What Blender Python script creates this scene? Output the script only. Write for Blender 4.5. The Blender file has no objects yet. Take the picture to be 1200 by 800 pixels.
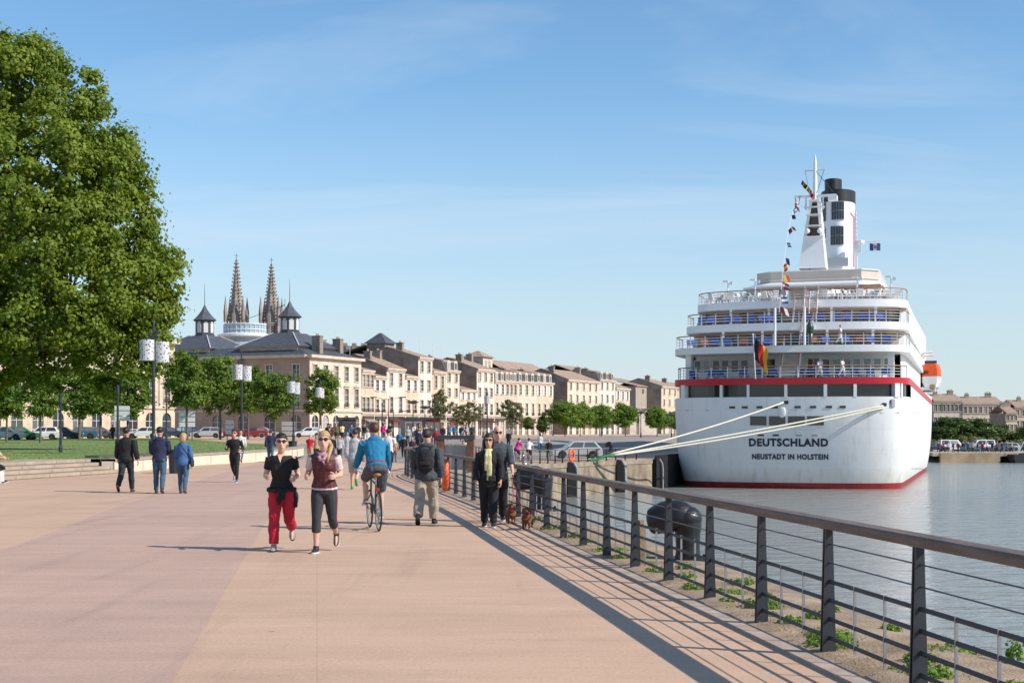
import bpy, bmesh, math, random
import numpy as np
from mathutils import Vector, Matrix, noise as mnoise
random.seed(7); RNG = np.random.default_rng(11)
S = bpy.context.scene; C = S.collection
R = math.radians

# ---------------------------------------------------------------- camera, sky, sun, exposure
F, CH, HY = 1667.0, 1.75, 503.0           # focal length in photo pixels, eye height, horizon row
cam = bpy.data.cameras.new('camera'); camo = bpy.data.objects.new('camera', cam); C.objects.link(camo)
camo.location = (0, 0, CH); camo.rotation_euler = (R(90), 0, 0)
cam.sensor_width = 36; cam.lens = F / 1200 * 36; cam.shift_y = (HY - 400) / 1200
cam.clip_start = .1; cam.clip_end = 6000
S.camera = camo
SUN_ELEV = R(37); SUN_H = Vector((.935, -.355, 0)).normalized()
sunv = Vector((SUN_H.x * math.cos(SUN_ELEV), SUN_H.y * math.cos(SUN_ELEV), math.sin(SUN_ELEV)))
W = bpy.data.worlds.new('World'); S.world = W; W.use_nodes = True
nt = W.node_tree; N = nt.nodes; L = nt.links; N.clear()
out = N.new('ShaderNodeOutputWorld'); bg = N.new('ShaderNodeBackground'); bg.inputs[1].default_value = .125
sky = N.new('ShaderNodeTexSky'); sky.sky_type = 'NISHITA'; sky.sun_disc = False
sky.sun_elevation = SUN_ELEV; sky.sun_rotation = math.atan2(SUN_H.x, SUN_H.y)
sky.air_density = 1.0; sky.dust_density = .0; sky.ozone_density = 2.0; sky.altitude = 0
tc = N.new('ShaderNodeTexCoord'); sep = N.new('ShaderNodeSeparateXYZ'); L.new(tc.outputs['Generated'], sep.inputs[0])
def wmath(op, a, b=None):
    n = N.new('ShaderNodeMath'); n.operation = op
    for i, q in enumerate((a, b)):
        if q is None: continue
        if isinstance(q, (int, float)): n.inputs[i].default_value = q
        else: L.new(q, n.inputs[i])
    return n.outputs[0]
zz = wmath('ADD', wmath('MAXIMUM', sep.outputs[2], 0.0), .16)
cmb = N.new('ShaderNodeCombineXYZ')
L.new(wmath('DIVIDE', sep.outputs[0], zz), cmb.inputs[0]); L.new(wmath('DIVIDE', sep.outputs[1], zz), cmb.inputs[1])
mp = N.new('ShaderNodeMapping'); mp.inputs['Rotation'].default_value = (0, 0, R(52)); mp.inputs['Scale'].default_value = (.55, 1.5, 1)
L.new(cmb.outputs[0], mp.inputs[0])
cn = N.new('ShaderNodeTexNoise'); cn.inputs['Scale'].default_value = 1.15; cn.inputs['Detail'].default_value = 7; cn.inputs['Roughness'].default_value = .58
cn.inputs['Distortion'].default_value = .7
L.new(mp.outputs[0], cn.inputs['Vector'])
cr = N.new('ShaderNodeMapRange'); cr.inputs[1].default_value = .47; cr.inputs[2].default_value = .80; cr.inputs[3].default_value = .0; cr.inputs[4].default_value = .42
L.new(cn.outputs[0], cr.inputs[0])
mx = N.new('ShaderNodeMix'); mx.data_type = 'RGBA'; 
tn = N.new('ShaderNodeMix'); tn.data_type = 'RGBA'; tn.blend_type = 'MULTIPLY'; tn.inputs[0].default_value = 1; tn.inputs[7].default_value = (.76, .96, 1.05, 1); L.new(sky.outputs[0], tn.inputs[6])
L.new(cr.outputs[0], mx.inputs[0]); L.new(tn.outputs[2], mx.inputs[6]); mx.inputs[7].default_value = (5.3, 6.0, 6.5, 1)
# pale hazy air towards the horizon
hz = N.new('ShaderNodeMapRange'); hz.interpolation_type = 'SMOOTHSTEP'; hz.inputs[1].default_value = -.02; hz.inputs[2].default_value = .26; hz.inputs[3].default_value = .80; hz.inputs[4].default_value = .0; L.new(sep.outputs[2], hz.inputs[0])
hx = N.new('ShaderNodeMix'); hx.data_type = 'RGBA'; L.new(hz.outputs[0], hx.inputs[0]); L.new(mx.outputs[2], hx.inputs[6]); hx.inputs[7].default_value = (3.95, 4.4, 4.95, 1)
L.new(hx.outputs[2], bg.inputs[0]); L.new(bg.outputs[0], out.inputs[0])
sl = bpy.data.lights.new('sun', 'SUN'); sl.energy = 4.4; sl.angle = R(.5); sl.color = (1, .93, .83)
so = bpy.data.objects.new('sun', sl); C.objects.link(so); so.rotation_euler = sunv.to_track_quat('Z', 'Y').to_euler()
so.location = (40, -20, 60)
S.view_settings.view_transform = 'Standard'; S.view_settings.look = 'None'; S.view_settings.gamma = 1
S.view_settings.use_curve_mapping = False; S.view_settings.exposure = .31

# ---------------------------------------------------------------- helpers
def at(x, Y, y=None, z=0.0):
    """point seen at photo column x at distance Y; height from photo row y, or z"""
    if y is not None: z = CH - (y - HY) * Y / F
    return Vector(((x - 600) / F * Y, Y, z))
def sstep(a, b, x):
    t = min(1, max(0, (x - a) / (b - a))); return t * t * (3 - 2 * t)
MATS = {}
def mat(name, col, rough=.6, var=0., scale=6., bump=0., bscale=40., metal=0., spec=.5, world=False, stretch=(1, 1, 1), col2=None):
    if name in MATS: return MATS[name]
    m = bpy.data.materials.new(name); m.use_nodes = True; t = m.node_tree; n = t.nodes; l = t.links
    b = n['Principled BSDF']; b.inputs['Base Color'].default_value = (*col, 1); b.inputs['Roughness'].default_value = rough
    b.inputs['Metallic'].default_value = metal; b.inputs['Specular IOR Level'].default_value = spec
    if var or bump:
        if world: src = n.new('ShaderNodeNewGeometry').outputs['Position']
        else: src = n.new('ShaderNodeTexCoord').outputs['Object']
        mpn = n.new('ShaderNodeMapping'); mpn.inputs['Scale'].default_value = stretch; l.new(src, mpn.inputs[0]); src = mpn.outputs[0]
    if var:
        x = n.new('ShaderNodeTexNoise'); x.inputs['Scale'].default_value = scale; x.inputs['Detail'].default_value = 6; x.inputs['Roughness'].default_value = .62
        l.new(src, x.inputs['Vector'])
        r = n.new('ShaderNodeMapRange'); r.inputs[1].default_value = .3; r.inputs[2].default_value = .7; l.new(x.outputs[0], r.inputs[0])
        k = n.new('ShaderNodeMix'); k.data_type = 'RGBA'; l.new(r.outputs[0], k.inputs[0])
        c2 = col2 or tuple(c * (1 + var) for c in col)
        k.inputs[6].default_value = (*[c * (1 - var) for c in col], 1); k.inputs[7].default_value = (*c2, 1)
        l.new(k.outputs[2], b.inputs['Base Color'])
    if bump:
        x = n.new('ShaderNodeTexNoise'); x.inputs['Scale'].default_value = bscale; x.inputs['Detail'].default_value = 4; l.new(src, x.inputs['Vector'])
        u = n.new('ShaderNodeBump'); u.inputs['Strength'].default_value = bump; u.inputs['Distance'].default_value = .02
        l.new(x.outputs[0], u.inputs['Height']); l.new(u.outputs[0], b.inputs['Normal'])
    MATS[name] = m; return m

class MB:
    """collects shapes into ONE mesh"""
    def __init__(s): s.v = []; s.f = []; s.m = []
    def add(s, vs, fs, m=0):
        o = len(s.v); s.v += [tuple(v) for v in vs]; s.f += [tuple(i + o for i in f) for f in fs]; s.m += [m] * len(fs)
    def box(s, c, d, rz=0, m=0, taper=(1, 1)):
        hx, hy, hz = d[0] / 2, d[1] / 2, d[2] / 2; co, si = math.cos(rz), math.sin(rz); vs = []
        for z in (-1, 1):
            for (a, b) in ((-1, -1), (1, -1), (1, 1), (-1, 1)):
                x, y = a * hx * (taper[0] if z > 0 else 1), b * hy * (taper[1] if z > 0 else 1)
                vs.append((c[0] + x * co - y * si, c[1] + x * si + y * co, c[2] + z * hz))
        s.add(vs, [(3, 2, 1, 0), (4, 5, 6, 7), (0, 1, 5, 4), (1, 2, 6, 5), (2, 3, 7, 6), (3, 0, 4, 7)], m)
    def bar(s, a, b, w, h, m=0, up=(0, 0, 1)):
        a, b = Vector(a), Vector(b); t = (b - a).normalized(); sd = t.cross(Vector(up))
        if sd.length < 1e-4: sd = Vector((1, 0, 0))
        sd.normalize(); u = sd.cross(t); vs = []
        for p in (a, b):
            for (i, j) in ((-1, -1), (1, -1), (1, 1), (-1, 1)): vs.append(p + sd * i * w / 2 + u * j * h / 2)
        s.add(vs, [(3, 2, 1, 0), (4, 5, 6, 7), (0, 1, 5, 4), (1, 2, 6, 5), (2, 3, 7, 6), (3, 0, 4, 7)], m)
    def tube(s, pts, r, n=6, m=0, cap=True, flat=1.0, side=None):
        pts = [Vector(p) for p in pts]; k = len(pts)
        rr = r if isinstance(r, (list, tuple)) else [r] * k; vs = []; prev = None
        for i, p in enumerate(pts):
            t = (pts[min(i + 1, k - 1)] - pts[max(i - 1, 0)])
            t = t.normalized() if t.length > 1e-9 else Vector((0, 0, 1))
            if prev is None:
                ref = Vector(side) if side is not None else (Vector((1, 0, 0)) if abs(t.x) < .9 else Vector((0, 1, 0)))
            else: ref = prev
            a = ref - t * ref.dot(t)
            if a.length < 1e-6: a = t.orthogonal()
            a.normalize(); prev = a; b = t.cross(a)
            ra, rb = (rr[i] if isinstance(rr[i], (tuple, list)) else (rr[i], rr[i] * flat))
            for j in range(n):
                q = 2 * math.pi * j / n; vs.append(p + a * math.cos(q) * ra + b * math.sin(q) * rb)
        fs = [(i * n + j, i * n + (j + 1) % n, (i + 1) * n + (j + 1) % n, (i + 1) * n + j) for i in range(k - 1) for j in range(n)]
        if cap: fs += [tuple(reversed(range(n))), tuple(range((k - 1) * n, k * n))]
        s.add(vs, fs, m)
    def lathe(s, prof, n=16, c=(0, 0, 0), m=0, cap=True, ph=0.):
        vs = []; k = len(prof)
        for (r, z) in prof:
            for j in range(n):
                q = 2 * math.pi * j / n + ph; vs.append((c[0] + r * math.cos(q), c[1] + r * math.sin(q), c[2] + z))
        fs = [(i * n + j, i * n + (j + 1) % n, (i + 1) * n + (j + 1) % n, (i + 1) * n + j) for i in range(k - 1) for j in range(n)]
        if cap: fs += [tuple(reversed(range(n))), tuple(range((k - 1) * n, k * n))]
        s.add(vs, fs, m)
    def ell(s, c, r, n=10, k=7, m=0, mtx=None):
        vs = []; fs = []
        for i in range(k + 1):
            th = math.pi * (i + .02) / (k + .04)
            for j in range(n):
                q = 2 * math.pi * j / n; v = Vector((r[0] * math.sin(th) * math.cos(q), r[1] * math.sin(th) * math.sin(q), r[2] * math.cos(th)))
                if mtx is not None: v = mtx @ v
                vs.append(Vector(c) + v)
        for i in range(k):
            for j in range(n): fs.append((i * n + j, (i + 1) * n + j, (i + 1) * n + (j + 1) % n, i * n + (j + 1) % n))
        fs += [tuple(range(n)), tuple(reversed(range(k * n, (k + 1) * n)))]
        s.add(vs, fs, m)
    def prism(s, poly, z0, z1, m=0):
        n = len(poly); vs = [(p[0], p[1], z0) for p in poly] + [(p[0], p[1], z1) for p in poly]
        s.add(vs, [tuple(reversed(range(n))), tuple(range(n, 2 * n))] + [(i, (i + 1) % n, n + (i + 1) % n, n + i) for i in range(n)], m)
    def prism_y(s, poly, y0, y1, m=0):
        """polygon in x,z extruded along y"""
        n = len(poly); vs = [(p[0], y0, p[1]) for p in poly] + [(p[0], y1, p[1]) for p in poly]
        s.add(vs, [tuple(range(n)), tuple(reversed(range(n, 2 * n)))] + [(i, n + i, n + (i + 1) % n, (i + 1) % n) for i in range(n)], m)
    def quad(s, a, b, c, d, m=0): s.add([a, b, c, d], [(0, 1, 2, 3)], m)
    def xf(s, M):
        s.v = [tuple(M @ Vector(v)) for v in s.v]; return s
    def mesh(s, name, mats, smooth=False):
        me = bpy.data.meshes.new(name); me.from_pydata(s.v, [], s.f)
        for q in (mats if isinstance(mats, (list, tuple)) else [mats]): me.materials.append(q)
        me.polygons.foreach_set('material_index', s.m)
        if smooth: me.polygons.foreach_set('use_smooth', [True] * len(s.f))
        me.update(); return me
    def build(s, name, mats, parent=None, smooth=False, bevel=0, recalc=True):
        me = s.mesh(name, mats, smooth)
        if recalc:
            bm = bmesh.new(); bm.from_mesh(me); bmesh.ops.recalc_face_normals(bm, faces=bm.faces); bm.to_mesh(me); bm.free()
        return obj(name, me, parent, bevel)
def obj(name, me, parent=None, bevel=0):
    o = bpy.data.objects.new(name, me); C.objects.link(o)
    if parent: o.parent = parent
    if bevel:
        b = o.modifiers.new('bevel', 'BEVEL'); b.width = bevel; b.segments = 2; b.limit_method = 'ANGLE'
    return o
def auto_smooth(o, ang=40):
    """smooth shading with sharp edges kept"""
    me = o.data; bm = bmesh.new(); bm.from_mesh(me)
    for f in bm.faces: f.smooth = True
    for e in bm.edges:
        if len(e.link_faces) == 2 and e.calc_face_angle(0) > R(ang): e.smooth = False
    bm.to_mesh(me); bm.free(); return o
def tag(o, label=None, cat=None, group=None, kind=None):
    if label: o['label'] = label
    if cat: o['category'] = cat
    if group: o['group'] = group
    if kind: o['kind'] = kind
    return o
def thing(name, label, cat, loc=(0, 0, 0), rz=0, group=None):
    o = bpy.data.objects.new(name, None); C.objects.link(o); o.location = loc; o.rotation_euler = (0, 0, rz); o.empty_display_size = .2
    return tag(o, label, cat, group)
def copy_tree(o, parent=None):
    c = o.copy(); C.objects.link(c)
    if parent: c.parent = parent
    for ch in list(o.children): copy_tree(ch, c)
    return c
def recolor(o, i, m):
    o.material_slots[i].link = 'OBJECT'; o.material_slots[i].material = m
def resample(pts, step):
    pts = [Vector(p) for p in pts]; outp = [pts[0].copy()]; acc = 0; k = 0; cur = pts[0].copy()
    while k < len(pts) - 1:
        d = pts[k + 1] - cur
        if acc + d.length >= step:
            cur = cur + d.normalized() * (step - acc); outp.append(cur.copy()); acc = 0
        else: acc += d.length; cur = pts[k + 1].copy(); k += 1
    return outp
def spline(pts, sub=8):
    """Catmull-Rom"""
    P = [Vector(p) for p in pts]; o = []
    for i in range(len(P) - 1):
        a, b, c, d = P[max(i - 1, 0)], P[i], P[i + 1], P[min(i + 2, len(P) - 1)]
        for k in range(sub):
            t = k / sub; o.append(.5 * ((2 * b) + (c - a) * t + (2 * a - 5 * b + 4 * c - d) * t * t + (3 * b - a - 3 * c + d) * t ** 3))
    o.append(P[-1]); return o
# ---------------------------------------------------------------- ground, quay, water
WATER = -3.45
EDGE = [(5.6, -12), (4.75, 0), (3.75, 10), (3.05, 15), (2.3, 20.5), (1.15, 28), (-.15, 36), (-2.35, 50), (-2.9, 56), (-2.6, 65), (-1.5, 82), (0, 98), (3.2, 107), (6, 113.5), (10.3, 121), (11.7, 122.8), (12.5, 125)]
HD = Vector((.30, .954))                               # the ship and the quay beside it head this way
edge = [Vector((p.x, p.y)) for p in spline([(a, b, 0) for a, b in EDGE], 5)]
for d in (6, 15, 30, 60, 120, 220): edge.append(Vector((12.5, 125)) + HD * d)
def edge_x(Y):
    for a, b in zip(edge, edge[1:]):
        if a.y <= Y <= b.y: return a.x + (b.x - a.x) * (Y - a.y) / max(1e-6, b.y - a.y)
    return edge[-1].x
def gz(X, Y):
    d = edge_x(Y) - X
    return .62 * sstep(92, 150, Y) * sstep(8, 30, d) - .85 * sstep(66, 112, Y) * (1 - sstep(2, 26, d))
def concrete(name, ca, cb, joints=False):
    m = bpy.data.materials.new(name); m.use_nodes = True; t = m.node_tree; n = t.nodes; l = t.links; b = n['Principled BSDF']
    b.inputs['Roughness'].default_value = .8; b.inputs['Specular IOR Level'].default_value = .3
    g = n.new('ShaderNodeNewGeometry').outputs['Position']
    def noise(sc, det=5, st=(1, 1, 1), rg=.6):
        k = n.new('ShaderNodeMapping'); k.inputs['Scale'].default_value = st; l.new(g, k.inputs[0])
        x = n.new('ShaderNodeTexNoise'); x.inputs['Scale'].default_value = sc; x.inputs['Detail'].default_value = det; x.inputs['Roughness'].default_value = rg
        l.new(k.outputs[0], x.inputs['Vector']); return x.outputs[0]
    def rng(v, a, bb, c, d):
        r = n.new('ShaderNodeMapRange'); r.inputs[1].default_value = a; r.inputs[2].default_value = bb; r.inputs[3].default_value = c; r.inputs[4].default_value = d; l.new(v, r.inputs[0]); return r.outputs[0]
    def mul(a, bb):
        x = n.new('ShaderNodeMath'); x.operation = 'MULTIPLY'; l.new(a, x.inputs[0]); l.new(bb, x.inputs[1]); return x.outputs[0]
    v = mul(rng(noise(.16, 4), .3, .7, .93, 1.07), rng(noise(1.1, 7, (.35, 1.6, 1), .7), .25, .75, .88, 1.10))
    v = mul(v, rng(noise(28, 4, rg=.85), .28, .72, .80, 1.18))
    v = mul(v, rng(noise(260, 2, rg=.8), .3, .7, .9, 1.1))
    stain = rng(noise(.55, 7, (.5, 1.2, 1), .7), .62, .75, 1., .86)
    v = mul(v, stain)
    
    vo = n.new('ShaderNodeTexVoronoi'); vo.inputs['Scale'].default_value = .75; l.new(g, vo.inputs['Vector']); v = mul(v, rng(vo.outputs['Distance'], .018, .026, .62, 1.))
    v2 = n.new('ShaderNodeTexVoronoi'); v2.inputs['Scale'].default_value = 2.3; l.new(g, v2.inputs['Vector']); v = mul(v, rng(v2.outputs['Distance'], .016, .03, .80, 1.))
    v = mul(v, rng(noise(.9, 8, (1.9, .10, 1), .68), .54, .72, 1., .86)); v = mul(v, rng(noise(.33, 9, (1, 1, 1), .75), .56, .66, 1., .91)); v = mul(v, rng(noise(2.2, 3, (.4, 2.2, 1), .5), .64, .74, 1., 1.09))
    if joints:   # sawn joints across the walk
        sp = n.new('ShaderNodeSeparateXYZ'); l.new(g, sp.inputs[0])
        a = n.new('ShaderNodeMath'); a.operation = 'MULTIPLY_ADD'; l.new(sp.outputs[1], a.inputs[0]); a.inputs[1].default_value = .137; l.new(sp.outputs[0], a.inputs[2])
        q = n.new('ShaderNodeMath'); q.operation = 'PINGPONG'; l.new(a.outputs[0], q.inputs[0]); q.inputs[1].default_value = 1.6
        v = mul(v, rng(q.outputs[0], 0, .008, .83, 1.))
    k = n.new('ShaderNodeMix'); k.data_type = 'RGBA'; l.new(rng(noise(.45, 5), .3, .7, 0, 1), k.inputs[0]); k.inputs[6].default_value = (*ca, 1); k.inputs[7].default_value = (*cb, 1)
    z = n.new('ShaderNodeVectorMath'); z.operation = 'SCALE'; l.new(k.outputs[2], z.inputs[0]); l.new(v, z.inputs['Scale']); l.new(z.outputs[0], b.inputs['Base Color'])
    u = n.new('ShaderNodeBump'); u.inputs['Strength'].default_value = .25; u.inputs['Distance'].default_value = .006; l.new(noise(120, 3), u.inputs['Height']); l.new(u.outputs[0], b.inputs['Normal'])
    return m
M_PROM = concrete('pink_concrete', (.53, .345, .236), (.578, .382, .266), True)
M_STRIP = concrete('mauve_concrete', (.468, .31, .238), (.512, .342, .264))
M_STONE = mat('limestone', (.55, .47, .37), .8, .16, 1.5, .3, 20, world=True)
M_WALLC = mat('stained_quay_stone', (.17, .13, .085), .9, .35, .9, .9, 5, world=True, stretch=(1, 1, .45), col2=(.38, .31, .22))
M_STEEL = mat('dark_steel_paint', (.028, .032, .04), .5, .2, 6)

offs = [0, 1.2, 3, 6, 10, 15, 22, 32, 45, 65, 100, 180, 420]
mb = MB(); rows = []
for p in edge:
    rows.append([(p.x - o, p.y, gz(p.x - o, p.y)) for o in offs])
vs = [v for r in rows for v in r]; k = len(offs)
mb.add(vs, [(i * k + j, (i + 1) * k + j, (i + 1) * k + j + 1, i * k + j + 1) for i in range(len(rows) - 1) for j in range(k - 1)])
o = mb.build('promenade', M_PROM, smooth=True); tag(o, kind='structure')
if o.data.polygons[0].normal.z < 0: o.data.flip_normals()
# far land beyond the last row, out to the horizon
mb = MB(); e = edge[-1]
mb.quad((-1500, e.y, .62), (e.x - 30, e.y, .62), (900, 1500, .62), (-1500, 2500, .62)); mb.quad((-1500, -12, -.05), (-414, -12, -.05), (-360, e.y, .6), (-1500, e.y, .6))
tag(mb.build('city_ground', mat('city_paving', (.30, .25, .2), .85, .15, .05, world=True)), kind='structure')
# mauve central strip, 4 mm above
mb = MB(); A = []
L1 = [(-4.4, -4), (-5.9, 8), (-7.34, 20.4), (-8.0, 25.4), (-8.7, 30.4), (-9.75, 39.4), (-12.0, 60.8), (-12.6, 72), (-12.2, 85)]
L2 = [(-.5, -4), (-2.1, 8), (-3.13, 15.6), (-4.2, 23.5), (-5.07, 30), (-6.5, 41), (-9.0, 60), (-9.8, 72), (-9.4, 85)]
a1 = spline([(x, y, .004) for x, y in L1], 5); a2 = spline([(x, y, .004) for x, y in L2], 5)
mb.add(a1 + a2, [(i, len(a1) + i, len(a1) + i + 1, i + 1) for i in range(len(a1) - 1)])
tag(mb.build('paving_strip', M_STRIP), kind='structure')
# grey riverside road, 12 mm above the paving
mb = MB(); rr_ = [r[3:8] for r, p in zip(rows, edge) if p.y > 96]; kk = 5
vs = [(x, y, z + .012) for r in rr_ for x, y, z in r]
mb.add(vs, [(i * kk + j, (i + 1) * kk + j, (i + 1) * kk + j + 1, i * kk + j + 1) for i in range(len(rr_) - 1) for j in range(kk - 1)])
tag(mb.build('road', mat('old_asphalt', (.29, .25, .215), .85, .18, .4, .3, 30, world=True)), kind='structure')
# the quay wall down to the water
mb = MB(); n = len(edge)
for lo, hi, off in ((WATER - 3, -.34, .0), (-.34, .012, .06)):
    pts = []
    for i, p in enumerate(edge):
        t = (edge[min(i + 1, n - 1)] - edge[max(i - 1, 0)]).normalized(); nn = Vector((t.y, -t.x)); g = gz(p.x, p.y)
        a = p + nn * off; b = p - nn * .55
        pts.append([(a.x, a.y, g + lo), (a.x, a.y, g + hi), (b.x, b.y, g + hi), (b.x, b.y, g + lo)])
    for A, B in zip(pts, pts[1:]):
        for k in range(4): mb.quad(A[k], B[k], B[(k + 1) % 4], A[(k + 1) % 4], 0 if lo < -1 else 1)
q = mb.build('quay_wall', [M_WALLC, mat('coping_stone', (.27, .22, .165), .85, .4, 1.2, .4, 12, world=True)])
tag(q, 'stained stone quay wall dropping from the promenade edge to the river', 'wall')

# dirt verge between railing and quay edge
RAIL = [(4.1, -1.5), (2.72, 9.0), (2.02, 14.3), (1.08, 21.0), (0.03, 28.5), (-1.42, 37.5), (-3.3, 48.5), (-3.95, 53), (-4.1, 56), (-3.85, 60), (-3.1, 70), (-2.2, 84), (-.75, 98), (2.6, 107.5), (5.3, 114), (9.4, 121.0), (10.9, 122.9)]
rail = spline([(a, b, 0) for a, b in RAIL], 6)
mb = MB(); vs = []; NJ = 9; sub = [p for p in resample(rail, .35) if p.y < 66]
for i, p in enumerate(sub):
    ex = edge_x(p.y)
    for j in range(NJ):
        u = j / (NJ - 1); x = p.x - .16 + (ex - .05 - p.x + .16) * u
        h = .012 + (0 if j in (0,) else .045 * (mnoise.noise(Vector((x * 1.7, p.y * 1.7, 0))) + .55)) * (1 if j < NJ - 1 else .4)
        vs.append((x, p.y, h))
mb.add(vs, [(i * NJ + j, i * NJ + j + 1, (i + 1) * NJ + j + 1, (i + 1) * NJ + j) for i in range(len(sub) - 1) for j in range(NJ - 1)])
M_DIRT = mat('dry_dirt', (.36, .23, .135), .95, .4, 2.2, .8, 45, world=True, col2=(.46, .345, .24))
tag(mb.build('dirt_verge', M_DIRT, smooth=True), kind='structure')
# flush stone kerb the railing stands on
mb = MB()
for a, b in zip(sub, sub[1:]):
    for s0, s1, z in ((-.30, -.13, .02),):
        mb.quad((a.x + s0, a.y, z), (b.x + s0, b.y, z), (b.x + s1, b.y, z), (a.x + s1, a.y, z)); mb.quad((a.x + s0, a.y, -.02), (b.x + s0, b.y, -.02), (b.x + s0, b.y, z), (a.x + s0, a.y, z)); mb.quad((a.x + s1, a.y, z), (b.x + s1, b.y, z), (b.x + s1, b.y, -.02), (a.x + s1, a.y, -.02))
tag(mb.build('kerb', mat('kerb_stone', (.40, .30, .24), .85, .25, 3, .3, 30, world=True)), kind='structure')

# water
m = bpy.data.materials.new('river_water'); m.use_nodes = True; t = m.node_tree; nn = t.nodes; l = t.links; b = nn['Principled BSDF']
b.inputs['Base Color'].default_value = (.30, .30, .265, 1); b.inputs['Roughness'].default_value = .11; b.inputs['IOR'].default_value = 1.33; b.inputs['Specular IOR Level'].default_value = .85
g = nn.new('ShaderNodeNewGeometry').outputs['Position']
def wn(sc, st, det):
    k = nn.new('ShaderNodeMapping'); k.inputs['Scale'].default_value = st; k.inputs['Rotation'].default_value = (0, 0, R(17)); l.new(g, k.inputs[0])
    x = nn.new('ShaderNodeTexNoise'); x.inputs['Scale'].default_value = sc; x.inputs['Detail'].default_value = det; x.inputs['Roughness'].default_value = .55; l.new(k.outputs[0], x.inputs['Vector']); return x.outputs[0]
u1 = nn.new('ShaderNodeBump'); u1.inputs['Strength'].default_value = .8; u1.inputs['Distance'].default_value = .42; l.new(wn(.55, (.6, 1.4, 1), 4), u1.inputs['Height'])
u2 = nn.new('ShaderNodeBump'); u2.inputs['Strength'].default_value = .6; u2.inputs['Distance'].default_value = .085; l.new(wn(3.2, (.6, 1.2, 1), 3), u2.inputs['Height']); l.new(u1.outputs[0], u2.inputs['Normal'])
l.new(u2.outputs[0], b.inputs['Normal'])
mb = MB(); mb.quad((-60, -80, WATER), (1500, -80, WATER), (1500, 1500, WATER), (-60, 1500, WATER))
tag(mb.build('river_water', m), kind='structure')

# lawn, its retaining wall and steps
WL = [(-16.0, 57.2), (-15.75, 62), (-15.6, 68), (-14.7, 79), (-14.3, 88), (-14.5, 97), (-16, 108), (-20, 118)]
wl = spline([(x, y, 0) for x, y in WL], 5); LZ = .55
M_GRASS = mat('lawn_grass', (.135, .20, .040), .9, .2, .25, .8, 14, world=True, col2=(.175, .24, .055))
mb = MB(); lp = [(-20.9, 43), (-18.7, 54), (-18.05, 57.5)] + [(p.x - .5, p.y) for p in wl if p.y > 57.65]
lpts = [(x, y, LZ) for x, y in lp]; left = [(-110, y, LZ) for x, y in lp]
mb.add(lpts + left, [(i, i + 1, len(lp) + i + 1, len(lp) + i) for i in range(len(lp) - 1)])
Y1 = lp[-1][1]
fr = [(-20.6, 118), (-27, 135), (-36, 160), (-43, 182)]
mb.add([(x, y, max(LZ, gz(x, y) + .03)) for x, y in fr] + [(-110, y, max(LZ, gz(-60, y) + .03)) for x, y in fr], [(i, i + 1, 5 + i, 4 + i) for i in range(3)])
lo = mb.build('lawn', M_GRASS); tag(lo, kind='structure')
# grass tufts: nobody could count them
ng = 12000; gy = 50 + 110 * RNG.random(ng) ** 1.6; gx = np.array([np.interp(y, [p[1] for p in lp] + [135, 160, 182], [p[0] for p in lp] + [-27, -36, -43]) for y in gy]) - .1 - RNG.random(ng) ** 1.5 * 45
hgt = .015 + .03 * RNG.random(ng); wd = .05 + .05 * RNG.random(ng); an = RNG.random(ng) * 6.28
base = np.stack([gx, gy, np.full(ng, LZ - .01)], 1); sd = np.stack([np.cos(an) * wd, np.sin(an) * wd, np.zeros(ng)], 1); tip = np.stack([RNG.normal(0, .03, ng), RNG.normal(0, .03, ng), hgt], 1)
V = np.stack([base - sd, base + sd, base + tip], 1).reshape(-1, 3)
me = bpy.data.meshes.new('grass'); me.from_pydata(V.tolist(), [], np.arange(3 * ng).reshape(-1, 3).tolist()); me.materials.append(mat('grass_blade', (.17, .25, .05), .8, .3, 2, world=True))
tag(obj('grass', me), 'short mown green grass covering the raised lawn', 'grass', kind='stuff')
# wall
mb = MB()
for i, (a, b) in enumerate(zip(wl, wl[1:])):
    t = (b - a).normalized(); s = Vector((t.y, -t.x, 0))
    for (o0, o1, z0, z1, mi) in ((-.5, 0, -.1, LZ - .08, 0), (-.56, .05, LZ - .08, LZ + .012, 1)):
        A = [a + s * o0 + Vector((0, 0, z0)), a + s * o1 + Vector((0, 0, z0)), a + s * o1 + Vector((0, 0, z1)), a + s * o0 + Vector((0, 0, z1))]
        B = [p + (b - a) for p in A]
        for k in range(4): mb.quad(A[k], B[k], B[(k + 1) % 4], A[(k + 1) % 4], mi)
    if i % 4 == 0:
        c = a + s * .004; mb.bar(c + Vector((0, 0, 0)), c + Vector((0, 0, LZ - .09)), .03, .02, 2, up=(1, 0, 0))
mb.quad(*[(wl[0].x + dx, wl[0].y, z) for dx, z in ((-.5, 0), (0, 0), (0, LZ - .08), (-.5, LZ - .08))])
tag(mb.build('retaining_wall', [mat('pale_limestone', (.66, .56, .43), .8, .12, 1.2, .25, 25, world=True), mat('wall_coping', (.34, .27, .22), .8, .2, 2, world=True), mat('wall_joint', (.25, .2, .15), .9)]),
    'low pale limestone wall holding up the edge of the lawn', 'wall')
st = thing('stone_steps', 'flight of shallow stone steps leading up to the lawn', 'steps', (0, 0, 0))
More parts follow.
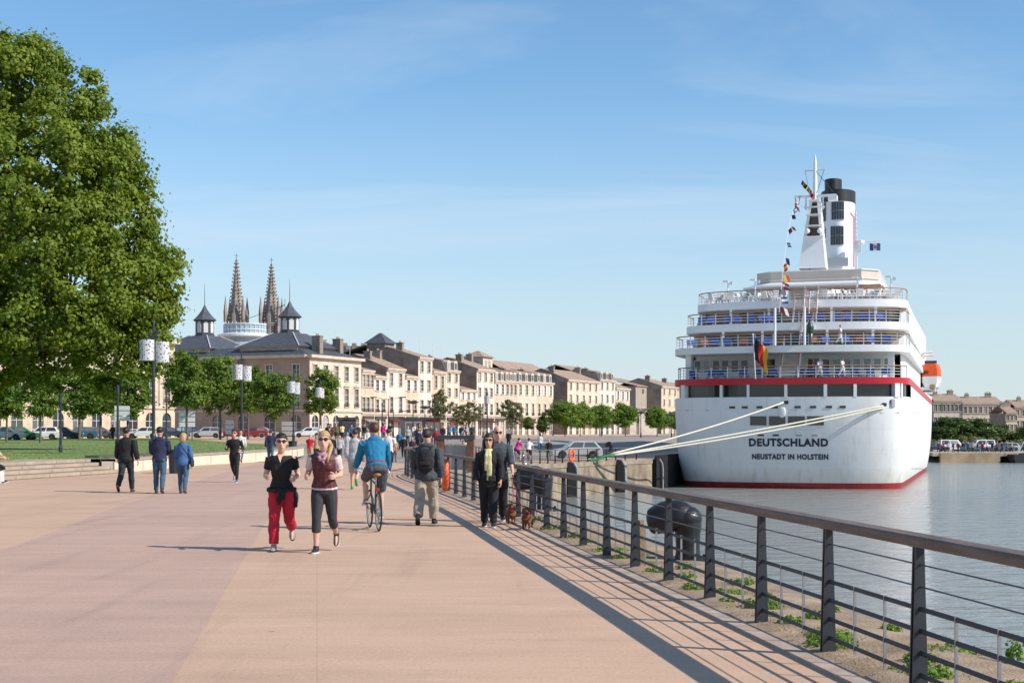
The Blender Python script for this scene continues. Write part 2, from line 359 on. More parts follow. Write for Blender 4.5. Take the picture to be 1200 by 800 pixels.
for i in range(4):
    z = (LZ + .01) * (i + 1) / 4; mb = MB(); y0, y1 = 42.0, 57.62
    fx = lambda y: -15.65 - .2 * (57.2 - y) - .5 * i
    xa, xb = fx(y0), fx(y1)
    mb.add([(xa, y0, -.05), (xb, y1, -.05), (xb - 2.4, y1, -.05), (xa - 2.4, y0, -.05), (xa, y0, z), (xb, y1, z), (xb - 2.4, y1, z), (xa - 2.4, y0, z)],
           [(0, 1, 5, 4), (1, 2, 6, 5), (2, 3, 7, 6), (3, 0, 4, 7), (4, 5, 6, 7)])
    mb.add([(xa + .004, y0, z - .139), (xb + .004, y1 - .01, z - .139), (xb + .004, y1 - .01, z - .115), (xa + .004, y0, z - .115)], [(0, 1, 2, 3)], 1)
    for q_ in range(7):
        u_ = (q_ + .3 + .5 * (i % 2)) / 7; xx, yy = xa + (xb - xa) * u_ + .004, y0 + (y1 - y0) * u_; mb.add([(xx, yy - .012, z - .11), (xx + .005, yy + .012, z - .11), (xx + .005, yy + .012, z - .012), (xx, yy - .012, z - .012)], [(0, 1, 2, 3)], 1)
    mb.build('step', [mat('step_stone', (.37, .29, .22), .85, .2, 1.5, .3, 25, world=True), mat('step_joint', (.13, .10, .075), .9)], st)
o = MB(); o.box((-17.4, 64.0, LZ + .05), (.62, 7.0, .09), rz=R(-8)); o = o.build('bench_slab', mat('slate', (.10, .085, .075), .6, .2, 4), bevel=.01); tag(o, 'long dark slab bench lying on the lawn wall beside the steps', 'bench')
# ---------------------------------------------------------------- buildings
PH = R(65); UC = Vector((math.cos(PH), math.sin(PH), 0)); NC = Vector((UC.y, -UC.x, 0)); K0 = Vector((-32, 225, 0)); GC = .45
def t_of(x):
    r = (x - 600) / F; return (225 * r + 32) / (UC.x - r * UC.y)
M_GLASS = mat('window_glass', (.045, .055, .065), .15, spec=.7)
_t = M_GLASS.node_tree; _oi = _t.nodes.new('ShaderNodeObjectInfo'); _rp = _t.nodes.new('ShaderNodeValToRGB'); _rp.color_ramp.interpolation = 'CONSTANT'
for _p, _c in ((0, (.04, .045, .055)), (.3, (.09, .095, .10)), (.55, (.15, .145, .14)), (.74, (.06, .07, .085)), (.86, (.36, .34, .31))):
    _e = _rp.color_ramp.elements.new(_p) if _p else _rp.color_ramp.elements[0]; _e.color = (*_c, 1)
_rp.color_ramp.elements.remove(_rp.color_ramp.elements[-1]); _t.links.new(_oi.outputs['Random'], _rp.inputs[0]); _t.links.new(_rp.outputs[0], _t.nodes['Principled BSDF'].inputs['Base Color'])
M_TRIM = mat('stone_trim', (.57, .48, .38), .8, .18, .8)
M_SHUT = mat('white_shutter', (.74, .72, .68), .6)
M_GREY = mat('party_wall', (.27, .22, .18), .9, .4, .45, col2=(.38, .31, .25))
M_TILE = mat('clay_tile', (.345, .235, .17), .85, .35, .9, .6, 5, stretch=(1, 5, 1), col2=(.47, .335, .25))
M_SLATE = mat('slate_roof', (.075, .08, .095), .55, .3, 1.2, .4, 6)
M_IRON = mat('black_iron', (.02, .02, .022), .5)
STONES = [mat('facade_stone_%s' % n_, c, .85, .24, .6) for n_, c in (('cream', (.61, .52, .415)), ('peach', (.60, .47, .345)), ('ochre', (.56, .46, .345)), ('pale', (.66, .59, .50)), ('rose', (.57, .46, .38)))]
M_SHOP = mat('shop_front', (.06, .055, .05), .5, .5, .4)
_wc = {}
def win_mesh(w, h, arch, sur, bars):
    k = (round(w, 2), round(h, 2), arch, sur, bars)
    if k in _wc: return _wc[k]
    mb = MB(); b = .14
    if sur:
        mb.box((-w / 2 - b / 2, -.03, h / 2), (b, .1, h + .02)); mb.box((w / 2 + b / 2, -.03, h / 2), (b, .1, h + .02)); mb.box((0, -.05, h + .1), (w + 2 * b + .1, .2, .18)); mb.box((0, -.06, -.07), (w + 2 * b + .12, .22, .12))
    mb.box((0, .12, h / 2), (.07, .06, h), m=1)
    for z in (.33, .66): mb.box((0, .13, h * z), (w, .05, .05), m=1)
    if bars:
        mb.box((0, -.12, .5), (w + .3, .04, .05), m=2); mb.box((0, -.12, .06), (w + .3, .1, .05), m=2)
        for i in range(7): mb.box(((i / 6 - .5) * (w + .26), -.12, .28), (.03, .03, .44), m=2)
    if bars == 2 or sur == 2:
        for s in (-1, 1): mb.box((s * (w * .75 + b), -.045, h / 2), (w * .5, .05, h), m=1)
    f = mb.mesh('window', [M_TRIM, M_SHUT, M_IRON])
    mb = MB(); mb.quad((-w / 2 - .01, .16, -.01), (w / 2 + .01, .16, -.01), (w / 2 + .01, .16, h + .01), (-w / 2 - .01, .16, h + .01)); p = mb.mesh('pane', M_GLASS)
    _wc[k] = (f, p); return _wc[k]
def facade(root, mx_, W_, rows, wall_mat, base_z=0., top=None, mats=None, name='wall'):
    """rows: (z0, h, w, bays, arch, surround, bars); a wall with real openings, a window part (with pane) in each"""
    mb = MB(); z = base_z; D = .24
    zs = [base_z]
    for (z0, h, w, nb, arch, sur, bars) in rows:
        if z0 > z + 1e-4: mb.quad((0, 0, z), (W_, 0, z), (W_, 0, z0), (0, 0, z0))
        pitch = W_ / nb; x = 0
        for i in range(nb):
            c = pitch * (i + .5); a, b = c - w / 2, c + w / 2
            mb.quad((x, 0, z0), (a, 0, z0), (a, 0, z0 + h), (x, 0, z0 + h)); x = b
            mb.quad((a, 0, z0), (a, D, z0), (a, D, z0 + h), (a, 0, z0 + h)); mb.quad((b, D, z0), (b, 0, z0), (b, 0, z0 + h), (b, D, z0 + h))
            mb.quad((a, 0, z0), (b, 0, z0), (b, D, z0), (a, D, z0)); mb.quad((a, D, z0 + h), (b, D, z0 + h), (b, 0, z0 + h), (a, 0, z0 + h))
            if arch:   # spandrels leave a round head
                n = 7; r = w / 2; zc = z0 + h - r
                for s in (-1, 1):
                    pr = [(c + s * r, zc + r)] + [(c + s * r * math.cos(q), zc + r * math.sin(q)) for q in [math.pi / 2 * j / n for j in range(n + 1)]]
                    mb.add([(p, -.001, q) for p, q in pr], [tuple(range(len(pr)))])
            f, p = win_mesh(w, h, arch, sur, bars)
            o = obj('window', f, root); o.matrix_basis = mx_ @ Matrix.Translation((c, 0, z0)); obj('pane', p, o)
        mb.quad((x, 0, z0), (W_, 0, z0), (W_, 0, z0 + h), (x, 0, z0 + h)); z = z0 + h
    mb.quad((0, 0, z), (W_, 0, z), (W_, 0, top), (0, 0, top))
    w_ = mb.build(name, wall_mat, root, recalc=False); w_.matrix_basis = mx_; return w_
def prows(H, bays, style=0, arch_g=False):
    """ground floor shop, noble floor, upper floors up to cornice"""
    g = 4.0; up = H - g; k = 3 if up > 8.2 else 2; hh = up / k; o = [(.15, 2.9, 1.6, bays, arch_g, 0, 0)]
    for i in range(k): o.append((g + hh * i + (.25 if i == 0 else hh * .24), hh * (.68 if i == 0 else .56), 1.05, bays, False, [1, 2, 1][style % 3] if i else 1, 1 if i == 0 else 0))
    return o
def roof_gable(mb, W_, D_, z, rise, over=.35, m=0):
    """ridge along x, front eave at y=0"""
    a = [(-.02, -over, z), (W_ + .02, -over, z), (W_ + .02, D_ / 2, z + rise), (-.02, D_ / 2, z + rise), (W_ + .02, D_ + over, z), (-.02, D_ + over, z)]
    b = [(x, y, zz - .18) for x, y, zz in a]
    mb.add(a + b, [(0, 1, 2, 3), (3, 2, 4, 5), (7, 6, 9, 8), (8, 9, 11, 10), (0, 6, 7, 1), (5, 4, 10, 11), (0, 3, 9, 6), (3, 5, 11, 9), (1, 7, 8, 2), (2, 8, 10, 4)], m)
def roof_hip(mb, x0, x1, y0, y1, z, rise, tx, ty, m=0):
    """hipped roof ending in a flat of size tx, ty"""
    cx, cy = (x0 + x1) / 2, (y0 + y1) / 2
    v = [(x0, y0, z), (x1, y0, z), (x1, y1, z), (x0, y1, z), (cx - tx / 2, cy - ty / 2, z + rise), (cx + tx / 2, cy - ty / 2, z + rise), (cx + tx / 2, cy + ty / 2, z + rise), (cx - tx / 2, cy + ty / 2, z + rise)]
    mb.add(v, [(0, 1, 5, 4), (1, 2, 6, 5), (2, 3, 7, 6), (3, 0, 4, 7), (4, 5, 6, 7), (3, 2, 1, 0)], m)
def chimney(par, x, y, z, w=.9, h=1.8, d=.5):
    mb = MB(); mb.box((x, y, z + h / 2), (w, d, h)); mb.box((x, y, z + h + .08), (w + .16, d + .16, .16))
    for i in range(3): mb.lathe([(.11, 0), (.09, .35)], 6, (x + (i - 1) * w * .3, y, z + h + .16), 1)
    return mb.build('chimney', [M_GREY, M_TILE], par)
def house(x0, x1, ytop, bays, label, st=0, roof='gable', rise=2.2, D_=13, back=0., style=0, chim=1, rmat=None, group=None, pav=None):
    t0, t1 = t_of(x0), t_of(x1); W_ = t1 - t0; P = K0 + UC * t0 - NC * back; mid = K0 + UC * (t0 + t1) / 2
    H = CH + (HY - ytop) * mid.y / F - GC
    r = thing('town_house', label, 'house', (P.x, P.y, GC), PH, 'stone houses in the riverside row')
    I = Matrix.Identity(4)
    facade(r, I, W_, prows(H, bays, style), STONES[st], top=H)
    mb = MB()   # the party walls and back
    top = H + (rise if roof == 'gable' else .3); yy = D_ / 2
    for x in (0, W_):
        pr = [(x, 0.001, 0), (x, D_, 0), (x, D_, H)] + ([(x, yy, top - .2)] if roof == 'gable' else []) + [(x, 0.001, H)]
        mb.add(pr, [tuple(range(len(pr)))])
    mb.quad((0, D_, 0), (W_, D_, 0), (W_, D_, H), (0, D_, H)); mb.quad((0, .8, .1), (W_, .8, .1), (W_, .8, H - .1), (0, .8, H - .1), 1)
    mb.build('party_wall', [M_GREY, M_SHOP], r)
    mb = MB()
    mb.box((W_ / 2, -.16, H - .12), (W_ + .04, .42, .26)); mb.box((W_ / 2, -.1, H - .36), (W_, .24, .24))
    mb.build('cornice', M_TRIM, r); mb = MB(); mb.box((W_ / 2, -.08, 4.0), (W_, .2, .22)); mb.build('string_course', M_TRIM, r)
    mb = MB()
    if roof == 'gable': roof_gable(mb, W_, D_, H + .05, rise); rf = mb.build('roof', rmat or M_TILE, r)
    else:
        # mansard: steep slate front with dormers, flat tile above
        v = [(0, .1, H), (W_, .1, H), (W_, 1.0, H + rise), (0, 1.0, H + rise), (W_, D_ / 2, H + rise + .9), (0, D_ / 2, H + rise + .9), (W_, D_, H), (0, D_, H)]
        mb.add(v, [(0, 1, 2, 3)], 0); mb.add(v, [(3, 2, 4, 5), (5, 4, 6, 7)], 1); mb.add([v[0], v[3], v[5], v[7]], [(0, 1, 2, 3)], 2); mb.add([v[1], v[6], v[4], v[2]], [(0, 1, 2, 3)], 2)
        rf = mb.build('roof', [M_SLATE, M_TILE, M_GREY], r)
        for i in range(bays):
            c = W_ / bays * (i + .5); d = MB(); d.box((c, .55, H + .85), (1.35, 1.0, 1.5)); d.lathe([(.62, -.02), (.62, .9)], 12, (c, .15, H + 1.5), cap=True); d.v = d.v
            d = MB(); d.box((c, .6, H + .75), (1.3, 1.1, 1.3)); d.prism_y([(c + .72 * math.cos(q), H + 1.4 + .5 * math.sin(q)) for q in [math.pi * j / 8 for j in range(9)]], 0.03, 1.25, 0)
            d.quad((c - .42, .04, H + .25), (c + .42, .04, H + .25), (c + .42, .04, H + 1.38), (c - .42, .04, H + 1.38), 1)
            d.build('dormer', [M_TRIM, M_GLASS], rf)
    for i in range(chim): chimney(rf, .6 + (W_ - 1.2) * (i if chim > 1 else .02) / max(1, chim - 1) + .0, D_ * (.32 if i % 2 == 0 else .4), H + rise * .55, w=.7, h=1.5 + .4 * (i % 2), d=1.3)
    mb = MB(); mb.box((W_ / 2, -.2, 3.35), (W_ * .86, .18, .5))
    if style != 1: mb.add([(W_ * .1, -.2, 3.1), (W_ * .9, -.2, 3.1), (W_ * .9, -1.3, 2.6), (W_ * .1, -1.3, 2.6)], [(0, 1, 2, 3), (3, 2, 1, 0)], 1)
    mb.build('shop_sign', [M_SHOP, mat('awning_%d' % (st % 3), [(.25, .05, .05), (.5, .45, .38), (.06, .09, .2)][st % 3], .8)], r)
    return r, W_, H, rf
# the row, from the big corner block to where the ship hides it
Hs = [
 (423.5, 438, 434, 3, 'narrow peach stone house with tiled roof next to the corner block', 1, 'gable', 1.6, 0, 1),
 (438.2, 453, 441, 2, 'low cream house with tiled roof, second after the corner block', 0, 'gable', 1.5, 1, 0),
 (453.2, 474.5, 432, 2, 'taller cream house with dark bare gable wall and two chimneys', 3, 'gable', 2.6, 2, 2),
 (474.7, 490, 441, 2, 'low peach house just left of the tall narrow white house', 1, 'gable', 1.6, 1, 0),
 (490.2, 506.5, 419, 2, 'tall narrow white house standing above its neighbours, long dark gable', 3, 'gable', 2.0, 2, 1),
 (506.7, 522, 435.5, 2, 'peach house with tiled roof right of the tall narrow white house', 1, 'gable', 1.8, 0, 0),
 (522.2, 538.5, 434, 2, 'cream house under a slate mansard with round-headed dormers', 0, 'mansard', 1.9, 2, 1),
 (538.7, 558.5, 457, 3, 'lowest house of the row with a plain tiled roof', 2, 'gable', 1.7, 1, 0),
 (558.7, 579, 433, 3, 'tall pale house left of the grey mansards, below the tiled belvedere', 3, 'gable', 2.4, 0, 2),
 (579.2, 592, 446, 2, 'narrow ochre house, first of the four grey mansard houses', 2, 'mansard', 2.0, 1, 0),
 (592.2, 606, 446.5, 3, 'rose stone mansard house, second of the grey mansard group', 4, 'mansard', 2.0, 0, 1),
 (606.2, 628, 447, 3, 'wide cream mansard house with three arched dormers mid row', 0, 'mansard', 2.0, 2, 1),
 (628.2, 648.5, 448, 3, 'ochre mansard house at the right end of the grey mansard group', 2, 'mansard', 2.0, 1, 1),
 (665, 702, 446, 5, 'broad pale house with low tiled roof right of the wide dark gap', 0, 'gable', 2.6, 0, 2),
 (702.2, 721, 445, 3, 'white house with a row of small attic dormers above its cornice', 3, 'mansard', 1.8, 0, 1),
 (721.2, 738, 455, 3, 'small rose house under an orange tiled roof right of the white house', 4, 'gable', 2.4, 1, 1),
 (775, 794, 453, 3, 'peach house farthest right of the row, seen left of the ship', 1, 'gable', 2.2, 0, 1),
 (794.2, 815, 456, 3, 'house partly hidden behind the port side of the ship', 2, 'gable', 2.2, 0, 1)]
HR = []
for (a, b, yt, nb, lab, sti, rf, rise, sty, ch) in Hs: HR.append(house(a, b, yt, nb, lab, sti, rf, rise, 13 if rf == 'gable' else 12, 0, sty, ch))
# long dark shed-like gables and belvederes behind the row
def block_behind(x0, x1, ytop, back, depth, label, roofm, rise, kind='hip', wallm=None):
    Kb = K0 - NC * back
    def tb(x): r_ = (x - 600) / F; return (Kb.y * r_ - Kb.x) / (UC.x - r_ * UC.y)
    t0, t1 = tb(x0), tb(x1); P = Kb + UC * t0; W_ = t1 - t0; mid = K0 + UC * (t0 + t1) / 2 - NC * back
    H = CH + (HY - ytop) * P.y / F - GC
    r = thing('rear_building', label, 'building', (P.x, P.y, GC), PH)
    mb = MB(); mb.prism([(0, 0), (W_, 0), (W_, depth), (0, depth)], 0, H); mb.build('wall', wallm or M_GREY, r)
    mb = MB()
    if kind == 'hip': roof_hip(mb, -.5, W_ + .5, -.5, depth + .5, H + .01, rise, max(.1, W_ * .1), max(.1, depth * .1))
    else: roof_gable(mb, W_, depth, H + .1, rise)
    rf = mb.build('roof', roofm, r)
    mb = MB(); 
    for i in range(2): mb.box((-.02, depth * (.35 + .3 * i), H - 1.3), (.1, .9, 1.2))
    for i in range(2): mb.box((W_ * (.3 + .4 * i), -.02, H - 1.3), (.9, .1, 1.2))
    mb.build('window', M_GLASS, r)
    return r
block_behind(451, 462, 402, 13.5, 4, 'dark stone tower with a pyramid slate roof rising behind the row', M_SLATE, 2.1)
block_behind(464, 500, 415, 14, 14, 'long dark bare-walled building behind the tall white house', M_TILE, 2.0, 'gable')
block_behind(566, 577, 418, 8, 4.5, 'tiled belvedere with wide eaves above the pale house', M_TILE, 1.4, wallm=STONES[0])
block_behind(596, 650, 437, 13, 12, 'long tile-roofed range behind the mansard houses', M_TILE, 3.2, 'gable')
block_behind(676, 704, 437, 13.5, 12, 'tile-roofed house end behind the broad pale house', M_TILE, 2.2, 'gable')
block_behind(745, 772, 452, 4, 22, 'grey stone block with orange roofs at the right end of the row', M_TILE, 2.6, 'gable', wallm=mat('grey_render', (.36, .30, .245), .9, .2, .4))
block_behind(766, 779, 449, 6, 8, 'square stone tower block with flat lead roof near the ship', M_SLATE, .6, wallm=mat('grey_stone', (.28, .24, .2), .9, .3, .5))
for (x, lab) in ((749, 'left of the two small white gabled pavilions behind the trees'), (760, 'right of the two small white gabled pavilions behind the trees')):
    P = at(x, 330, z=.5); r = thing('gabled_pavilion', lab, 'pavilion', P, R(10)); H = 6.0
    mb = MB(); mb.prism_y([(-2.2, 0), (2.2, 0), (2.2, H - 1.6), (0, H), (-2.2, H - 1.6)], 0, 6); mb.build('wall', STONES[3], r)
    mb = MB(); 
    for s in (-1, 1): mb.bar((s * 2.5, 3, H - 1.75), (0, 3, H + .1), 6.4, .15, up=(0, 0, 1))
    mb.build('roof', M_TILE, r); mb = MB(); mb.box((0, -.02, H - 2.6), (1, .06, 1.4)); mb.build('window', M_GLASS, r)

# ---- the customs block with two slate lanterns
CB = thing('corner_palace', 'long grey-walled stone block with two slate lantern roofs facing the promenade', 'building', (K0.x, K0.y, GC), PH)
Wb = t_of(423.3); Lb = 46; Hb = CH + (HY - 417) * 225 / F - GC
def brows(nb, H, sur=1): return [(.2, 3.4, 1.9, nb, True, 0, 0), (5.0, 3.0, 1.25, nb, False, sur, 1), (9.3, 2.3, 1.2, nb, False, sur, 0)]
facade(CB, Matrix.Identity(4), Wb, brows(5, Hb), STONES[0], top=Hb)
mside = Matrix.Translation((0, Lb, 0)) @ Matrix.Rotation(R(-90), 4, 'Z')
M_SHADE = mat('shaded_facade_stone', (.37, .285, .225), .88, .16, .5)  # darker copy of the facade stone, the side wall's shade in its colour
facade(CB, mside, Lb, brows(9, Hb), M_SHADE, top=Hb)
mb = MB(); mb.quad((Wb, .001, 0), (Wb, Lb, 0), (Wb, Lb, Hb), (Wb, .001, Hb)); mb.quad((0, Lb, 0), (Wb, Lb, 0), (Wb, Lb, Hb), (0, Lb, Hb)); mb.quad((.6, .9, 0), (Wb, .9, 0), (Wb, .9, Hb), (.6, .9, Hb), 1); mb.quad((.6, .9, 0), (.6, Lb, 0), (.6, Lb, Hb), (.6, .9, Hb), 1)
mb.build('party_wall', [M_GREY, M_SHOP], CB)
mb = MB(); mb.box((Wb / 2 - .15, -.25, Hb + .02), (Wb + .7, .9, .45)); mb.box((-.25, Lb / 2 + .2, Hb + .021), (.9, Lb - .6, .45)); mb.build('cornice', M_TRIM, CB); mb = MB(); mb.box((Wb / 2, -.1, 4.3), (Wb, .25, .3)); mb.box((-.1, Lb / 2, 4.302), (.25, Lb + .2, .3)); mb.build('string_course', M_TRIM, CB)
for i in range(5): mb = MB(); mb.prism_y([(Wb * (i + .5) / 5 - .95, 8.35), (Wb * (i + .5) / 5 + .95, 8.35), (Wb * (i + .5) / 5, 8.95)], -.3, -.02); mb.build('pediment', M_TRIM, CB)
mb = MB(); roof_hip(mb, 0.1, Wb - .1, .1, Lb - .1, Hb + .24, 1.5, Wb - 5, Lb - 8); RB = mb.build('roof', M_SLATE, CB)
for yy in (9.0, 26.3):
    att = MB(); att.box((7.8, yy, Hb + .9), (12.4, 11.2, 1.5)); att.box((7.8, yy, Hb + 1.7), (12.9, 11.7, .16))
    a = att.build('attic_storey', mat('attic_stone', (.40, .34, .28), .85, .15, .6), CB)
    wm = MB()
    for i in range(5): wm.box((1.58, yy - 4.2 + 2.1 * i, Hb + .95), (.1, .8, .7)); wm.box((3.4 + 2.2 * i, yy - 5.62, Hb + .95), (.8, .1, .7))
    wm.build('window', M_GLASS, a)
    mb = MB(); roof_hip(mb, 1.2, 14.4, yy - 6.2, yy + 6.2, Hb + 1.79, 2.5, 3.9, 3.9)
    for sx in (-1, 1):
        for sy in (-1, 1): mb.bar((7.8 + sx * 1.95, yy + sy * 1.95, Hb + 4.33), (7.8 + sx * 6.6, yy + sy * 6.2, Hb + 1.85), .16, .1, 1)
    pr = mb.build('pavilion_roof', [M_SLATE, mat('lead_ridge', (.5, .5, .52), .5)], CB)
    lt = MB(); z = Hb + 4.25; lt.lathe([(1.75, 0), (1.75, .3), (1.6, .3), (1.6, 2.6), (1.85, 2.6), (1.85, 2.75)], 8, (7.8, yy, z), ph=R(22.5))
    for k in range(8):
        q = R(45 * k); c = Vector((7.8 + 1.49 * math.cos(q), yy + 1.49 * math.sin(q), z + 1.4)); lt.box(c, (.12, .75, 1.6), rz=q, m=1); lt.box(c + Vector((0, 0, .9)), (.12, .5, .35), rz=q, m=1)
    ltn = lt.build('lantern', [mat('dark_slate_wood', (.06, .062, .07), .5), mat('pale_louvre', (.62, .62, .6), .6)], pr)
    cp = MB(); cp.lathe([(2.1, 0), (1.6, .45), (1.0, 1.1), (.5, 1.8), (.16, 2.5), (.06, 2.7), (.045, 4.6), (.02, 6.3)], 8, (7.8, yy, z + 2.75), ph=R(22.5)); cp.build('spirelet', M_SLATE, ltn)
for (x, y) in ((13.5, 3.2), (5.2, 1.9), (14.2, 7)): chimney(RB, x, y, Hb + .6, 1.0, 2.8, 1.5)
# ---- sunlit palace wing at far left behind the plane tree
PW = thing('palace_wing', 'long sunlit ochre stone wing with arcades behind the plane tree', 'building', (-47.4 - 46 * UC.x, 200 - 46 * UC.y, GC), PH)
facade(PW, Matrix.Identity(4), 46, brows(13, 13.2), STONES[1], top=13.4)
mb = MB(); mb.quad((46, .001, 0), (46, 14, 0), (46, 14, 13.4), (46, .001, 13.4)); mb.quad((0, .001, 0), (0, 14, 0), (0, 14, 13.4), (0, .001, 13.4)); mb.quad((0, 14, 0), (46, 14, 0), (46, 14, 13.4), (0, 14, 13.4)); mb.quad((0, .9, 0), (46, .9, 0), (46, .9, 13), (0, .9, 13), 1); mb.build('party_wall', [STONES[2], M_SHOP], PW)
mb = MB(); mb.box((23, -.25, 13.5), (46.6, .9, .45)); mb.build('cornice', M_TRIM, PW); mb = MB(); mb.box((23, -.1, 4.3), (46, .25, .3)); mb.build('string_course', M_TRIM, PW)
for i in range(13): mb = MB(); mb.box((46 / 13 * i + .25, -.08, 8.85), (.5, .2, 8.78)); mb.build('pilaster', M_TRIM, PW)
mb = MB(); roof_hip(mb, 0, 46, 0, 14, 13.75, 3.2, 36, 3); mb.build('roof', M_SLATE, PW)

# ---- cathedral: two crocketed spires
M_CATH = mat('cathedral_stone', (.25, .205, .18), .9, .35, .35, col2=(.38, .325, .28))
def spire(x, ytip, label):
    Y = 560; P = at(x, Y, z=0); ht = CH + (HY - ytip) * Y / F; k = 560 / F
    r = thing('cathedral_spire', label, 'spire', P, R(20)); zb = CH + (HY - 398) * k; zs = CH + (HY - 380) * k
    mb = MB(); mb.box((0, 0, zb / 2), (9.5, 9.5, zb)); mb.lathe([(4.3, zb), (4.3, zs), (4.6, zs), (4.6, zs + .5)], 8, ph=R(22.5))
    mb.build('tower', M_CATH, r)
    for kq in range(8):
        q = R(45 * kq); w = MB(); w.box((4.0 * math.cos(q), 4.0 * math.sin(q), (zb + zs) / 2), (.3, 1.3, (zs - zb) * .75), rz=q); w.build('window', mat('belfry_dark', (.05, .045, .045), .9), r)
    mb = MB(); h = ht - 3.2 - zs; mb.lathe([(3.3, zs), (2.25, zs + h * .33), (1.2, zs + h * .68), (.3, zs + h)], 8, ph=R(22.5))
    for i in range(8):
        q = R(45 * i + 22.5)
        for j in range(17):
            u = (j + .5) / 17; rad = 3.3 * (1 - u) + .3 * u + .18; mb.box((rad * math.cos(q), rad * math.sin(q), zs + h * u), (.75, .34, .55), rz=q)
    for u in (.3, .55, .78): mb.lathe([(3.2 * (1 - u) + .5, zs + h * u - .25), (3.2 * (1 - u) + .5, zs + h * u + .25)], 8, ph=R(22.5))
    sp = mb.build('spire_cone', M_CATH, r)
    mb = MB(); mb.lathe([(.35, zs + h), (.5, zs + h + .4), (.12, zs + h + .8), (.1, ht)], 6); mb.box((0, 0, ht - .8), (1.5, .16, .16)); mb.build('cross', mat('iron_cross', (.12, .11, .1), .6), sp)
    for i in range(8):
        q = R(45 * i + 22.5); big = i % 2 == 0; rr = 4.9 if big else 4.1; hh = 11 if big else 7
        pn = MB(); pn.box((rr * math.cos(q), rr * math.sin(q), zs + hh * .2 - 3), (1.1, 1.1, hh * .4 + 6), rz=q); pn.lathe([(.85, 0), (.45, hh * .3), (.05, hh * .6)], 4, (rr * math.cos(q), rr * math.sin(q), zs + hh * .4), ph=q + R(45)); pn.lathe([(.6, hh * .2), (.6, hh * .24)], 4, (rr * math.cos(q), rr * math.sin(q), zs + hh * .4), ph=q + R(45)); pn.build('pinnacle', M_CATH, r)
spire(277, 297, 'left of the twin crocketed cathedral spires, the slightly taller one'); spire(318, 302, 'right of the twin crocketed cathedral spires behind the lantern roofs')
# ---- glazed rotunda on a roof
Y = 320; k = Y / F; P = at(287, Y, z=0); r = thing('glass_rotunda', 'round glass and white ring building in front of the cathedral spires', 'building', P)
Z = lambda y: CH + (HY - y) * k
mb = MB(); mb.lathe([(5.6, 0), (5.6, Z(402))], 32); mb.build('wall', mat('rotunda_concrete', (.5, .5, .5), .7), r)
mb = MB(); mb.lathe([(4.5, Z(402)), (4.5, Z(396))], 32); mb.lathe([(4.6, Z(391)), (4.6, Z(380))], 32); mb.build('curtain_glass', mat('rotunda_glass', (.30, .40, .44), .12, spec=.8), r)
mb = MB(); mb.lathe([(5.2, Z(396.5)), (6.1, Z(395)), (6.1, Z(392.5)), (4.9, Z(391))], 40); mb.lathe([(4.8, Z(387.2)), (4.8, Z(386.4))], 40); mb.lathe([(4.8, Z(381)), (4.8, Z(380))], 40)
for i in range(28):
    q = R(360 / 28 * i); mb.box((4.7 * math.cos(q), 4.7 * math.sin(q), Z(384.5)), (.12, .08, Z(378) - Z(391)), rz=q)
mb.build('white_ring', mat('white_panel', (.75, .76, .77), .4), r)
mb = MB(); mb.bar((-1.2, 0, Z(377)), (9, 0, Z(357)), .1, .1); mb.bar((6, 0, Z(366)), (9, 0, Z(357)), .1, .1); mb.lathe([(.08, Z(378)), (.05, Z(350))], 6, (9, 0, 0)); mb.build('boom', M_STEEL, r)
# roofs further back (hidden sides) : distant low skyline pieces
for (x0, x1, y, Y, lab) in ((214, 246, 396, 330, 'low distant rooftop just right of the plane tree crown'), (395, 448, 405, 300, 'flat grey roof with vents behind the corner block'), (402, 436, 409, 285, 'low slate attic range behind the corner block')):
    a, b = at(x0, Y, z=0), at(x1, Y, z=0); H = CH + (HY - y) * Y / F; r = thing('distant_building', lab, 'building', (a.x, Y, 0), R(12))
    mb = MB(); mb.prism([(0, 0), (b.x - a.x, 0), (b.x - a.x, 8), (0, 8)], 0, H - .6); mb.build('wall', M_GREY, r); mb = MB(); mb.prism([(-.3, -.3), (b.x - a.x + .3, -.3), (b.x - a.x + .3, 8.3), (-.3, 8.3)], H - .6, H); rf = mb.build('roof', M_SLATE, r)
    for i in range(4): m2 = MB(); m2.box(((b.x - a.x) * (.2 + .2 * i), 2, H + .35), (.9, .8, .7)); m2.build('roof_vent', M_GREY, rf)
# thin aerials on the roofs
for x, y0, y1, Y in ((394, 412, 387, 240), (410, 415, 395, 245), (476, 420, 398, 262), (492, 414, 397, 265), (507, 416, 400, 265), (518, 424, 405, 270)):
    mb = MB(); p = at(x, Y, y0) - Vector((0, 0, 3)); mb.tube([(0, 0, 0), (0, 0, 3 + (y0 - y1) * Y / F)], .035, 5); mb.bar((-.25, 0, 2.9 + (y0 - y1) * Y / F), (.2, 0, 2.9 + (y0 - y1) * Y / F), .03, .03)
    o = mb.build('roof_aerial', M_SHUT); o.location = p; tag(o, 'thin pale aerial mast standing on a roof of the riverside row', 'aerial', 'aerials on the riverside roofs')
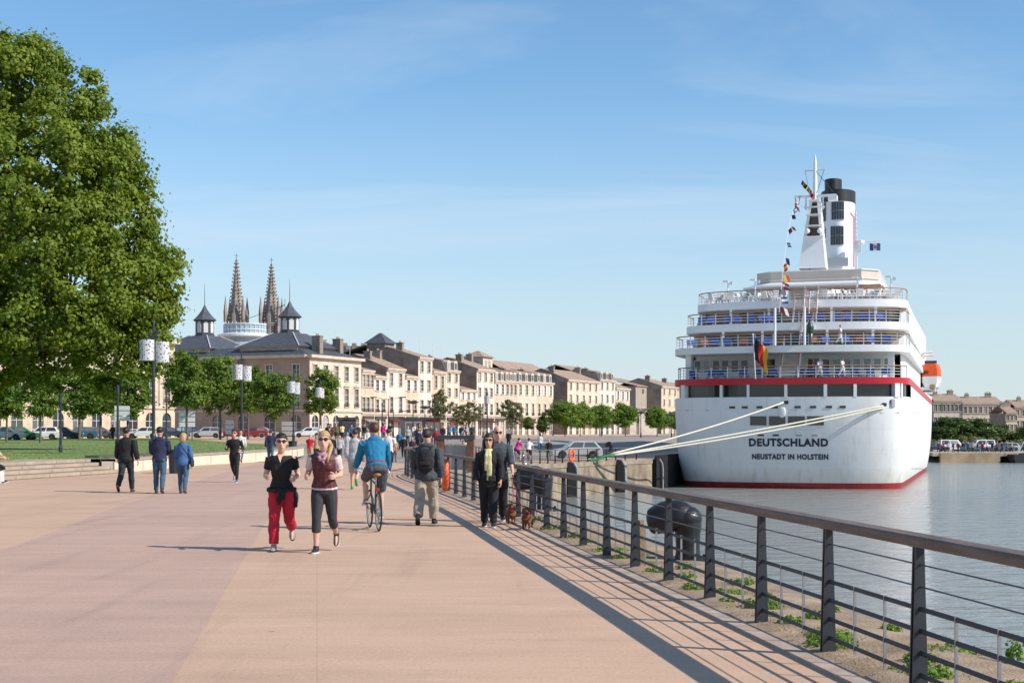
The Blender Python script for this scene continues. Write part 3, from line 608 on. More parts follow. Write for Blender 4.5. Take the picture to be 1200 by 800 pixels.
# ---- right bank behind the ship
RB_ = [(1094, 1128, 470, 7, 'pale stone terrace house next to the ship on the far bank', 0, M_TILE), (1128, 1176, 473, 8, 'long pale stone house, widest on the far bank', 0, M_TILE), (1179, 1192, 484, 3, 'low peach house with dark side wall near the right edge', 1, M_TILE), (1189, 1240, 477, 8, 'stone house cut by the right edge of the photo', 2, M_TILE)]
for (x0, x1, yt, nb, lab, sti, rm) in RB_:
    Y = 335 if yt != 484 else 318; a, b = at(x0, Y, z=0), at(x1, Y, z=0); G = -.9; H = CH + (HY - yt) * Y / F - G; W_ = b.x - a.x
    r = thing('town_house', lab, 'house', (a.x, Y, G), R(2), 'stone houses on the far bank')
    hh = H / 3; facade(r, Matrix.Identity(4), W_, [(hh * i + hh * .25, hh * .52, .8, nb, False, 1, 0) for i in range(3)], STONES[sti], top=H)
    mb = MB()
    for x in (0, W_): mb.quad((x, .001, 0), (x, 10, 0), (x, 10, H), (x, .001, H))
    mb.quad((0, 10, 0), (W_, 10, 0), (W_, 10, H), (0, 10, H)); mb.quad((0, .8, 0), (W_, .8, 0), (W_, .8, H), (0, .8, H), 1); mb.build('party_wall', [M_GREY, M_SHOP], r)
    mb = MB(); mb.box((W_ / 2, -.14, H), (W_ + .1, .4, .3)); mb.build('cornice', M_TRIM, r)
    mb = MB(); roof_gable(mb, W_, 10, H + .16, 1.7); rf = mb.build('roof', rm, r); chimney(rf, W_ * .25, 4, H + .9, .9, 1.3); chimney(rf, W_ * .8, 4.5, H + .9, 1.4, 1.6)
r = thing('rear_building', 'dark slate-clad block rising behind the far bank houses', 'building', at(1172, 350, z=-.9), 0)
mb = MB(); mb.prism([(0, 0), (4.4, 0), (4.4, 6), (0, 6)], 0, 8.4); mb.build('wall', M_SLATE, r); mb = MB(); roof_hip(mb, -.2, 4.6, -.2, 6.2, 8.4, .5, 2, 3); mb.build('roof', M_SLATE, r)
mb = MB(); a = Vector((66, 224)); BKZ = -1.95
mb.prism([(40, 330), (75, 262), (66, 223), (77, 223), (112, 223), (1200, 240), (1200, 900), (40, 900)], BKZ - .5, BKZ); tag(mb.build('far_bank', mat('bank_paving', (.42, .34, .26), .9, .2, .1, world=True)), kind='structure')
mb = MB(); mb.prism([(67.4, 222.6), (76.7, 222.6), (76.7, 223.3), (67.4, 223.3)], WATER - 1, BKZ + .03); mb.v = [(x - .3, y, z) for x, y, z in mb.v]
q = mb.build('quay_wall', mat('ochre_quay_stone', (.36, .27, .17), .9, .3, .5, world=True)); tag(q, 'low ochre stone embankment wall across the water on the right', 'wall')
# ---------------------------------------------------------------- trees
def leaf_mat(name, ca, cb, tr=(.12, .2, .02)):
    m = bpy.data.materials.new(name); m.use_nodes = True; t = m.node_tree; n = t.nodes; l = t.links; b = n['Principled BSDF']; o = n['Material Output']
    a = n.new('ShaderNodeAttribute'); a.attribute_name = 'tint'; k = n.new('ShaderNodeMix'); k.data_type = 'RGBA'; l.new(a.outputs['Fac'], k.inputs[0]); k.inputs[6].default_value = (*ca, 1); k.inputs[7].default_value = (*cb, 1)
    l.new(k.outputs[2], b.inputs['Base Color']); b.inputs['Roughness'].default_value = .55; b.inputs['Specular IOR Level'].default_value = .35
    tb = n.new('ShaderNodeBsdfTranslucent'); g = n.new('ShaderNodeMix'); g.data_type = 'RGBA'; g.blend_type = 'MIX'; g.inputs[0].default_value = .5; l.new(k.outputs[2], g.inputs[6]); g.inputs[7].default_value = (*tr, 1); l.new(g.outputs[2], tb.inputs[0])
    s = n.new('ShaderNodeMixShader'); s.inputs[0].default_value = .36; l.new(b.outputs[0], s.inputs[1]); l.new(tb.outputs[0], s.inputs[2]); l.new(s.outputs[0], o.inputs[0]); return m
def leaves(name, cen, out, size, m, tint=None):
    """one mesh of many separate folded leaves (numpy)"""
    n = len(cen); nr = out + RNG.normal(0, .55, (n, 3)); nr[:, 2] += .3; nr /= np.linalg.norm(nr, axis=1)[:, None] + 1e-9
    rv = RNG.normal(0, 1, (n, 3)); rv[:, 2] -= .4; ax = rv - nr * (rv * nr).sum(1)[:, None]; ax /= np.linalg.norm(ax, axis=1)[:, None] + 1e-9; sd = np.cross(nr, ax)
    s = (size * (.65 + .7 * RNG.random(n)))[:, None]
    b = cen - ax * s * .5; t = cen + ax * s * .5; w = .46; f = .16
    P = [b, cen - ax * s * .12 + sd * s * w - nr * s * f, cen + ax * s * .22 + sd * s * w * .75 - nr * s * f * .7, t, cen + ax * s * .22 - sd * s * w * .75 - nr * s * f * .7, cen - ax * s * .12 - sd * s * w - nr * s * f]
    V = np.stack(P, 1).reshape(-1, 3).astype(np.float32); q = np.arange(n)[:, None] * 6
    me = bpy.data.meshes.new(name); me.vertices.add(len(V)); me.vertices.foreach_set('co', V.ravel())
    loops = np.concatenate([q + np.array([0, 1, 2, 3]), q + np.array([0, 3, 4, 5])], 1).reshape(-1).astype(np.int32)
    me.loops.add(len(loops)); me.loops.foreach_set('vertex_index', loops); me.polygons.add(2 * n); me.polygons.foreach_set('loop_start', np.arange(0, len(loops), 4).astype(np.int32))
    me.update(calc_edges=True); me.materials.append(m)
    tn = RNG.random(n) * .6 if tint is None else tint + RNG.normal(0, .13, n)
    at_ = me.attributes.new('tint', 'FLOAT', 'FACE'); at_.data.foreach_set('value', np.repeat(np.clip(tn, 0, 1), 2).astype(np.float32)); me.validate(); return me
def crown_pts(lobes, nclump, nleaf, rc, inner=.12, squash=.8, gap=None):
    """lobes: (x,y,z,r); clumps sit on the lobes' skin, leaves on each clump's skin"""
    lb = np.array(lobes); wt = lb[:, 3] ** 2; wt /= wt.sum(); cs = []
    while len(cs) < nclump:
        k = RNG.choice(len(lb), p=wt); d = RNG.normal(0, 1, 3); d /= np.linalg.norm(d)
        rr = lb[k, 3] * ((.72 + .36 * RNG.random()) if RNG.random() > inner else RNG.random() * .8)
        p = lb[k, :3] + d * rr * np.array([1, 1, .95]); dist = np.linalg.norm(lb[:, :3] - p, axis=1) / lb[:, 3]
        if (dist < .72).any() and RNG.random() > .15: continue
        cs.append((*p, *d))
    cs = np.array(cs); cr = rc * (.55 + .8 * RNG.random(nclump)); ct = RNG.random(nclump)
    w = cr ** 2; w /= w.sum(); ki = RNG.choice(nclump, nleaf, p=w)
    d = RNG.normal(0, 1, (nleaf, 3)); d /= np.linalg.norm(d, axis=1)[:, None]
    rad = (cr[ki] * np.abs(RNG.normal(.62, .42, nleaf)))[:, None]; cen = cs[ki, :3] + d * rad * np.array([1.15, 1.15, squash])
    out = d * .7 + cs[ki, 3:] * .5; return cen, out, .1 + .7 * ct[ki], cs
M_BARK = mat('mottled_bark', (.17, .14, .105), .9, .4, 1.6, .6, 12, stretch=(1, 1, .4)); M_BARK2 = mat('grey_bark', (.13, .11, .09), .9, .3, 4)
LM_P = leaf_mat('plane_leaf', (.075, .13, .012), (.24, .305, .030), (.42, .50, .036)); LM_Y = leaf_mat('young_leaf', (.085, .155, .02), (.185, .275, .036), (.25, .36, .03)); LM_B = leaf_mat('bright_leaf', (.10, .19, .024), (.22, .33, .045), (.34, .48, .04)); LM_O = leaf_mat('olive_leaf', (.18, .19, .08), (.27, .275, .13), (.14, .17, .05)); LM_D = leaf_mat('dark_leaf', (.05, .095, .024), (.095, .145, .034))
# the big plane tree at the left
Y0 = 84.; kx = Y0 / F
def lobe(x, y, r, dy): p = at(x, Y0 + dy, y); return (p.x, p.y, p.z, r * kx)
LB = [lobe(5, 128, 84, 0), lobe(-70, 110, 100, 1), lobe(72, 205, 86, -1), lobe(118, 262, 62, 0), lobe(20, 240, 110, -3), lobe(95, 330, 86, -2), lobe(158, 345, 52, .5), lobe(25, 350, 90, -3.5), lobe(135, 392, 50, -.5), lobe(60, 408, 52, -2), lobe(-10, 405, 55, -2.5), lobe(40, 190, 90, 4), lobe(60, 330, 100, 5), lobe(175, 395, 26, .5), lobe(122, 200, 40, 0), lobe(138, 232, 30, 0), lobe(176, 312, 26, 1), lobe(170, 350, 26, -.5), lobe(30, 80, 40, 0), lobe(75, 130, 40, .5), lobe(-120, 220, 130, 0), lobe(-140, 340, 120, -1), lobe(-230, 280, 110, 0)]
LB += [lobe(x, y, r, d) for x, y, r, d in ((88, 92, 22, 0), (108, 118, 20, 1), (132, 168, 20, 0), (152, 192, 18, -1), (166, 226, 18, 0), (162, 268, 20, 1), (192, 300, 18, 0), (200, 332, 14, -1), (192, 368, 15, 0), (206, 302, 9, 0), (48, 68, 22, 0), (10, 62, 20, 1), (184, 408, 18, 0), (165, 425, 20, -1), (120, 442, 18, 0), (150, 300, 22, -3), (100, 380, 24, -5), (40, 290, 30, -6.5))]
cen, out_, tn, cs = crown_pts(LB, 2300, 290000, .62, .14)
PT = thing('plane_tree', 'huge leafy plane tree filling the upper left of the scene', 'tree', (-35.5, 84.5, LZ))
off = np.array([-35.5, 84.5, LZ]); obj('crown', leaves('crown', cen - off, out_, .205, LM_P, tn), PT)
mb = MB(); mb.tube([(0, 0, -.2), (0, 0, .4), (.05, 0, 2), (0, 0, 4), (.2, 0, 7), (.1, 0, 11), (.4, 0, 17)], [.72, .5, .43, .42, .4, .26, .08], 12)
for l in LB[:21]:
    e = Vector(l[:3]) - Vector(off); s = Vector((.1, 0, 3.6 + random.random() * 3)); mid = s.lerp(e, .5) + Vector((random.uniform(-.5, .5), random.uniform(-.5, .5), random.uniform(-.9, .2))); mb.tube([s, s.lerp(mid, .5), mid, mid.lerp(e, .6), e], [.2, .17, .13, .08, .03], 7)
_o = Vector(off); mb.tube(spline([at(-70, 83, 492) - _o, at(-34, 83, 468) - _o, at(-6, 82.5, 447) - _o, at(14, 82, 432) - _o, at(40, 82, 408) - _o, at(60, 82.5, 380) - _o], 4), [.34, .33, .32, .30, .28, .27, .26, .25, .24, .23, .22, .2, .19, .18, .16, .15, .13, .11, .09, .07, .05], 9)
mb.build('trunk', M_BARK, PT, smooth=True)
# smaller trees
def tree_proto(nm, label, H, crown_r, crown_h, base, nleaf, ls, lm, nc=120, cone=False, sparse=False):
    r = thing(nm, label, 'tree'); lb = []; cz = base + crown_h / 2
    for i in range(11):
        u = (i + .5) / 11; z = base + crown_h * (.14 + .72 * u); w = crown_r * (math.sin(math.pi * (.16 + .74 * u)) if not cone else (1.05 - .85 * u)); q = i * 2.4 + random.uniform(-.5, .5); e_ = random.uniform(.35, .75)
        lb.append((math.cos(q) * w * e_, math.sin(q) * w * e_, z + random.uniform(-.3, .3), w * random.uniform(.38, .62) + .12))
    c, o, tn, cs = crown_pts(lb, nc, nleaf, crown_r * (.2 if not sparse else .16), .3)
    obj('crown', leaves('crown', c, o, ls, lm, tn), r)
    mb = MB(); mb.tube([(0, 0, -.3), (.03, 0, base * .5), (0, 0, base), (.05, .03, cz), (0, 0, base + crown_h * .85)], [.13, .1, .09, .06, .02], 7)
    for l in lb: mb.tube([(0, 0, base + random.random() * crown_h * .4), (l[0] * .6, l[1] * .6, l[2] - .4), l[:3]], [.05, .035, .012], 5)
    mb.build('trunk', M_BARK2, r); return r
used = {}; random.seed(21)
TP = {
 'lime': lambda: tree_proto('lime_tree', '', 8, 2.0, 5.4, 2.3, 9500, .19, LM_Y), 'lime2': lambda: tree_proto('lime_tree', '', 8, 2.3, 5.0, 2.4, 10000, .19, LM_Y, 150),
 'olive': lambda: tree_proto('olive_tree', '', 6, 1.9, 4.4, 1.9, 3600, .22, LM_O, 90, sparse=True), 'cone': lambda: tree_proto('hornbeam_tree', '', 5, 1.7, 4.4, 1.0, 6000, .2, LM_D, 110, cone=True),
 'round': lambda: tree_proto('maple_tree', '', 7, 2.9, 5.6, 1.9, 12000, .24, LM_B, 170), 'round2': lambda: tree_proto('maple_tree', '', 7, 2.6, 5.6, 1.7, 11000, .24, LM_B, 150), 'dark': lambda: tree_proto('oak_tree', '', 7, 3.2, 5.2, .6, 8000, .3, LM_D, 120)}
def plant(kind, x, Y, ytop, label, group=None, wid=1.0, rot=0, base=None):
    if kind not in used:
        r = TP[kind](); used[kind] = r
    else: r = copy_tree(used[kind])
    g = gz((x - 600) / F * Y, Y) if base is None else base
    zt = CH + (HY - ytop) * Y / F; H0 = {'lime': 7.7, 'lime2': 7.4, 'olive': 6.3, 'cone': 5.4, 'round': 7.5, 'round2': 7.3, 'dark': 5.8}[kind]; s = (zt - g) / H0
    r.location = at(x, Y, z=g); r.scale = (s * wid, s * wid, s); r.rotation_euler = (0, 0, rot); tag(r, label, 'tree', group)
G1 = 'young trees along the lawn'
plant('lime', 47, 128, 430, 'young lime tree under the plane tree, nearest the left edge', G1, 1.15, .3, LZ); plant('lime2', 93, 150, 428, 'young lime tree between the two dark lamp poles on the lawn', G1, 1.2, 1.9, LZ)
plant('lime', 118, 165, 430, 'young lime tree beneath the right part of the plane crown', G1, 1.2, 4, LZ); plant('lime2', 150, 158, 434, 'rounded young tree at the right tip of the plane crown', G1, 1.1, 2.8, LZ); plant('lime', 8, 140, 440, 'young lime tree cut by the left edge', G1, 1.2, 5, LZ)
plant('lime', 219, 150, 406, 'tall slim young lime tree right of the perforated lamp', G1, 1.02, 1.1, LZ); plant('lime2', 258, 160, 414, 'young lime tree just left of the second perforated lamp', G1, .95, .6, LZ); plant('lime', 291, 165, 424, 'bright young lime tree right of the second perforated lamp', G1, 1.05, 3.3, LZ)
plant('lime2', 322, 158, 434, 'young lime tree left of the third perforated lamp', G1, 1.05, 2.2, LZ); plant('lime', 376, 168, 428, 'young lime tree behind the fourth perforated lamp', G1, 1.0, 5.2, LZ)
G2 = 'small trees along the row'
plant('olive', 516, 205, 455, 'thin sparse pale-leaved tree in front of the tall narrow white house', G2, .8, .4); plant('olive', 549, 200, 470, 'round sparse olive-toned tree in front of the lowest house', G2, 1.35, 2); plant('olive', 598, 215, 467, 'olive-toned tree by the perforated lamp in mid row', G2, 1.1, 4)
plant('lime', 619, 225, 487, 'small green tree between the olive-toned tree and the dark cone tree', G2, 1.1, 2.2); plant('cone', 636, 222, 481, 'dark cone-shaped tree left of the leafy tree row', G2, 1.0, 1)
G3 = 'leafy trees in front of the broad pale house'
for i, (x, yt, lab) in enumerate(((662, 469, 'leafy tree at the left end of the row right of the cone tree'), (680, 471, 'second leafy tree from the left right of the cone tree'), (703, 473, 'leafy tree above the parked silver car'), (733, 472, 'wide bright leafy tree at the middle right of the row'), (770, 476, 'leafy tree just left of the ship, by the dark lamp'), (790, 480, 'leafy tree partly hidden by the ship'))):
    plant('round' if i % 2 == 0 else 'round2', x, 225 + 6 * i, yt, lab, G3, 1.12 + .1 * (i % 3 == 0), i * 1.3)
G4 = 'trees on the far bank'
for i, (x, yt, w, lab) in enumerate(((1100, 494, 1.1, 'dark round tree touching the ship on the far bank'), (1115, 490, 1.5, 'wide dark tree right of the ship on the far bank'), (1143, 491, 1.5, 'wide green tree in the middle of the far bank'), (1172, 498, 1.0, 'small dark tree right of the wide green tree on the far bank'), (1200, 500, 1.2, 'dark tree at the right edge on the far bank'))):
    plant('dark', x, 285, yt, lab, G4, w, i, base=-1.9)
c, o_, tn, cs = crown_pts([(x, 0, .6, 1.1) for x in np.arange(-8, 13, 1.2)], 70, 7000, .5, .2)
h = obj('hedge', leaves('hedge', c, o_, .3, LM_O, tn)); h.location = at(1140, 262, z=BKZ + .4); tag(h, 'long brownish hedge behind the parked cars on the far bank', 'hedge')
# ---------------------------------------------------------------- railings
M_WOOD = mat('weathered_hardwood', (.14, .088, .06), .6, .35, 3, .5, 30, world=True, stretch=(3, .35, 6), col2=(.20, .135, .098))
M_BALU = mat('galvanised_bar', (.30, .30, .30), .45, .15, 8, metal=.4)
def railing(path, label, skip_first=0.):
    pts = resample(path, 1.7); P = [Vector((p.x, p.y, gz(p.x, p.y) if p.y > 58 else 0)) for p in pts]
    r = thing('quay_railing', label, 'railing', P[0]); o0 = P[0]; Q = [p - o0 for p in P]
    dense = [Vector((p.x, p.y, gz(p.x, p.y) if p.y > 58 else 0)) - o0 for p in resample(path, .55)]
    dense[0] = Q[0]
    T = [(Q[min(i + 1, len(Q) - 1)] - Q[max(i - 1, 0)]).normalized() for i in range(len(Q))]
    for h, rad, nm in ((.865, .006, 'cable'), (.72, .006, 'cable'), (.575, .012, 'bar'), (.43, .012, 'bar'), (.285, .012, 'bar'), (.14, .012, 'bar')):
        mb = MB()
        if nm == 'cable': mb.tube([q + Vector((0, 0, h)) for q in dense], rad, 6)
        else: mb.tube([q + Vector((0, 0, h)) for q in dense], [(.009, .017)] * len(dense), 4, side=(1, 0, 0))
        mb.build(nm, M_STEEL if nm == 'bar' else mat('steel_cable', (.12, .12, .13), .35, metal=.6), r)
    # plank handrail: bevelled section with joints every 3.4 m
    mb = MB(); sec = [(-.085, 0), (.085, 0), (.085, .055), (.07, .07), (-.07, .07), (-.085, .055)]; k = len(sec); nd = len(dense)
    for a in range(0, nd - 1, 6):
        seg = dense[a:min(a + 7, nd)]; vs = []
        for i, q in enumerate(seg):
            g = a + i; t = (dense[min(g + 1, nd - 1)] - dense[max(g - 1, 0)]).normalized(); s = Vector((t.y, -t.x, 0)); c = q + (t * .003 if i == 0 else (-t * .003 if i == len(seg) - 1 else Vector((0, 0, 0))))
            vs += [c + s * u + Vector((0, 0, .99 + z)) for u, z in sec]
        n_ = len(seg); mb.add(vs, [(i * k + j, i * k + (j + 1) % k, (i + 1) * k + (j + 1) % k, (i + 1) * k + j) for i in range(n_ - 1) for j in range(k)] + [tuple(range(k)), tuple(reversed(range((n_ - 1) * k, n_ * k)))])
    mb.build('handrail', M_WOOD, r, bevel=0)
    pm = MB()
    pm.add([(sx * .011, sy * .065, 0) for sx, sy in ((-1, -1), (1, -1), (1, 1), (-1, 1))] + [(sx * .011, sy * .03 + .012, .99) for sx, sy in ((-1, -1), (1, -1), (1, 1), (-1, 1))], [(3, 2, 1, 0), (4, 5, 6, 7), (0, 1, 5, 4), (1, 2, 6, 5), (2, 3, 7, 6), (3, 0, 4, 7)])
    for s in (-1,): pass
    pm = MB()   # tapered pair of flat plates with a spacer, base flange
    for sx in (-1, 1):
        pm.add([(sx * .023 + a * .008, b * .055 + 0, 0) for a, b in ((-1, -1), (1, -1), (1, 1), (-1, 1))] + [(sx * .023 + a * .008, b * .028, .99) for a, b in ((-1, -1), (1, -1), (1, 1), (-1, 1))], [(3, 2, 1, 0), (4, 5, 6, 7), (0, 1, 5, 4), (1, 2, 6, 5), (2, 3, 7, 6), (3, 0, 4, 7)])
    pm.box((0, 0, .5), (.04, .05, .97)); pm.box((0, 0, .008), (.14, .18, .018)); pm.box((0, 0, .985), (.1, .1, .01))
    pme = pm.mesh('post', M_STEEL); bmm = MB(); bmm.box((0, 0, .345), (.012, .02, .5)); bme = bmm.mesh('baluster', M_BALU)
    for i, q in enumerate(Q):
        o = obj('post', pme, r); o.location = q; o.rotation_euler = (0, 0, math.atan2(T[i].y, T[i].x))
        if i < len(Q) - 1:
            for u in (1 / 3, 2 / 3):
                b = obj('baluster', bme, r); b.location = q.lerp(Q[i + 1], u); b.rotation_euler = (0, 0, math.atan2(T[i].y, T[i].x))
    return r
near = [p for p in rail if p.y <= 57.5]; far_ = [p for p in rail if p.y >= 57.5]
# start so that the posts fall where the photo has them
railing(resample(near, .05)[int((9.45 + 1.5) % 1.7 / .05) + 1:], 'long near quay railing with a wooden handrail and tapered dark posts')
railing(far_, 'farther quay railing curving round the inlet towards the ship')

# ---------------------------------------------------------------- bollards (curved black mooring heads)
M_BOLL = mat('black_bollard_paint', (.014, .014, .016), .36, .3, 5, .25, 40, spec=.5)
def bollard(x, Y, s, rz, label, nm='bollard'):
    r = thing(nm, label, 'bollard', at(x, Y, z=.02), rz, 'black mooring bollards')
    mb = MB(); sec = spline([(0, 0, 0), (0, 0, .2 * s), (0, 0, .42 * s), (-.02 * s, 0, .58 * s), (-.16 * s, 0, .68 * s), (-.36 * s, 0, .67 * s), (-.56 * s, 0, .59 * s), (-.63 * s, 0, .57 * s)], 5)
    rad = [.20, .19, .20, .24, .265, .255, .21, .12]; rr = np.interp(np.linspace(0, 7, len(sec)), range(8), rad) * s
    mb.tube(sec, list(map(float, rr)), 20, side=(0, 1, 0)); mb.ell((-.02 * s, 0, .66 * s), (.25 * s, .25 * s, .2 * s), 18, 10)
    mb.build('bollard_head', M_BOLL, r, smooth=True); mb = MB(); mb.lathe([(.34 * s, -.03), (.34 * s, .03), (.2 * s, .05)], 20)
    for i in range(6): mb.lathe([(.03, 0), (.03, .05)], 6, (.27 * s * math.cos(i * 1.047), .27 * s * math.sin(i * 1.047), .03))
    mb.build('base_plate', M_BOLL, r)
bollard(806, 18.9, .84, R(-14), 'large shiny black bollard nearest the camera beyond the railing'); bollard(636, 30.8, 1.0, R(-14), 'black bollard second along the quay, behind the dogs'); bollard(716, 114.6, .8, R(-40), 'small dark bollard holding the mooring ropes on the far quay')
mb = MB(); mb.box((0, 0, .3), (.07, .07, .62)); o = mb.build('wooden_stake', mat('old_timber', (.22, .15, .09), .9, .4, 8, .6, 40), bevel=.008); o.location = at(751.5, 18.0, z=.0); o.rotation_euler = (R(2), R(-2), .4); tag(o, 'short weathered wooden stake upright just beyond the railing', 'stake')
# ---------------------------------------------------------------- fender piles on the far wall
M_FEND = mat('fender_steel', (.05, .055, .065), .5, .3, 2); M_FENDL = mat('fender_face', (.24, .245, .25), .5, .25, 2)
wallpts = [p for p in edge if 95 < p.y < 128]
for x, lab in ((668, 'leftmost dark fender pile on the inlet wall'), (721, 'fender pile below the tied mooring ropes'), (766, 'fender pile next to the ship stern in the shade')):
    best = min(edge[:-6], key=lambda p: abs((p.x / p.y * F + 600) - x) if p.y > 95 else 1e9); i = edge.index(best); t = (edge[i + 1] - edge[i - 1]).normalized(); nn = Vector((t.y, -t.x)); g = gz(best.x, best.y)
    r = thing('fender_pile', lab, 'fender', (best.x, best.y, g), math.atan2(t.y, t.x) - math.pi / 2)
    r.location += Vector((nn.x * .08, nn.y * .08, 0)); mb = MB(); prof = [(.02, -6), (.75, -6), (.75, -.9), (.68, -.35), (.45, .0), (.12, .12), (.02, .1)]
    mb.prism_y(prof, -.22, .22); mb.prism_y([(x_ * .6, z_) for x_, z_ in ((0, -1.2), (.9, -1.2), (.9, -1.5), (0, -1.5))], -.2, .2); mb.prism_y([(0, -2.8), (.55, -2.8), (.55, -3.1), (0, -3.1)], -.2, .2); mb.build('pile', M_FEND, r, bevel=.02)
    mb = MB(); mb.prism_y([(.76, -6), (.80, -6), (.80, -.9), (.73, -.33), (.5, .05), (.47, .03), (.69, -.36), (.76, -.92)], -.19, .19); mb.build('rubbing_face', M_FENDL, r)
# black panels added as the ship's shade on the quay beside the stern
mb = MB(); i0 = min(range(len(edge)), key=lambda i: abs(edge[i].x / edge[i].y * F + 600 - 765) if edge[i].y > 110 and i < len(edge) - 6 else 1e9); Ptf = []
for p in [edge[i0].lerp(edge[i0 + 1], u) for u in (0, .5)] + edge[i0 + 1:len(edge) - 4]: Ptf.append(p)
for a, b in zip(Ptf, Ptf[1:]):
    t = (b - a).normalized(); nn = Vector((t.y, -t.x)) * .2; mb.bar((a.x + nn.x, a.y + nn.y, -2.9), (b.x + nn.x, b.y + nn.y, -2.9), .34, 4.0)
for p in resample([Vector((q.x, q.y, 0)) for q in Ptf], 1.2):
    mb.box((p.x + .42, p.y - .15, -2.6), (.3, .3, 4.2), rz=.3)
q = mb.build('shade_panel', mat('shade_black', (.012, .012, .013), .8, .4, 2, .5, 9, world=True)); tag(q, 'added black panels standing in for shade along the quay beside the ship stern', 'fender')
# ---------------------------------------------------------------- weathered steel gate, life rings
g = thing('steel_portal', 'low rust-brown steel portal with a dark top beam behind the railing', 'portal', at(536, 59, z=-.02), R(-6)); M_RUST = mat('weathered_steel', (.16, .065, .04), .8, .5, 3, .3, 30)
for x in (-.72, .55):
    mb = MB(); mb.box((x, 0, .68), (.30, .30, 1.36)); mb.box((x - .02, .45, .62), (.22, .3, 1.22)); mb.build('post', M_RUST, g, bevel=.01)
mb = MB(); mb.box((-.08, 0, 1.45), (1.62, .36, .17)); mb.build('beam', mat('dark_beam', (.05, .05, .055), .6, .2, 4), g, bevel=.01); mb = MB(); mb.box((-.08, .05, .6), (.95, .05, 1.0)); mb.build('panel', mat('worn_grey_panel', (.33, .31, .29), .7, .3, 2), g)
M_ORNG = mat('orange_lifering', (.80, .10, .015), .45, .1, 4)
def life_ring(loc, rz, s, label, tilt=0):
    r = thing('life_ring', label, 'life ring', loc, rz, None); mb = MB(); n = 28; m = 10
    for i in range(n):
        pass
    vs = []; 
    for i in range(n):
        a = 2 * math.pi * i / n
        for j in range(m):
            b = 2 * math.pi * j / m; q = .31 + .095 * math.cos(b); vs.append((q * math.cos(a) * s, .075 * math.sin(b) * s, q * math.sin(a) * s))
    mb.add(vs, [(i * m + j, ((i + 1) % n) * m + j, ((i + 1) % n) * m + (j + 1) % m, i * m + (j + 1) % m) for i in range(n) for j in range(m)]); mb.build('ring', M_ORNG, r, smooth=True)
    for k in range(4):
        a = math.pi / 4 + k * math.pi / 2; b = MB(); b.tube([(q * math.cos(a) * s, .0, q * math.sin(a) * s) for q in (.2, .42)], .001, 4)
        vs = []; 
        for da in (-.1, .1):
            for j in range(m):
                bb = 2 * math.pi * j / m; q = .31 + .099 * math.cos(bb); vs.append((q * math.cos(a + da) * s, .079 * math.sin(bb) * s, q * math.sin(a + da) * s))
        b = MB(); b.add(vs, [(j, m + j, m + (j + 1) % m, (j + 1) % m) for j in range(m)]); b.build('band', mat('ring_band', (.75, .22, .1), .5), r, smooth=True)
    return r
lr = life_ring((0, 0, 0), 0, 1.0, 'orange life ring case hung on the inner side of the near railing'); 
pr = [p for p in near if 39 < p.y < 41][0]; lr.location = Vector((pr.x - .13, pr.y, .50)); lr.rotation_euler = (0, 0, R(98)); lr.scale = (1, 1.15, 1.12)
l2 = copy_tree(lr); tag(l2, 'small orange life ring hung on the far railing near the silver car'); pf = min(far_, key=lambda p: abs(p.x / p.y * F + 600 - 670)); l2.location = (pf.x - .05, pf.y - .3, gz(pf.x, pf.y) + .55); l2.rotation_euler = (0, 0, R(50)); l2.scale = (1, 1.1, 1.3)
# ---------------------------------------------------------------- lamps
M_PERF = bpy.data.materials.new('perforated_white_shade'); M_PERF.use_nodes = True; t = M_PERF.node_tree; n_ = t.nodes; l_ = t.links; b_ = n_['Principled BSDF']; b_.inputs['Roughness'].default_value = .45
tcn = n_.new('ShaderNodeTexCoord'); vo = n_.new('ShaderNodeTexVoronoi'); vo.inputs['Scale'].default_value = 7.5; l_.new(tcn.outputs['Object'], vo.inputs['Vector']); rp = n_.new('ShaderNodeMapRange'); rp.inputs[1].default_value = .30; rp.inputs[2].default_value = .36; l_.new(vo.outputs['Distance'], rp.inputs[0])
mxx = n_.new('ShaderNodeMix'); mxx.data_type = 'RGBA'; l_.new(rp.outputs[0], mxx.inputs[0]); mxx.inputs[6].default_value = (.12, .12, .13, 1); mxx.inputs[7].default_value = (.56, .56, .57, 1); l_.new(mxx.outputs[2], b_.inputs['Base Color'])
def lamp_proto():
    r = thing('street_lamp', '', 'street lamp'); mb = MB(); mb.lathe([(.13, 0), (.13, .9), (.085, 1.0), (.075, 4.6), (.05, 6.4), (.015, 6.7)], 10); mb.lathe([(.2, 0), (.2, .05)], 10); mb.build('pole', M_STEEL, r, smooth=False)
    for (dx, dy, z) in ((-.29, -.12, 4.58), (.36, .22, 4.50)):
        s = MB(); s.lathe([(.34, 0), (.35, .0), (.35, 1.02), (.34, 1.02)], 20, (dx, dy, z)); s.build('lamp_shade', M_PERF, r); a = MB(); a.bar((0, 0, z + .2), (dx, dy, z + .2), .04, .04); a.bar((0, 0, z + .85), (dx, dy, z + .85), .04, .04); a.build('arm', M_STEEL, r)
    mb = MB(); mb.box((.0, .0, 5.75), (.5, .12, .12)); mb.box((-.2, 0, 5.87), (.14, .2, .2)); mb.box((.16, 0, 5.95), (.2, .14, .16)); mb.build('spotlight', M_STEEL, r); return r
LP = lamp_proto(); GL = 'perforated twin-drum street lamps'
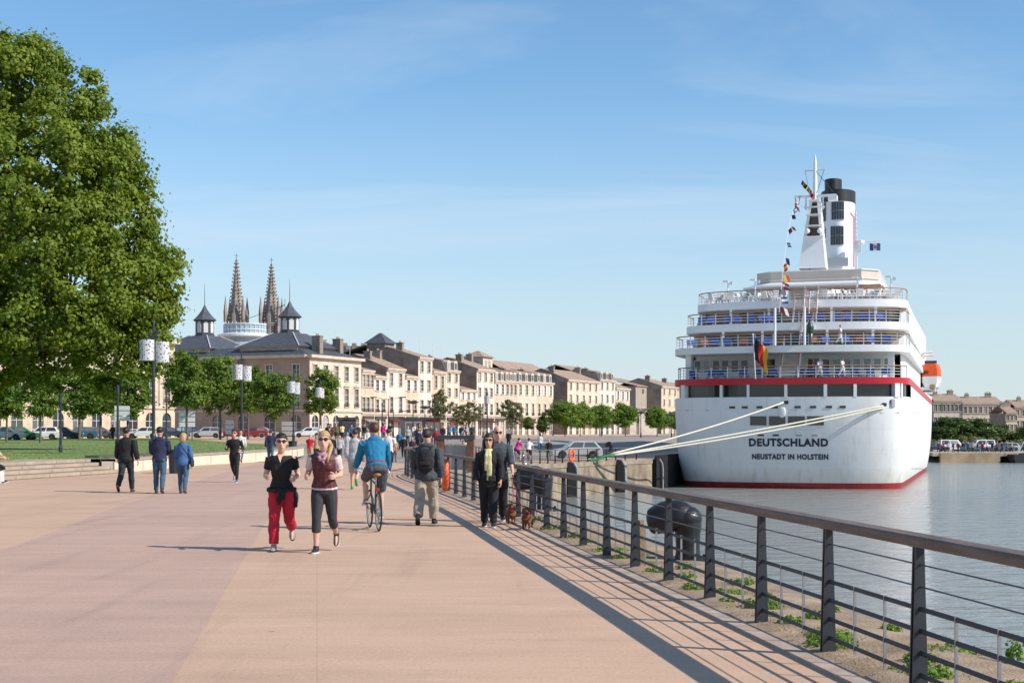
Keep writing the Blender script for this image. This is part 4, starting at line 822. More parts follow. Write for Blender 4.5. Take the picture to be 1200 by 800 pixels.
for i, (x, Y, lab) in enumerate(((180, 70, 'largest twin-drum lamp, in front of the plane tree tip'), (283, 97, 'second twin-drum lamp, between the young lime trees'), (344, 126, 'third twin-drum lamp, behind the runner in black'), (375, 152, 'fourth twin-drum lamp, before the last young lime tree'), (571, 190, 'twin-drum lamp in front of the tall pale house'), (648, 255, 'smallest twin-drum lamp, by the leafy tree row'))):
    o = LP if i == 0 else copy_tree(LP); o.location = at(x, Y, z=LZ if Y < 110 else gz((x - 600) / F * Y, Y)); o.rotation_euler = (0, 0, .3 * i); tag(o, lab, 'street lamp', GL)
def slim_lamp(x, Y, ytop, label, kind, group):
    g = gz((x - 600) / F * Y, Y); H = CH + (HY - ytop) * Y / F - g; r = thing('lamp_post', label, 'lamp post', at(x, Y, z=g), 0, group); mb = MB(); mb.lathe([(.12, 0), (.11, .8), (.075, .9), (.05, H)], 8); mb.build('pole', M_STEEL, r)
    mb = MB()
    if kind == 'double':
        for s in (-1, 1): mb.bar((0, 0, H - .1), (s * 1.5, 0, H + .15), .06, .05); mb.box((s * 1.75, 0, H + .17), (.75, .3, .12))
    elif kind == 'disc': mb.lathe([(.1, H - .25), (.75, H - .05), (.8, H), (.1, H + .2)], 14)
    else: mb.lathe([(.06, H - .5), (.09, H - .45), (.09, H - .1), (.11, H - .05), (.03, H + .05)], 10)
    mb.build('lantern', M_STEEL, r); return r
for (x, Y, yt, k, lab) in ((71, 75, 462, 'cap', 'dark slim lamp post on the lawn, leftmost'), (138, 78, 452, 'cap', 'dark slim lamp post on the lawn left of the man in black'), (195, 130, 455, 'cap', 'dark slim lamp post between the largest drum lamp and the tall lime tree')):
    slim_lamp(x, Y, yt, lab, k, 'slim lamp posts on the lawn')
for (x, Y, yt, k, lab) in ((455, 170, 467, 'double', 'double-armed street lamp in front of the cream houses'), (484, 180, 471, 'disc', 'disc-topped lamp post left of the sparse tree'), (498, 190, 477, 'disc', 'smaller disc-topped lamp post beside the sparse tree'), (448, 175, 472, 'cap', 'thick dark post left of the double-armed lamp'), (461, 200, 483, 'double', 'low double-armed lamp behind the walkers'), (509, 175, 465, 'cap', 'tall slim post touching the sparse tree'),
        (566, 185, 473, 'cap', 'slim post left of the mid-row drum lamp'), (705, 240, 480, 'disc', 'grey lantern lamp above the silver car'), (751, 225, 483, 'disc', 'grey lantern lamp on the tall post left of the ship'), (787, 235, 486, 'disc', 'grey lantern lamp touching the ship hull')):
    slim_lamp(x, Y, yt, lab, k, 'lamp posts along the riverside road')
for (x, Y, lab) in ((206, 56.5, 'dark cylindrical litter bin against the lawn wall'), (343, 100, 'dark litter bin at the foot of the third drum lamp')):
    r = thing('litter_bin', lab, 'bin', at(x, Y, z=0.0)); mb = MB(); mb.lathe([(.24, .02), (.26, .05), (.30, .86), (.33, .88), (.33, .94), (.24, .94), (.22, .7)], 16); mb.build('bin_body', M_STEEL, r); mb = MB(); mb.lathe([(.2, .93), (.2, .95), (.05, .97)], 14); mb.build('lid', M_IRON, r)
# direction signs with blank weathered panels
for (x, Y, ws, label, zz_) in ((143, 150, .85, 'stack of three pale direction boards behind the man in black', 2.6), (219, 150, .9, 'wide pale direction board stack under the tall lime tree', 1.95), (269, 160, .48, 'bright white board stack behind the male runner', 1.15), (338, 160, .8, 'dim grey board stack left of the third drum lamp', 1.0)):
    r = thing('road_sign', label, 'sign', at(x, Y, z=LZ), 0, None); mb = MB(); 
    for s in (-1, 1): mb.lathe([(.05, 0), (.05, zz_ + 1)], 6, (s * ws * .6, .06, 0))
    mb.build('post', M_STEEL, r)
    for i in range(3): mb = MB(); mb.box((0, 0, zz_ + .85 - i * .55), (ws * 1.9, .06, .47)); mb.build('board', mat('sign_white_%d' % (label[:3] == 'dim'), (.72, .73, .74) if label[:3] != 'dim' else (.42, .43, .44), .5), r, bevel=.01)

# ---------------------------------------------------------------- cars
def car_proto(kind):
    r = thing('parked_car', '', 'car'); L_ = 4.2 if kind != 'van' else 4.6; h = 1.45 if kind != 'van' else 1.95; hl = L_ / 2
    def arch(c): return [(c + .36 * math.cos(q), .30 + .36 * math.sin(q)) for q in [math.pi - math.pi * j / 8 for j in range(9)]]
    belt = .86 if kind != 'van' else 1.0
    prof = [(-hl, .35), (-hl + .06, .22), (-hl + .5, .2)] + arch(-hl + .85) + arch(hl - .82) + [(hl - .4, .2), (hl - .03, .25), (hl, .5), (hl - .05, .72), (hl - .95 if kind != 'van' else hl - .7, belt), (-hl + .12, belt + .04), (-hl + .01, .7)]
    mb = MB(); n = len(prof); ys = [(-.84, .985), (-.78, 1.0), (.78, 1.0), (.84, .985)]
    mb.prism_y(prof, -.84, .84, 0)
    a0, a1, b0, b1 = (hl - .98, hl - 1.75, -hl + .12, -hl + .62) if kind == 'hatch' else ((hl - 1.05, hl - 1.85, -hl + .08, -hl + .5) if kind == 'estate' else (hl - .72, hl - 1.35, -hl + .06, -hl + .2))
    cab = [(a0, -.80, belt), (a0, .80, belt), (b0, .80, belt + .04), (b0, -.80, belt + .04), (a1, -.62, h - .03), (a1, .62, h - .03), (b1, .62, h - .03), (b1, -.62, h - .03), ((a1 + b1) / 2, -.62, h + .01), ((a1 + b1) / 2, .62, h + .01)]
    mb.add(cab, [(0, 1, 5, 4), (2, 3, 7, 6), (1, 2, 6, 9, 5), (3, 0, 4, 8, 7), (4, 5, 9, 8), (8, 9, 6, 7)])
    b = mb.build('body', mat('car_paint_silver', (.5, .51, .53), .3, spec=.6, metal=.3), r, bevel=.04)
    def lerp(p, q, u): return Vector(p).lerp(Vector(q), u)
    gl = M_GLASS
    for s, (A, B, Cc, Dd) in ((-1, (0, 3, 7, 4)), (1, (1, 2, 6, 5))):
        for (u0, u1) in ((.1, .5), (.54, .93)):
            q = []
            for (u, v) in ((u0, .12), (u1, .12), (u1, .88), (u0, .88)):
                p = lerp(lerp(cab[A], cab[B], u), lerp(cab[Dd], cab[Cc], u), v); p.y += s * .012; q.append(p)
            w = MB(); w.quad(*q); w.build('side_window', gl, r)
    w = MB(); q = [lerp(lerp(cab[0], cab[1], u), lerp(cab[4], cab[5], u), v) + Vector((.012, 0, .012)) for u, v in ((.06, .1), (.94, .1), (.92, .92), (.08, .92))]; w.quad(*q); w.build('windscreen', gl, r)
    w = MB(); q = [lerp(lerp(cab[2], cab[3], u), lerp(cab[6], cab[7], u), v) + Vector((-.012, 0, .012)) for u, v in ((.08, .2), (.92, .2), (.9, .9), (.1, .9))]; w.quad(*q); w.build('rear_window', gl, r)
    for x in (-hl + .85, hl - .82):
        for s in (-1, 1):
            o = MB(); o.lathe([(.19, -.09), (.30, -.09), (.31, -.06), (.31, .06), (.30, .09), (.19, .09)], 18); o.xf(Matrix.Translation((x, s * .76, .31)) @ Matrix.Rotation(R(90), 4, 'X')); wh = o.build('wheel', mat('tyre', (.02, .02, .02), .8), r)
            o = MB(); o.lathe([(.02, -.092), (.2, -.07), (.2, .07), (.02, .092)], 14); o.xf(Matrix.Translation((x, s * .76, .31)) @ Matrix.Rotation(R(90), 4, 'X')); o.build('rim', mat('alloy', (.45, .46, .47), .3, metal=.6), wh)
    for s in (-1, 1):
        o = MB(); o.box((hl - .06, s * .62, .66), (.16, .34, .14)); o.build('headlight', mat('lamp_glass', (.7, .72, .74), .15), r, bevel=.02); o = MB(); o.box((-hl + .05, s * .68, .80), (.12, .22, .2)); o.build('tail_light', mat('tail_red', (.45, .02, .02), .25), r, bevel=.02)
        o = MB(); o.box((a0 - .32, s * .92, belt + .08), (.12, .16, .12)); o.build('wing_mirror', M_IRON, r, bevel=.02)
    for x in (hl + .01, -hl - .01): o = MB(); o.box((x, 0, .45), (.03, .5, .11)); o.build('number_plate', mat('plate_white', (.7, .7, .68), .5), r)
    return r
PAINT = {k: mat('car_paint_' + k, c, .28, spec=.6) for k, c in dict(silver=(.42, .44, .46), white=(.78, .78, .77), green=(.03, .16, .07), navy=(.02, .035, .07), blue=(.04, .12, .2), grey=(.10, .11, .12), red=(.22, .02, .025), black=(.02, .02, .022)).items()}
cp = {}
def car(kind, col, x, Y, rz, label, group, base=None, sc=1):
    if kind not in cp: cp[kind] = car_proto(kind); r = cp[kind]
    else: r = copy_tree(cp[kind])
    for ch in r.children:
        if ch.name.split('.')[0] == 'body': recolor(ch, 0, PAINT[col])
    r.location = at(x, Y, z=base if base is not None else max(gz((x - 600) / F * Y, Y), LZ + .01)); r.rotation_euler = (0, 0, R(rz)); r.scale = (sc,) * 3; tag(r, label, 'car', group)
GC1 = 'cars parked beyond the lawn'
for (k, c, x, Y, rz, lab) in (('hatch', 'silver', 5, 152, 10, 'silver hatchback cut by the left edge of the photo'), ('hatch', 'green', 24, 156, 12, 'small green hatchback at the far left'), ('estate', 'white', 49, 158, 185, 'white estate car by the first lime trees'), ('estate', 'navy', 75, 166, 5, 'dark navy estate car right of the white estate'), ('hatch', 'blue', 94, 172, 190, 'blue hatchback between the dark navy and the grey cars'), ('estate', 'grey', 118, 174, 8, 'dark grey estate car left of the man in black'),
        ('hatch', 'grey', 136, 184, 190, 'grey hatchback behind the man in black'), ('estate', 'white', 168, 178, 184, 'white hatchback between the two men walking away'), ('hatch', 'navy', 199, 190, 20, 'dark blue car behind the blonde walker'), ('estate', 'blue', 222, 192, 12, 'teal blue car under the tall lime tree'), ('hatch', 'silver', 242, 190, 186, 'silver car just left of the male runner'), ('estate', 'red', 272, 196, 12, 'dark red car partly behind the male runner'),
        ('hatch', 'red', 296, 198, 190, 'second dark red car right of the male runner'), ('hatch', 'silver', 309, 205, 10, 'pale silver car left of the third drum lamp'), ('estate', 'white', 361, 200, 186, 'white car seen between the two jogging women')):
    car(k, c, x, Y, rz, lab, GC1)
car('hatch', 'silver', 675, 118, 187, 'silver-grey hatchback on the quay behind the far railing', None, base=-.66)
GC2 = 'vehicles on the far bank'
for i, (k, c, x, rz, lab) in enumerate((('hatch', 'navy', 1097, 10, 'dark car touching the ship edge on the far bank'), ('van', 'white', 1115, 5, 'long white van, leftmost van on the far bank'), ('hatch', 'red', 1129, 175, 'dark red car between the vans on the far bank'), ('hatch', 'blue', 1141, 10, 'blue car in the middle of the far bank'), ('van', 'white', 1150, 185, 'white van right of the blue car on the far bank'), ('estate', 'white', 1162, 5, 'white estate car on the far bank'), ('hatch', 'grey', 1173, 185, 'grey car before the right-hand trees on the far bank'), ('hatch', 'silver', 1180, 185, 'silver car next to the dark boat on the far bank'), ('hatch', 'navy', 1190, 5, 'dark blue car at the right edge of the far bank'))):
    car(k, c, x, 240 + 3 * (i % 3), rz, lab, GC2, base=BKZ)
# moored dark boat at the right edge
r = thing('dark_barge', 'dark moored barge end at the right edge of the far bank', 'boat', at(1203, 222, z=WATER), R(6)); mb = MB(); v = []
for z, s in ((-.6, .8), (.5, .95), (1.3, 1.0)): v += [(-2.6 * s, -1.2 * s, z), (4, -1.2 * s, z), (4, 1.2 * s, z), (-2.6 * s, 1.2 * s, z)]
mb.add(v, [(a + i, a + (i + 1) % 4, a + 4 + (i + 1) % 4, a + 4 + i) for a in (0, 4) for i in range(4)] + [(8, 9, 10, 11)]); mb.build('hull', mat('tarred_hull', (.02, .02, .024), .6), r); mb = MB(); mb.box((1.2, 0, 1.7), (2.4, 1.8, .9)); mb.build('cabin', M_STEEL, r); mb = MB(); mb.bar((-1.5, 0, 1.3), (.6, 0, 5.2), .09, .09); mb.build('derrick', mat('pale_boom', (.6, .62, .64), .5), r)
# pale market parasols / small pavilions near the row at ground level
for i, (x, Y, w, lab, c) in enumerate(((407, 205, 2, 'dark kiosk front left of the double-armed lamp', (.05, .04, .045)), (505, 215, 2.4, 'low kiosk with a red-brown awning behind the crowd', (.18, .05, .04)), (482, 212, 2.6, 'long grey kiosk behind the crowd', (.22, .22, .24)))):
    r = thing('kiosk', lab, 'kiosk', at(x, Y, z=gz((x - 600) / F * Y, Y)), R(20)); mb = MB(); mb.box((0, 0, 1.3), (w, 2.4, 2.6)); mb.build('wall', mat('kiosk_%d' % i, c, .6), r, bevel=.03); mb = MB(); mb.box((0, 0, 2.75), (w + .6, 3, .25)); mb.build('roof', M_STEEL, r); mb = MB(); mb.box((0, -1.22, 1.5), (w * .8, .06, 1.2)); mb.build('counter_window', M_GLASS, r)
# ---------------------------------------------------------------- the cruise ship (local x = starboard, y = forward, z from the eye-level datum)
TH = math.atan2(.30, .954); SC = Vector((23.8, 124.3, 0))
SH = thing('cruise_ship', 'white cruise ship with red stripe moored stern towards the promenade', 'ship', (SC.x, SC.y, 0), -TH)
M_HULL = bpy.data.materials.new('ship_white_plating'); M_HULL.use_nodes = True
def _hull():
    t = M_HULL.node_tree; n = t.nodes; l = t.links; b = n['Principled BSDF']; b.inputs['Roughness'].default_value = .36; b.inputs['Specular IOR Level'].default_value = .45
    g = n.new('ShaderNodeTexCoord').outputs['Object']; sp = n.new('ShaderNodeSeparateXYZ'); l.new(g, sp.inputs[0]); ad = n.new('ShaderNodeMath'); l.new(sp.outputs[0], ad.inputs[0]); l.new(sp.outputs[1], ad.inputs[1]); cb = n.new('ShaderNodeCombineXYZ'); l.new(ad.outputs[0], cb.inputs[0]); l.new(sp.outputs[2], cb.inputs[1])
    br = n.new('ShaderNodeTexBrick'); br.inputs['Scale'].default_value = 1; br.inputs['Brick Width'].default_value = 5.2; br.inputs['Row Height'].default_value = 1.75; br.inputs['Mortar Size'].default_value = .025; br.inputs['Mortar Smooth'].default_value = .8; br.inputs['Color1'].default_value = (.80, .80, .79, 1); br.inputs['Color2'].default_value = (.77, .775, .77, 1); br.inputs['Mortar'].default_value = (.70, .70, .69, 1); l.new(cb.outputs[0], br.inputs['Vector'])
    def nz(sc, st, lo, hi):
        k = n.new('ShaderNodeMapping'); k.inputs['Scale'].default_value = st; l.new(g, k.inputs[0]); x = n.new('ShaderNodeTexNoise'); x.inputs['Scale'].default_value = sc; x.inputs['Detail'].default_value = 7; x.inputs['Roughness'].default_value = .65; l.new(k.outputs[0], x.inputs['Vector']); r = n.new('ShaderNodeMapRange'); r.inputs[1].default_value = lo; r.inputs[2].default_value = hi; l.new(x.outputs[0], r.inputs[0]); return r.outputs[0], x.outputs[0]
    s1, raw = nz(1.1, (1.6, 1.6, .10), .56, .80); s2, _ = nz(.5, (1, 1, 1), .4, .75); m1 = n.new('ShaderNodeMix'); m1.data_type = 'RGBA'; m1.blend_type = 'MULTIPLY'; l.new(s1, m1.inputs[0]); l.new(br.outputs['Color'], m1.inputs[6]); m1.inputs[7].default_value = (.80, .73, .64, 1)
    m2 = n.new('ShaderNodeMix'); m2.data_type = 'RGBA'; m2.blend_type = 'MULTIPLY'; l.new(s2, m2.inputs[0]); l.new(m1.outputs[2], m2.inputs[6]); m2.inputs[7].default_value = (.92, .92, .92, 1)
    mr = n.new('ShaderNodeMapRange'); mr.inputs[1].default_value = -2.85; mr.inputs[2].default_value = -1.6; mr.inputs[3].default_value = .8; mr.inputs[4].default_value = 0; l.new(sp.outputs[2], mr.inputs[0]); ml = n.new('ShaderNodeMath'); ml.operation = 'MULTIPLY'; l.new(mr.outputs[0], ml.inputs[0]); l.new(raw, ml.inputs[1])
    m3 = n.new('ShaderNodeMix'); m3.data_type = 'RGBA'; m3.blend_type = 'MULTIPLY'; l.new(ml.outputs[0], m3.inputs[0]); l.new(m2.outputs[2], m3.inputs[6]); m3.inputs[7].default_value = (.62, .55, .44, 1); l.new(m3.outputs[2], b.inputs['Base Color'])
    w = n.new('ShaderNodeTexNoise'); w.inputs['Scale'].default_value = .9; w.inputs['Detail'].default_value = 2; l.new(g, w.inputs['Vector']); u = n.new('ShaderNodeBump'); u.inputs['Strength'].default_value = .35; u.inputs['Distance'].default_value = .05; l.new(w.outputs[0], u.inputs['Height']); u2 = n.new('ShaderNodeBump'); u2.inputs['Strength'].default_value = .4; u2.inputs['Distance'].default_value = .01; u2.invert = True; l.new(br.outputs['Fac'], u2.inputs['Height']); l.new(u.outputs[0], u2.inputs['Normal']); l.new(u2.outputs[0], b.inputs['Normal'])
_hull()
M_SHIPW = mat('ship_paint', (.78, .775, .76), .4, .03, 1.); M_RED = mat('ship_red', (.50, .012, .025), .35); M_BOOT = mat('boot_red', (.30, .02, .022), .5, .25, 1.5); M_DARKW = mat('ship_dark_glass', (.018, .02, .022), .12, spec=.7); M_DECKIN = mat('deck_interior', (.50, .43, .37), .7, .1, 1); M_BROWN = mat('teak_door', (.19, .075, .04), .5, .2, 3); M_SHRAIL = mat('ship_rail', (.74, .73, .70), .4); M_TEAKR = mat('teak_cap', (.33, .15, .08), .5)
HB = 10.4
def outline(z=6., n=40, hb=HB, D=4.2, f0=0., fwd=60., taper=True):
    """plan from port forward round the stern to starboard forward"""
    lo = max(0., 4.0 - z) / 7.5; k = lo * lo; cx = hb * (1 - .05 * k - .02 * k * k); ff = f0 + 1.2 * k; p = 3.3; o = []
    for i in range(n + 1):
        q = math.pi - math.pi * i / n; c, s = math.cos(q), math.sin(q)
        l = cx * math.copysign(abs(c) ** (2 / p), c); f = ff + D * (1 - abs(s) ** (2 / p)) + .7 * (l / cx) ** 2; o.append((l, f))
    wide = .9 if taper else 0
    b = f0 + D + .7
    side = [(cx + wide * min(1, (f - b) / 55.) , f) for f in np.linspace(b + 2, fwd, 9)]
    if taper: side += [(cx * .97, 85), (cx * .72, 97), (cx * .3, 106), (.01, 110)]
    return [(-l, f) for l, f in reversed(side)] + o + side
def shell(mb, zs, m=0, f=lambda z: outline(z), close=False):
    rings = [[(l, y, z) for l, y in f(z)] for z in zs]; n = len(rings[0]); vs = [v for r in rings for v in r]
    mb.add(vs, [(i * n + j, i * n + j + 1, (i + 1) * n + j + 1, (i + 1) * n + j) for i in range(len(zs) - 1) for j in range(n - 1)], m); return rings
BOOTZ = -2.93
mb = MB(); shell(mb, list(np.linspace(BOOTZ, 4.6, 18))); h = mb.build('hull', M_HULL, SH, smooth=True)
mb = MB(); shell(mb, [-5.5, -4.5, WATER, BOOTZ]); mb.build('boot_top', M_BOOT, SH, smooth=True)
# lounge window band: recessed dark glass with white mullions, solid white forward of it
INS = lambda z: [(l * .972, f + .3) for l, f in outline(6.)]
mb = MB(); shell(mb, [4.5, 5.75], f=INS); mb.build('window_band', M_DARKW, SH)
def st_at(px_, f0=0.):
    """lateral position on the stern seen at photo column px_ (deck set f0 forward)"""
    r = (px_ - 600) / F; X, Y = SC.x + .30 * f0, SC.y + .954 * f0; return (r * Y - X) / (.954 + .30 * r)
OL6 = outline(6., 400, D=4.2)
def on_stern(l, pts=None):
    """forward position and outward normal of the stern outline at lateral l"""
    P = pts or OL6; b = min(range(60 if not pts else 1, len(P) - 1), key=lambda i: abs(P[i][0] - l) + (50 if P[i][1] > 8 else 0)); t = Vector((P[b + 1][0] - P[b - 1][0], P[b + 1][1] - P[b - 1][1])).normalized(); return P[b][1], Vector((t.y, -t.x))
cw = lambda x: 770 + .3 * x
for x0, x1 in ((243, 253), (350, 360), (497, 508), (650, 663), (765, 777), (943, 951)):
    l = st_at(cw((x0 + x1) / 2)); f, nn = on_stern(l); mb = MB(); mb.box((l, f + .16, 5.15), ((x1 - x0) * .3 / 13.3, .36, 1.2), rz=math.atan2(nn.x, -nn.y)); mb.build('mullion', M_SHIPW, SH)
for l in (-9.3, 9.45): f, nn = on_stern(l); mb = MB(); mb.box((l * .985, f + .1, 5.15), (.5, .5, 1.2), rz=math.atan2(nn.x, -nn.y)); mb.build('mullion', M_SHIPW, SH)
mb = MB(); pts = outline(6.)
for s in (0, 1):   # plated sides forward of the lounge
    P = [p for p in pts if p[1] > 6.0 and (p[0] > 0) == bool(s)]
    if s == 0: P = P
    for a, b in zip(P, P[1:]): mb.quad((a[0], a[1], 4.6), (b[0], b[1], 4.6), (b[0], b[1], 5.8), (a[0], a[1], 5.8))
mb.build('upper_plating', M_HULL, SH)
mb = MB(); st = outline(6., 60); rg = []
for l, f in st:
    dz = -1.15 * max(0, f - 6.) / 70; rg.append((l * 1.004, f - .03, dz))
for (za, zb, mi) in ((5.68, 6.27, 0),):
    for a, b in zip(rg, rg[1:]): mb.quad((a[0], a[1], za + a[2]), (b[0], b[1], za + b[2]), (b[0], b[1], zb + b[2]), (a[0], a[1], zb + a[2])); mb.quad((a[0], a[1], za + a[2]), (a[0] * .96, a[1] + .35, za + a[2]), (b[0] * .96, b[1] + .35, za + b[2]), (b[0], b[1], za + b[2]))
mb.build('red_stripe', M_RED, SH)
def deck(f0, ztop, zbot, hb, nm='deck_slab', m=M_SHIPW, D=4.2, fwd=60, edge_m=None):
    o = [(l, f) for l, f in outline(6., 40, hb, D, f0, fwd, False)]; mb = MB(); mb.prism(o, zbot, ztop); d = mb.build(nm, m, SH); return o
OA = deck(.12, 6.26, 5.72, HB - .12); OB = deck(0.2, 9.10, 8.50, 10.45); OC = deck(4.6, 11.42, 10.75, 10.2); OD = deck(9.2, 13.85, 13.15, 9.95)
def rails(o, z, nm='railing', inset=.12, h=1.05, fmax=18, cap=M_TEAKR):
    P = [Vector((l * (1 - inset / 10), f + inset, z)) for l, f in o if f < fmax]; Q = resample(P, .5)
    if len(Q) < 3: return
    mb = MB(); mb.tube([q + Vector((0, 0, h)) for q in Q], .055, 6, m=1)
    for u in (.28, .52, .76): mb.tube([q + Vector((0, 0, h * u)) for q in Q], .022, 4)
    for i, q in enumerate(resample(P, 1.55)): mb.box(q + Vector((0, 0, h / 2)), (.075, .05, h))
    mb.build(nm, [M_SHRAIL, cap], SH)
rails(OA, 6.26, fmax=6); rails(OB, 9.10, fmax=8); rails(OC, 11.42, fmax=12); rails(OD, 13.85, fmax=18)
# bulkheads
def lat(x, f): return st_at(770 + .3 * x, f)
FA = 5.2
mb = MB(); mb.prism([(-9.0, FA + 1.6), (-8.6, FA + .5), (-7.2, FA), (7.2, FA), (8.6, FA + .5), (9.0, FA + 1.6), (9.0, FA + 9), (-9.0, FA + 9)], 6.26, 8.5); mb.build('bulkhead', M_SHIPW, SH)
M_TEAL = mat('ship_teal_glass', (.16, .26, .28), .1, spec=.8)
def opening(xa, xb, ya, yb, f, m, nm, fr=True):
    a, b = lat(xa, f), lat(xb, f); dist = SC.y + .954 * f; za = CH + (HY - (380 + .3 * yb)) * dist / F; zb = CH + (HY - (380 + .3 * ya)) * dist / F
    w = MB(); w.box(((a + b) / 2, f - .03, (za + zb) / 2), (b - a, .1, zb - za)); o = w.build(nm, m, SH)
    if fr: w = MB(); w.box(((a + b) / 2, f - .04, zb + .05), (b - a + .2, .14, .08)); w.box((a - .05, f - .04, (za + zb) / 2), (.08, .14, zb - za)); w.box((b + .05, f - .04, (za + zb) / 2), (.08, .14, zb - za)); w.build('frame', M_SHIPW, o)
for (a, b, mm) in ((148, 170, M_TEAL), (183, 205, M_TEAL), (219, 243, M_DARKW), (255, 279, M_DARKW), (292, 316, M_DARKW), (330, 354, M_DARKW), (647, 672, M_DARKW), (687, 714, M_TEAL), (727, 754, M_TEAL), (767, 793, M_TEAL), (808, 834, M_TEAL), (848, 873, M_TEAL), (888, 913, M_TEAL)): opening(a, b, 139, 182, FA + .0, mm, 'window')
opening(430, 460, 135, 205, FA, M_DARKW, 'door'); opening(590, 608, 136, 206, FA, M_BROWN, 'door'); opening(610, 633, 136, 206, FA, M_DARKW, 'door', False)
for f0, z0, z1, hb, nm in ((4.8 + 3.2, 9.10, 10.75, 9.3, 1), (9.6 + 3.0, 11.42, 13.15, 9.1, 2)):
    mb = MB(); mb.prism([(-hb, f0 + 1.4), (-hb + .8, f0 + .3), (-hb + 2, f0), (hb - 2, f0), (hb - .8, f0 + .3), (hb, f0 + 1.4), (hb, f0 + 12), (-hb, f0 + 12)], z0, z1); mb.build('bulkhead', mat('shaded_aft_bulkhead_%d' % nm, (.21, .165, .14) if nm == 1 else (.33, .27, .24), .7, .2, .8), SH)  # shade of the deck recesses is put into the dark bulkhead colours
    for l in np.arange(-7.5, 8, 2.5): w = MB(); w.box((float(l), f0 - .03, z0 + .95), (1.5, .1, .9)); w.build('window', M_DARKW, SH)
    for l in (-6.2, -2.6, 3.2, 7.2): w = MB(); w.box((l, f0 - 2.6, (z0 + z1) / 2), (.22, .22, z1 - z0)); w.build('pillar', M_SHIPW, SH)
    for l in (-5.4, -3.9, 4.4, 6): w = MB(); w.box((l, f0 - .06, z0 + .8), (.75, .1, 1.6)); w.build('door', M_BROWN if nm == 2 else M_DARKW, SH)
for l in (-8.9, 8.9): w = MB(); w.box((l, 2.9, 7.4), (.5, 1.2, 2.3)); w.build('pillar', M_SHIPW, SH)
# side walls of the superstructure and its long top edge
mb = MB()
for s in (-1, 1):
    P = [(s * 9.55, 6.5, 6.2, 8.5), (s * 9.75, 9.0, 6.2, 9.2), (s * 9.8, 11, 6.2, 11.4), (s * 9.85, 15, 6.2, 13.8), (s * 10.05, 40, 6.1, 13.9), (s * 10.3, 74, 6.0, 14.1)]
    for a, b in zip(P, P[1:]): mb.quad((a[0], a[1], a[2] - 1), (b[0], b[1], b[2] - 1), (b[0], b[1], b[3]), (a[0], a[1], a[3])); mb.quad((a[0], a[1], a[3]), (b[0], b[1], b[3]), (b[0] - s * .6, b[1], b[3]), (a[0] - s * .6, a[1], a[3]))
mb.build('side_plating', M_HULL, SH)
mb = MB(); mb.prism([(-9.6, 60), (9.6, 60), (9.6, 76), (-9.6, 76)], 5.5, 14); mb.prism([(-9, 59.7), (9, 59.7), (9, 60.5), (-9, 60.5)], 5.7, 14.0); mb.build('forward_superstructure', M_SHIPW, SH)
# upper house, canopy, parapet
FD = 16.
dist = SC.y + .954 * FD; zz2 = lambda y: CH + (HY - y) * dist / F; la = lambda x: st_at(x, FD)
def slab_poly(x0, x1, dy, chamf): a, b = la(x0), la(x1); return [(a, FD + dy + chamf), (a + chamf, FD + dy), (b - chamf, FD + dy), (b, FD + dy + chamf), (b, FD + 24), (a, FD + 24)]
mb = MB(); mb.prism(slab_poly(885, 1026, 3.2, 1.5), 13.85, zz2(333)); mb.build('deck_house', M_DECKIN, SH)
a, b = la(1010), la(1034); mb = MB(); mb.prism_y([(a, 13.86), (la(1042), 13.86), (la(1031), zz2(334)), (a, zz2(334))], FD + 1.0, FD + 20); mb.build('side_wing', mat('wing_tan', (.42, .24, .15), .6, .15, 1), SH)
mb = MB(); mb.prism(slab_poly(867, 1034, 0, 2.2), zz2(334.5), zz2(332.6)); mb.v = [(x, y, z) for x, y, z in mb.v]
A = slab_poly(867, 1034, 0, 2.2); B = slab_poly(876, 1030, 2.4, 2.0); n = len(A); mb.add([(x, y, zz2(332.6)) for x, y in A] + [(x, y, zz2(327.5)) for x, y in B], [(i, (i + 1) % n, n + (i + 1) % n, n + i) for i in range(n)] + [tuple(range(n, 2 * n))]); mb.build('canopy', M_SHIPW, SH)
mb = MB(); mb.prism(slab_poly(880, 1027, 2.9, 1.6), zz2(327.8), zz2(313.5)); mb.build('parapet', mat('parapet_cream', (.60, .50, .43), .6, .05, 1), SH); mb = MB(); mb.prism(slab_poly(879.5, 1027.5, 2.75, 1.6), zz2(324.5), zz2(323.8)); mb.prism(slab_poly(879.5, 1027.5, 2.75, 1.6), zz2(314.2), zz2(313.2)); mb.build('parapet_trim', M_SHIPW, SH)
for x0, x1 in ((898, 910), (975, 988)): w = MB(); a, b = la(x0), la(x1); w.box(((a + b) / 2, FD + 3.15, 14.9), (b - a, .1, 2.0)); w.build('door', M_BROWN, SH)
for x in (922, 942, 958, 1003): w = MB(); w.box((la(x), FD + 1.2, 15), (.14, .14, 2.3)); w.build('pillar', M_SHIPW, SH)
# deck lamps on the sun deck
for x in (851, 884, 1004, 1043):
    w = MB(); l = st_at(x, 11.); w.tube([(l, 11.2 + .02 * l * l, 13.85), (l, 11.2 + .02 * l * l, 16.1)], .06, 6); w.box((l - .25, 11.2 + .02 * l * l, 16.1), (.5, .2, .16)); w.box((l + .3, 11.2 + .02 * l * l, 15.9), (.3, .2, .3)); w.build('deck_lamp', M_SHIPW, SH)
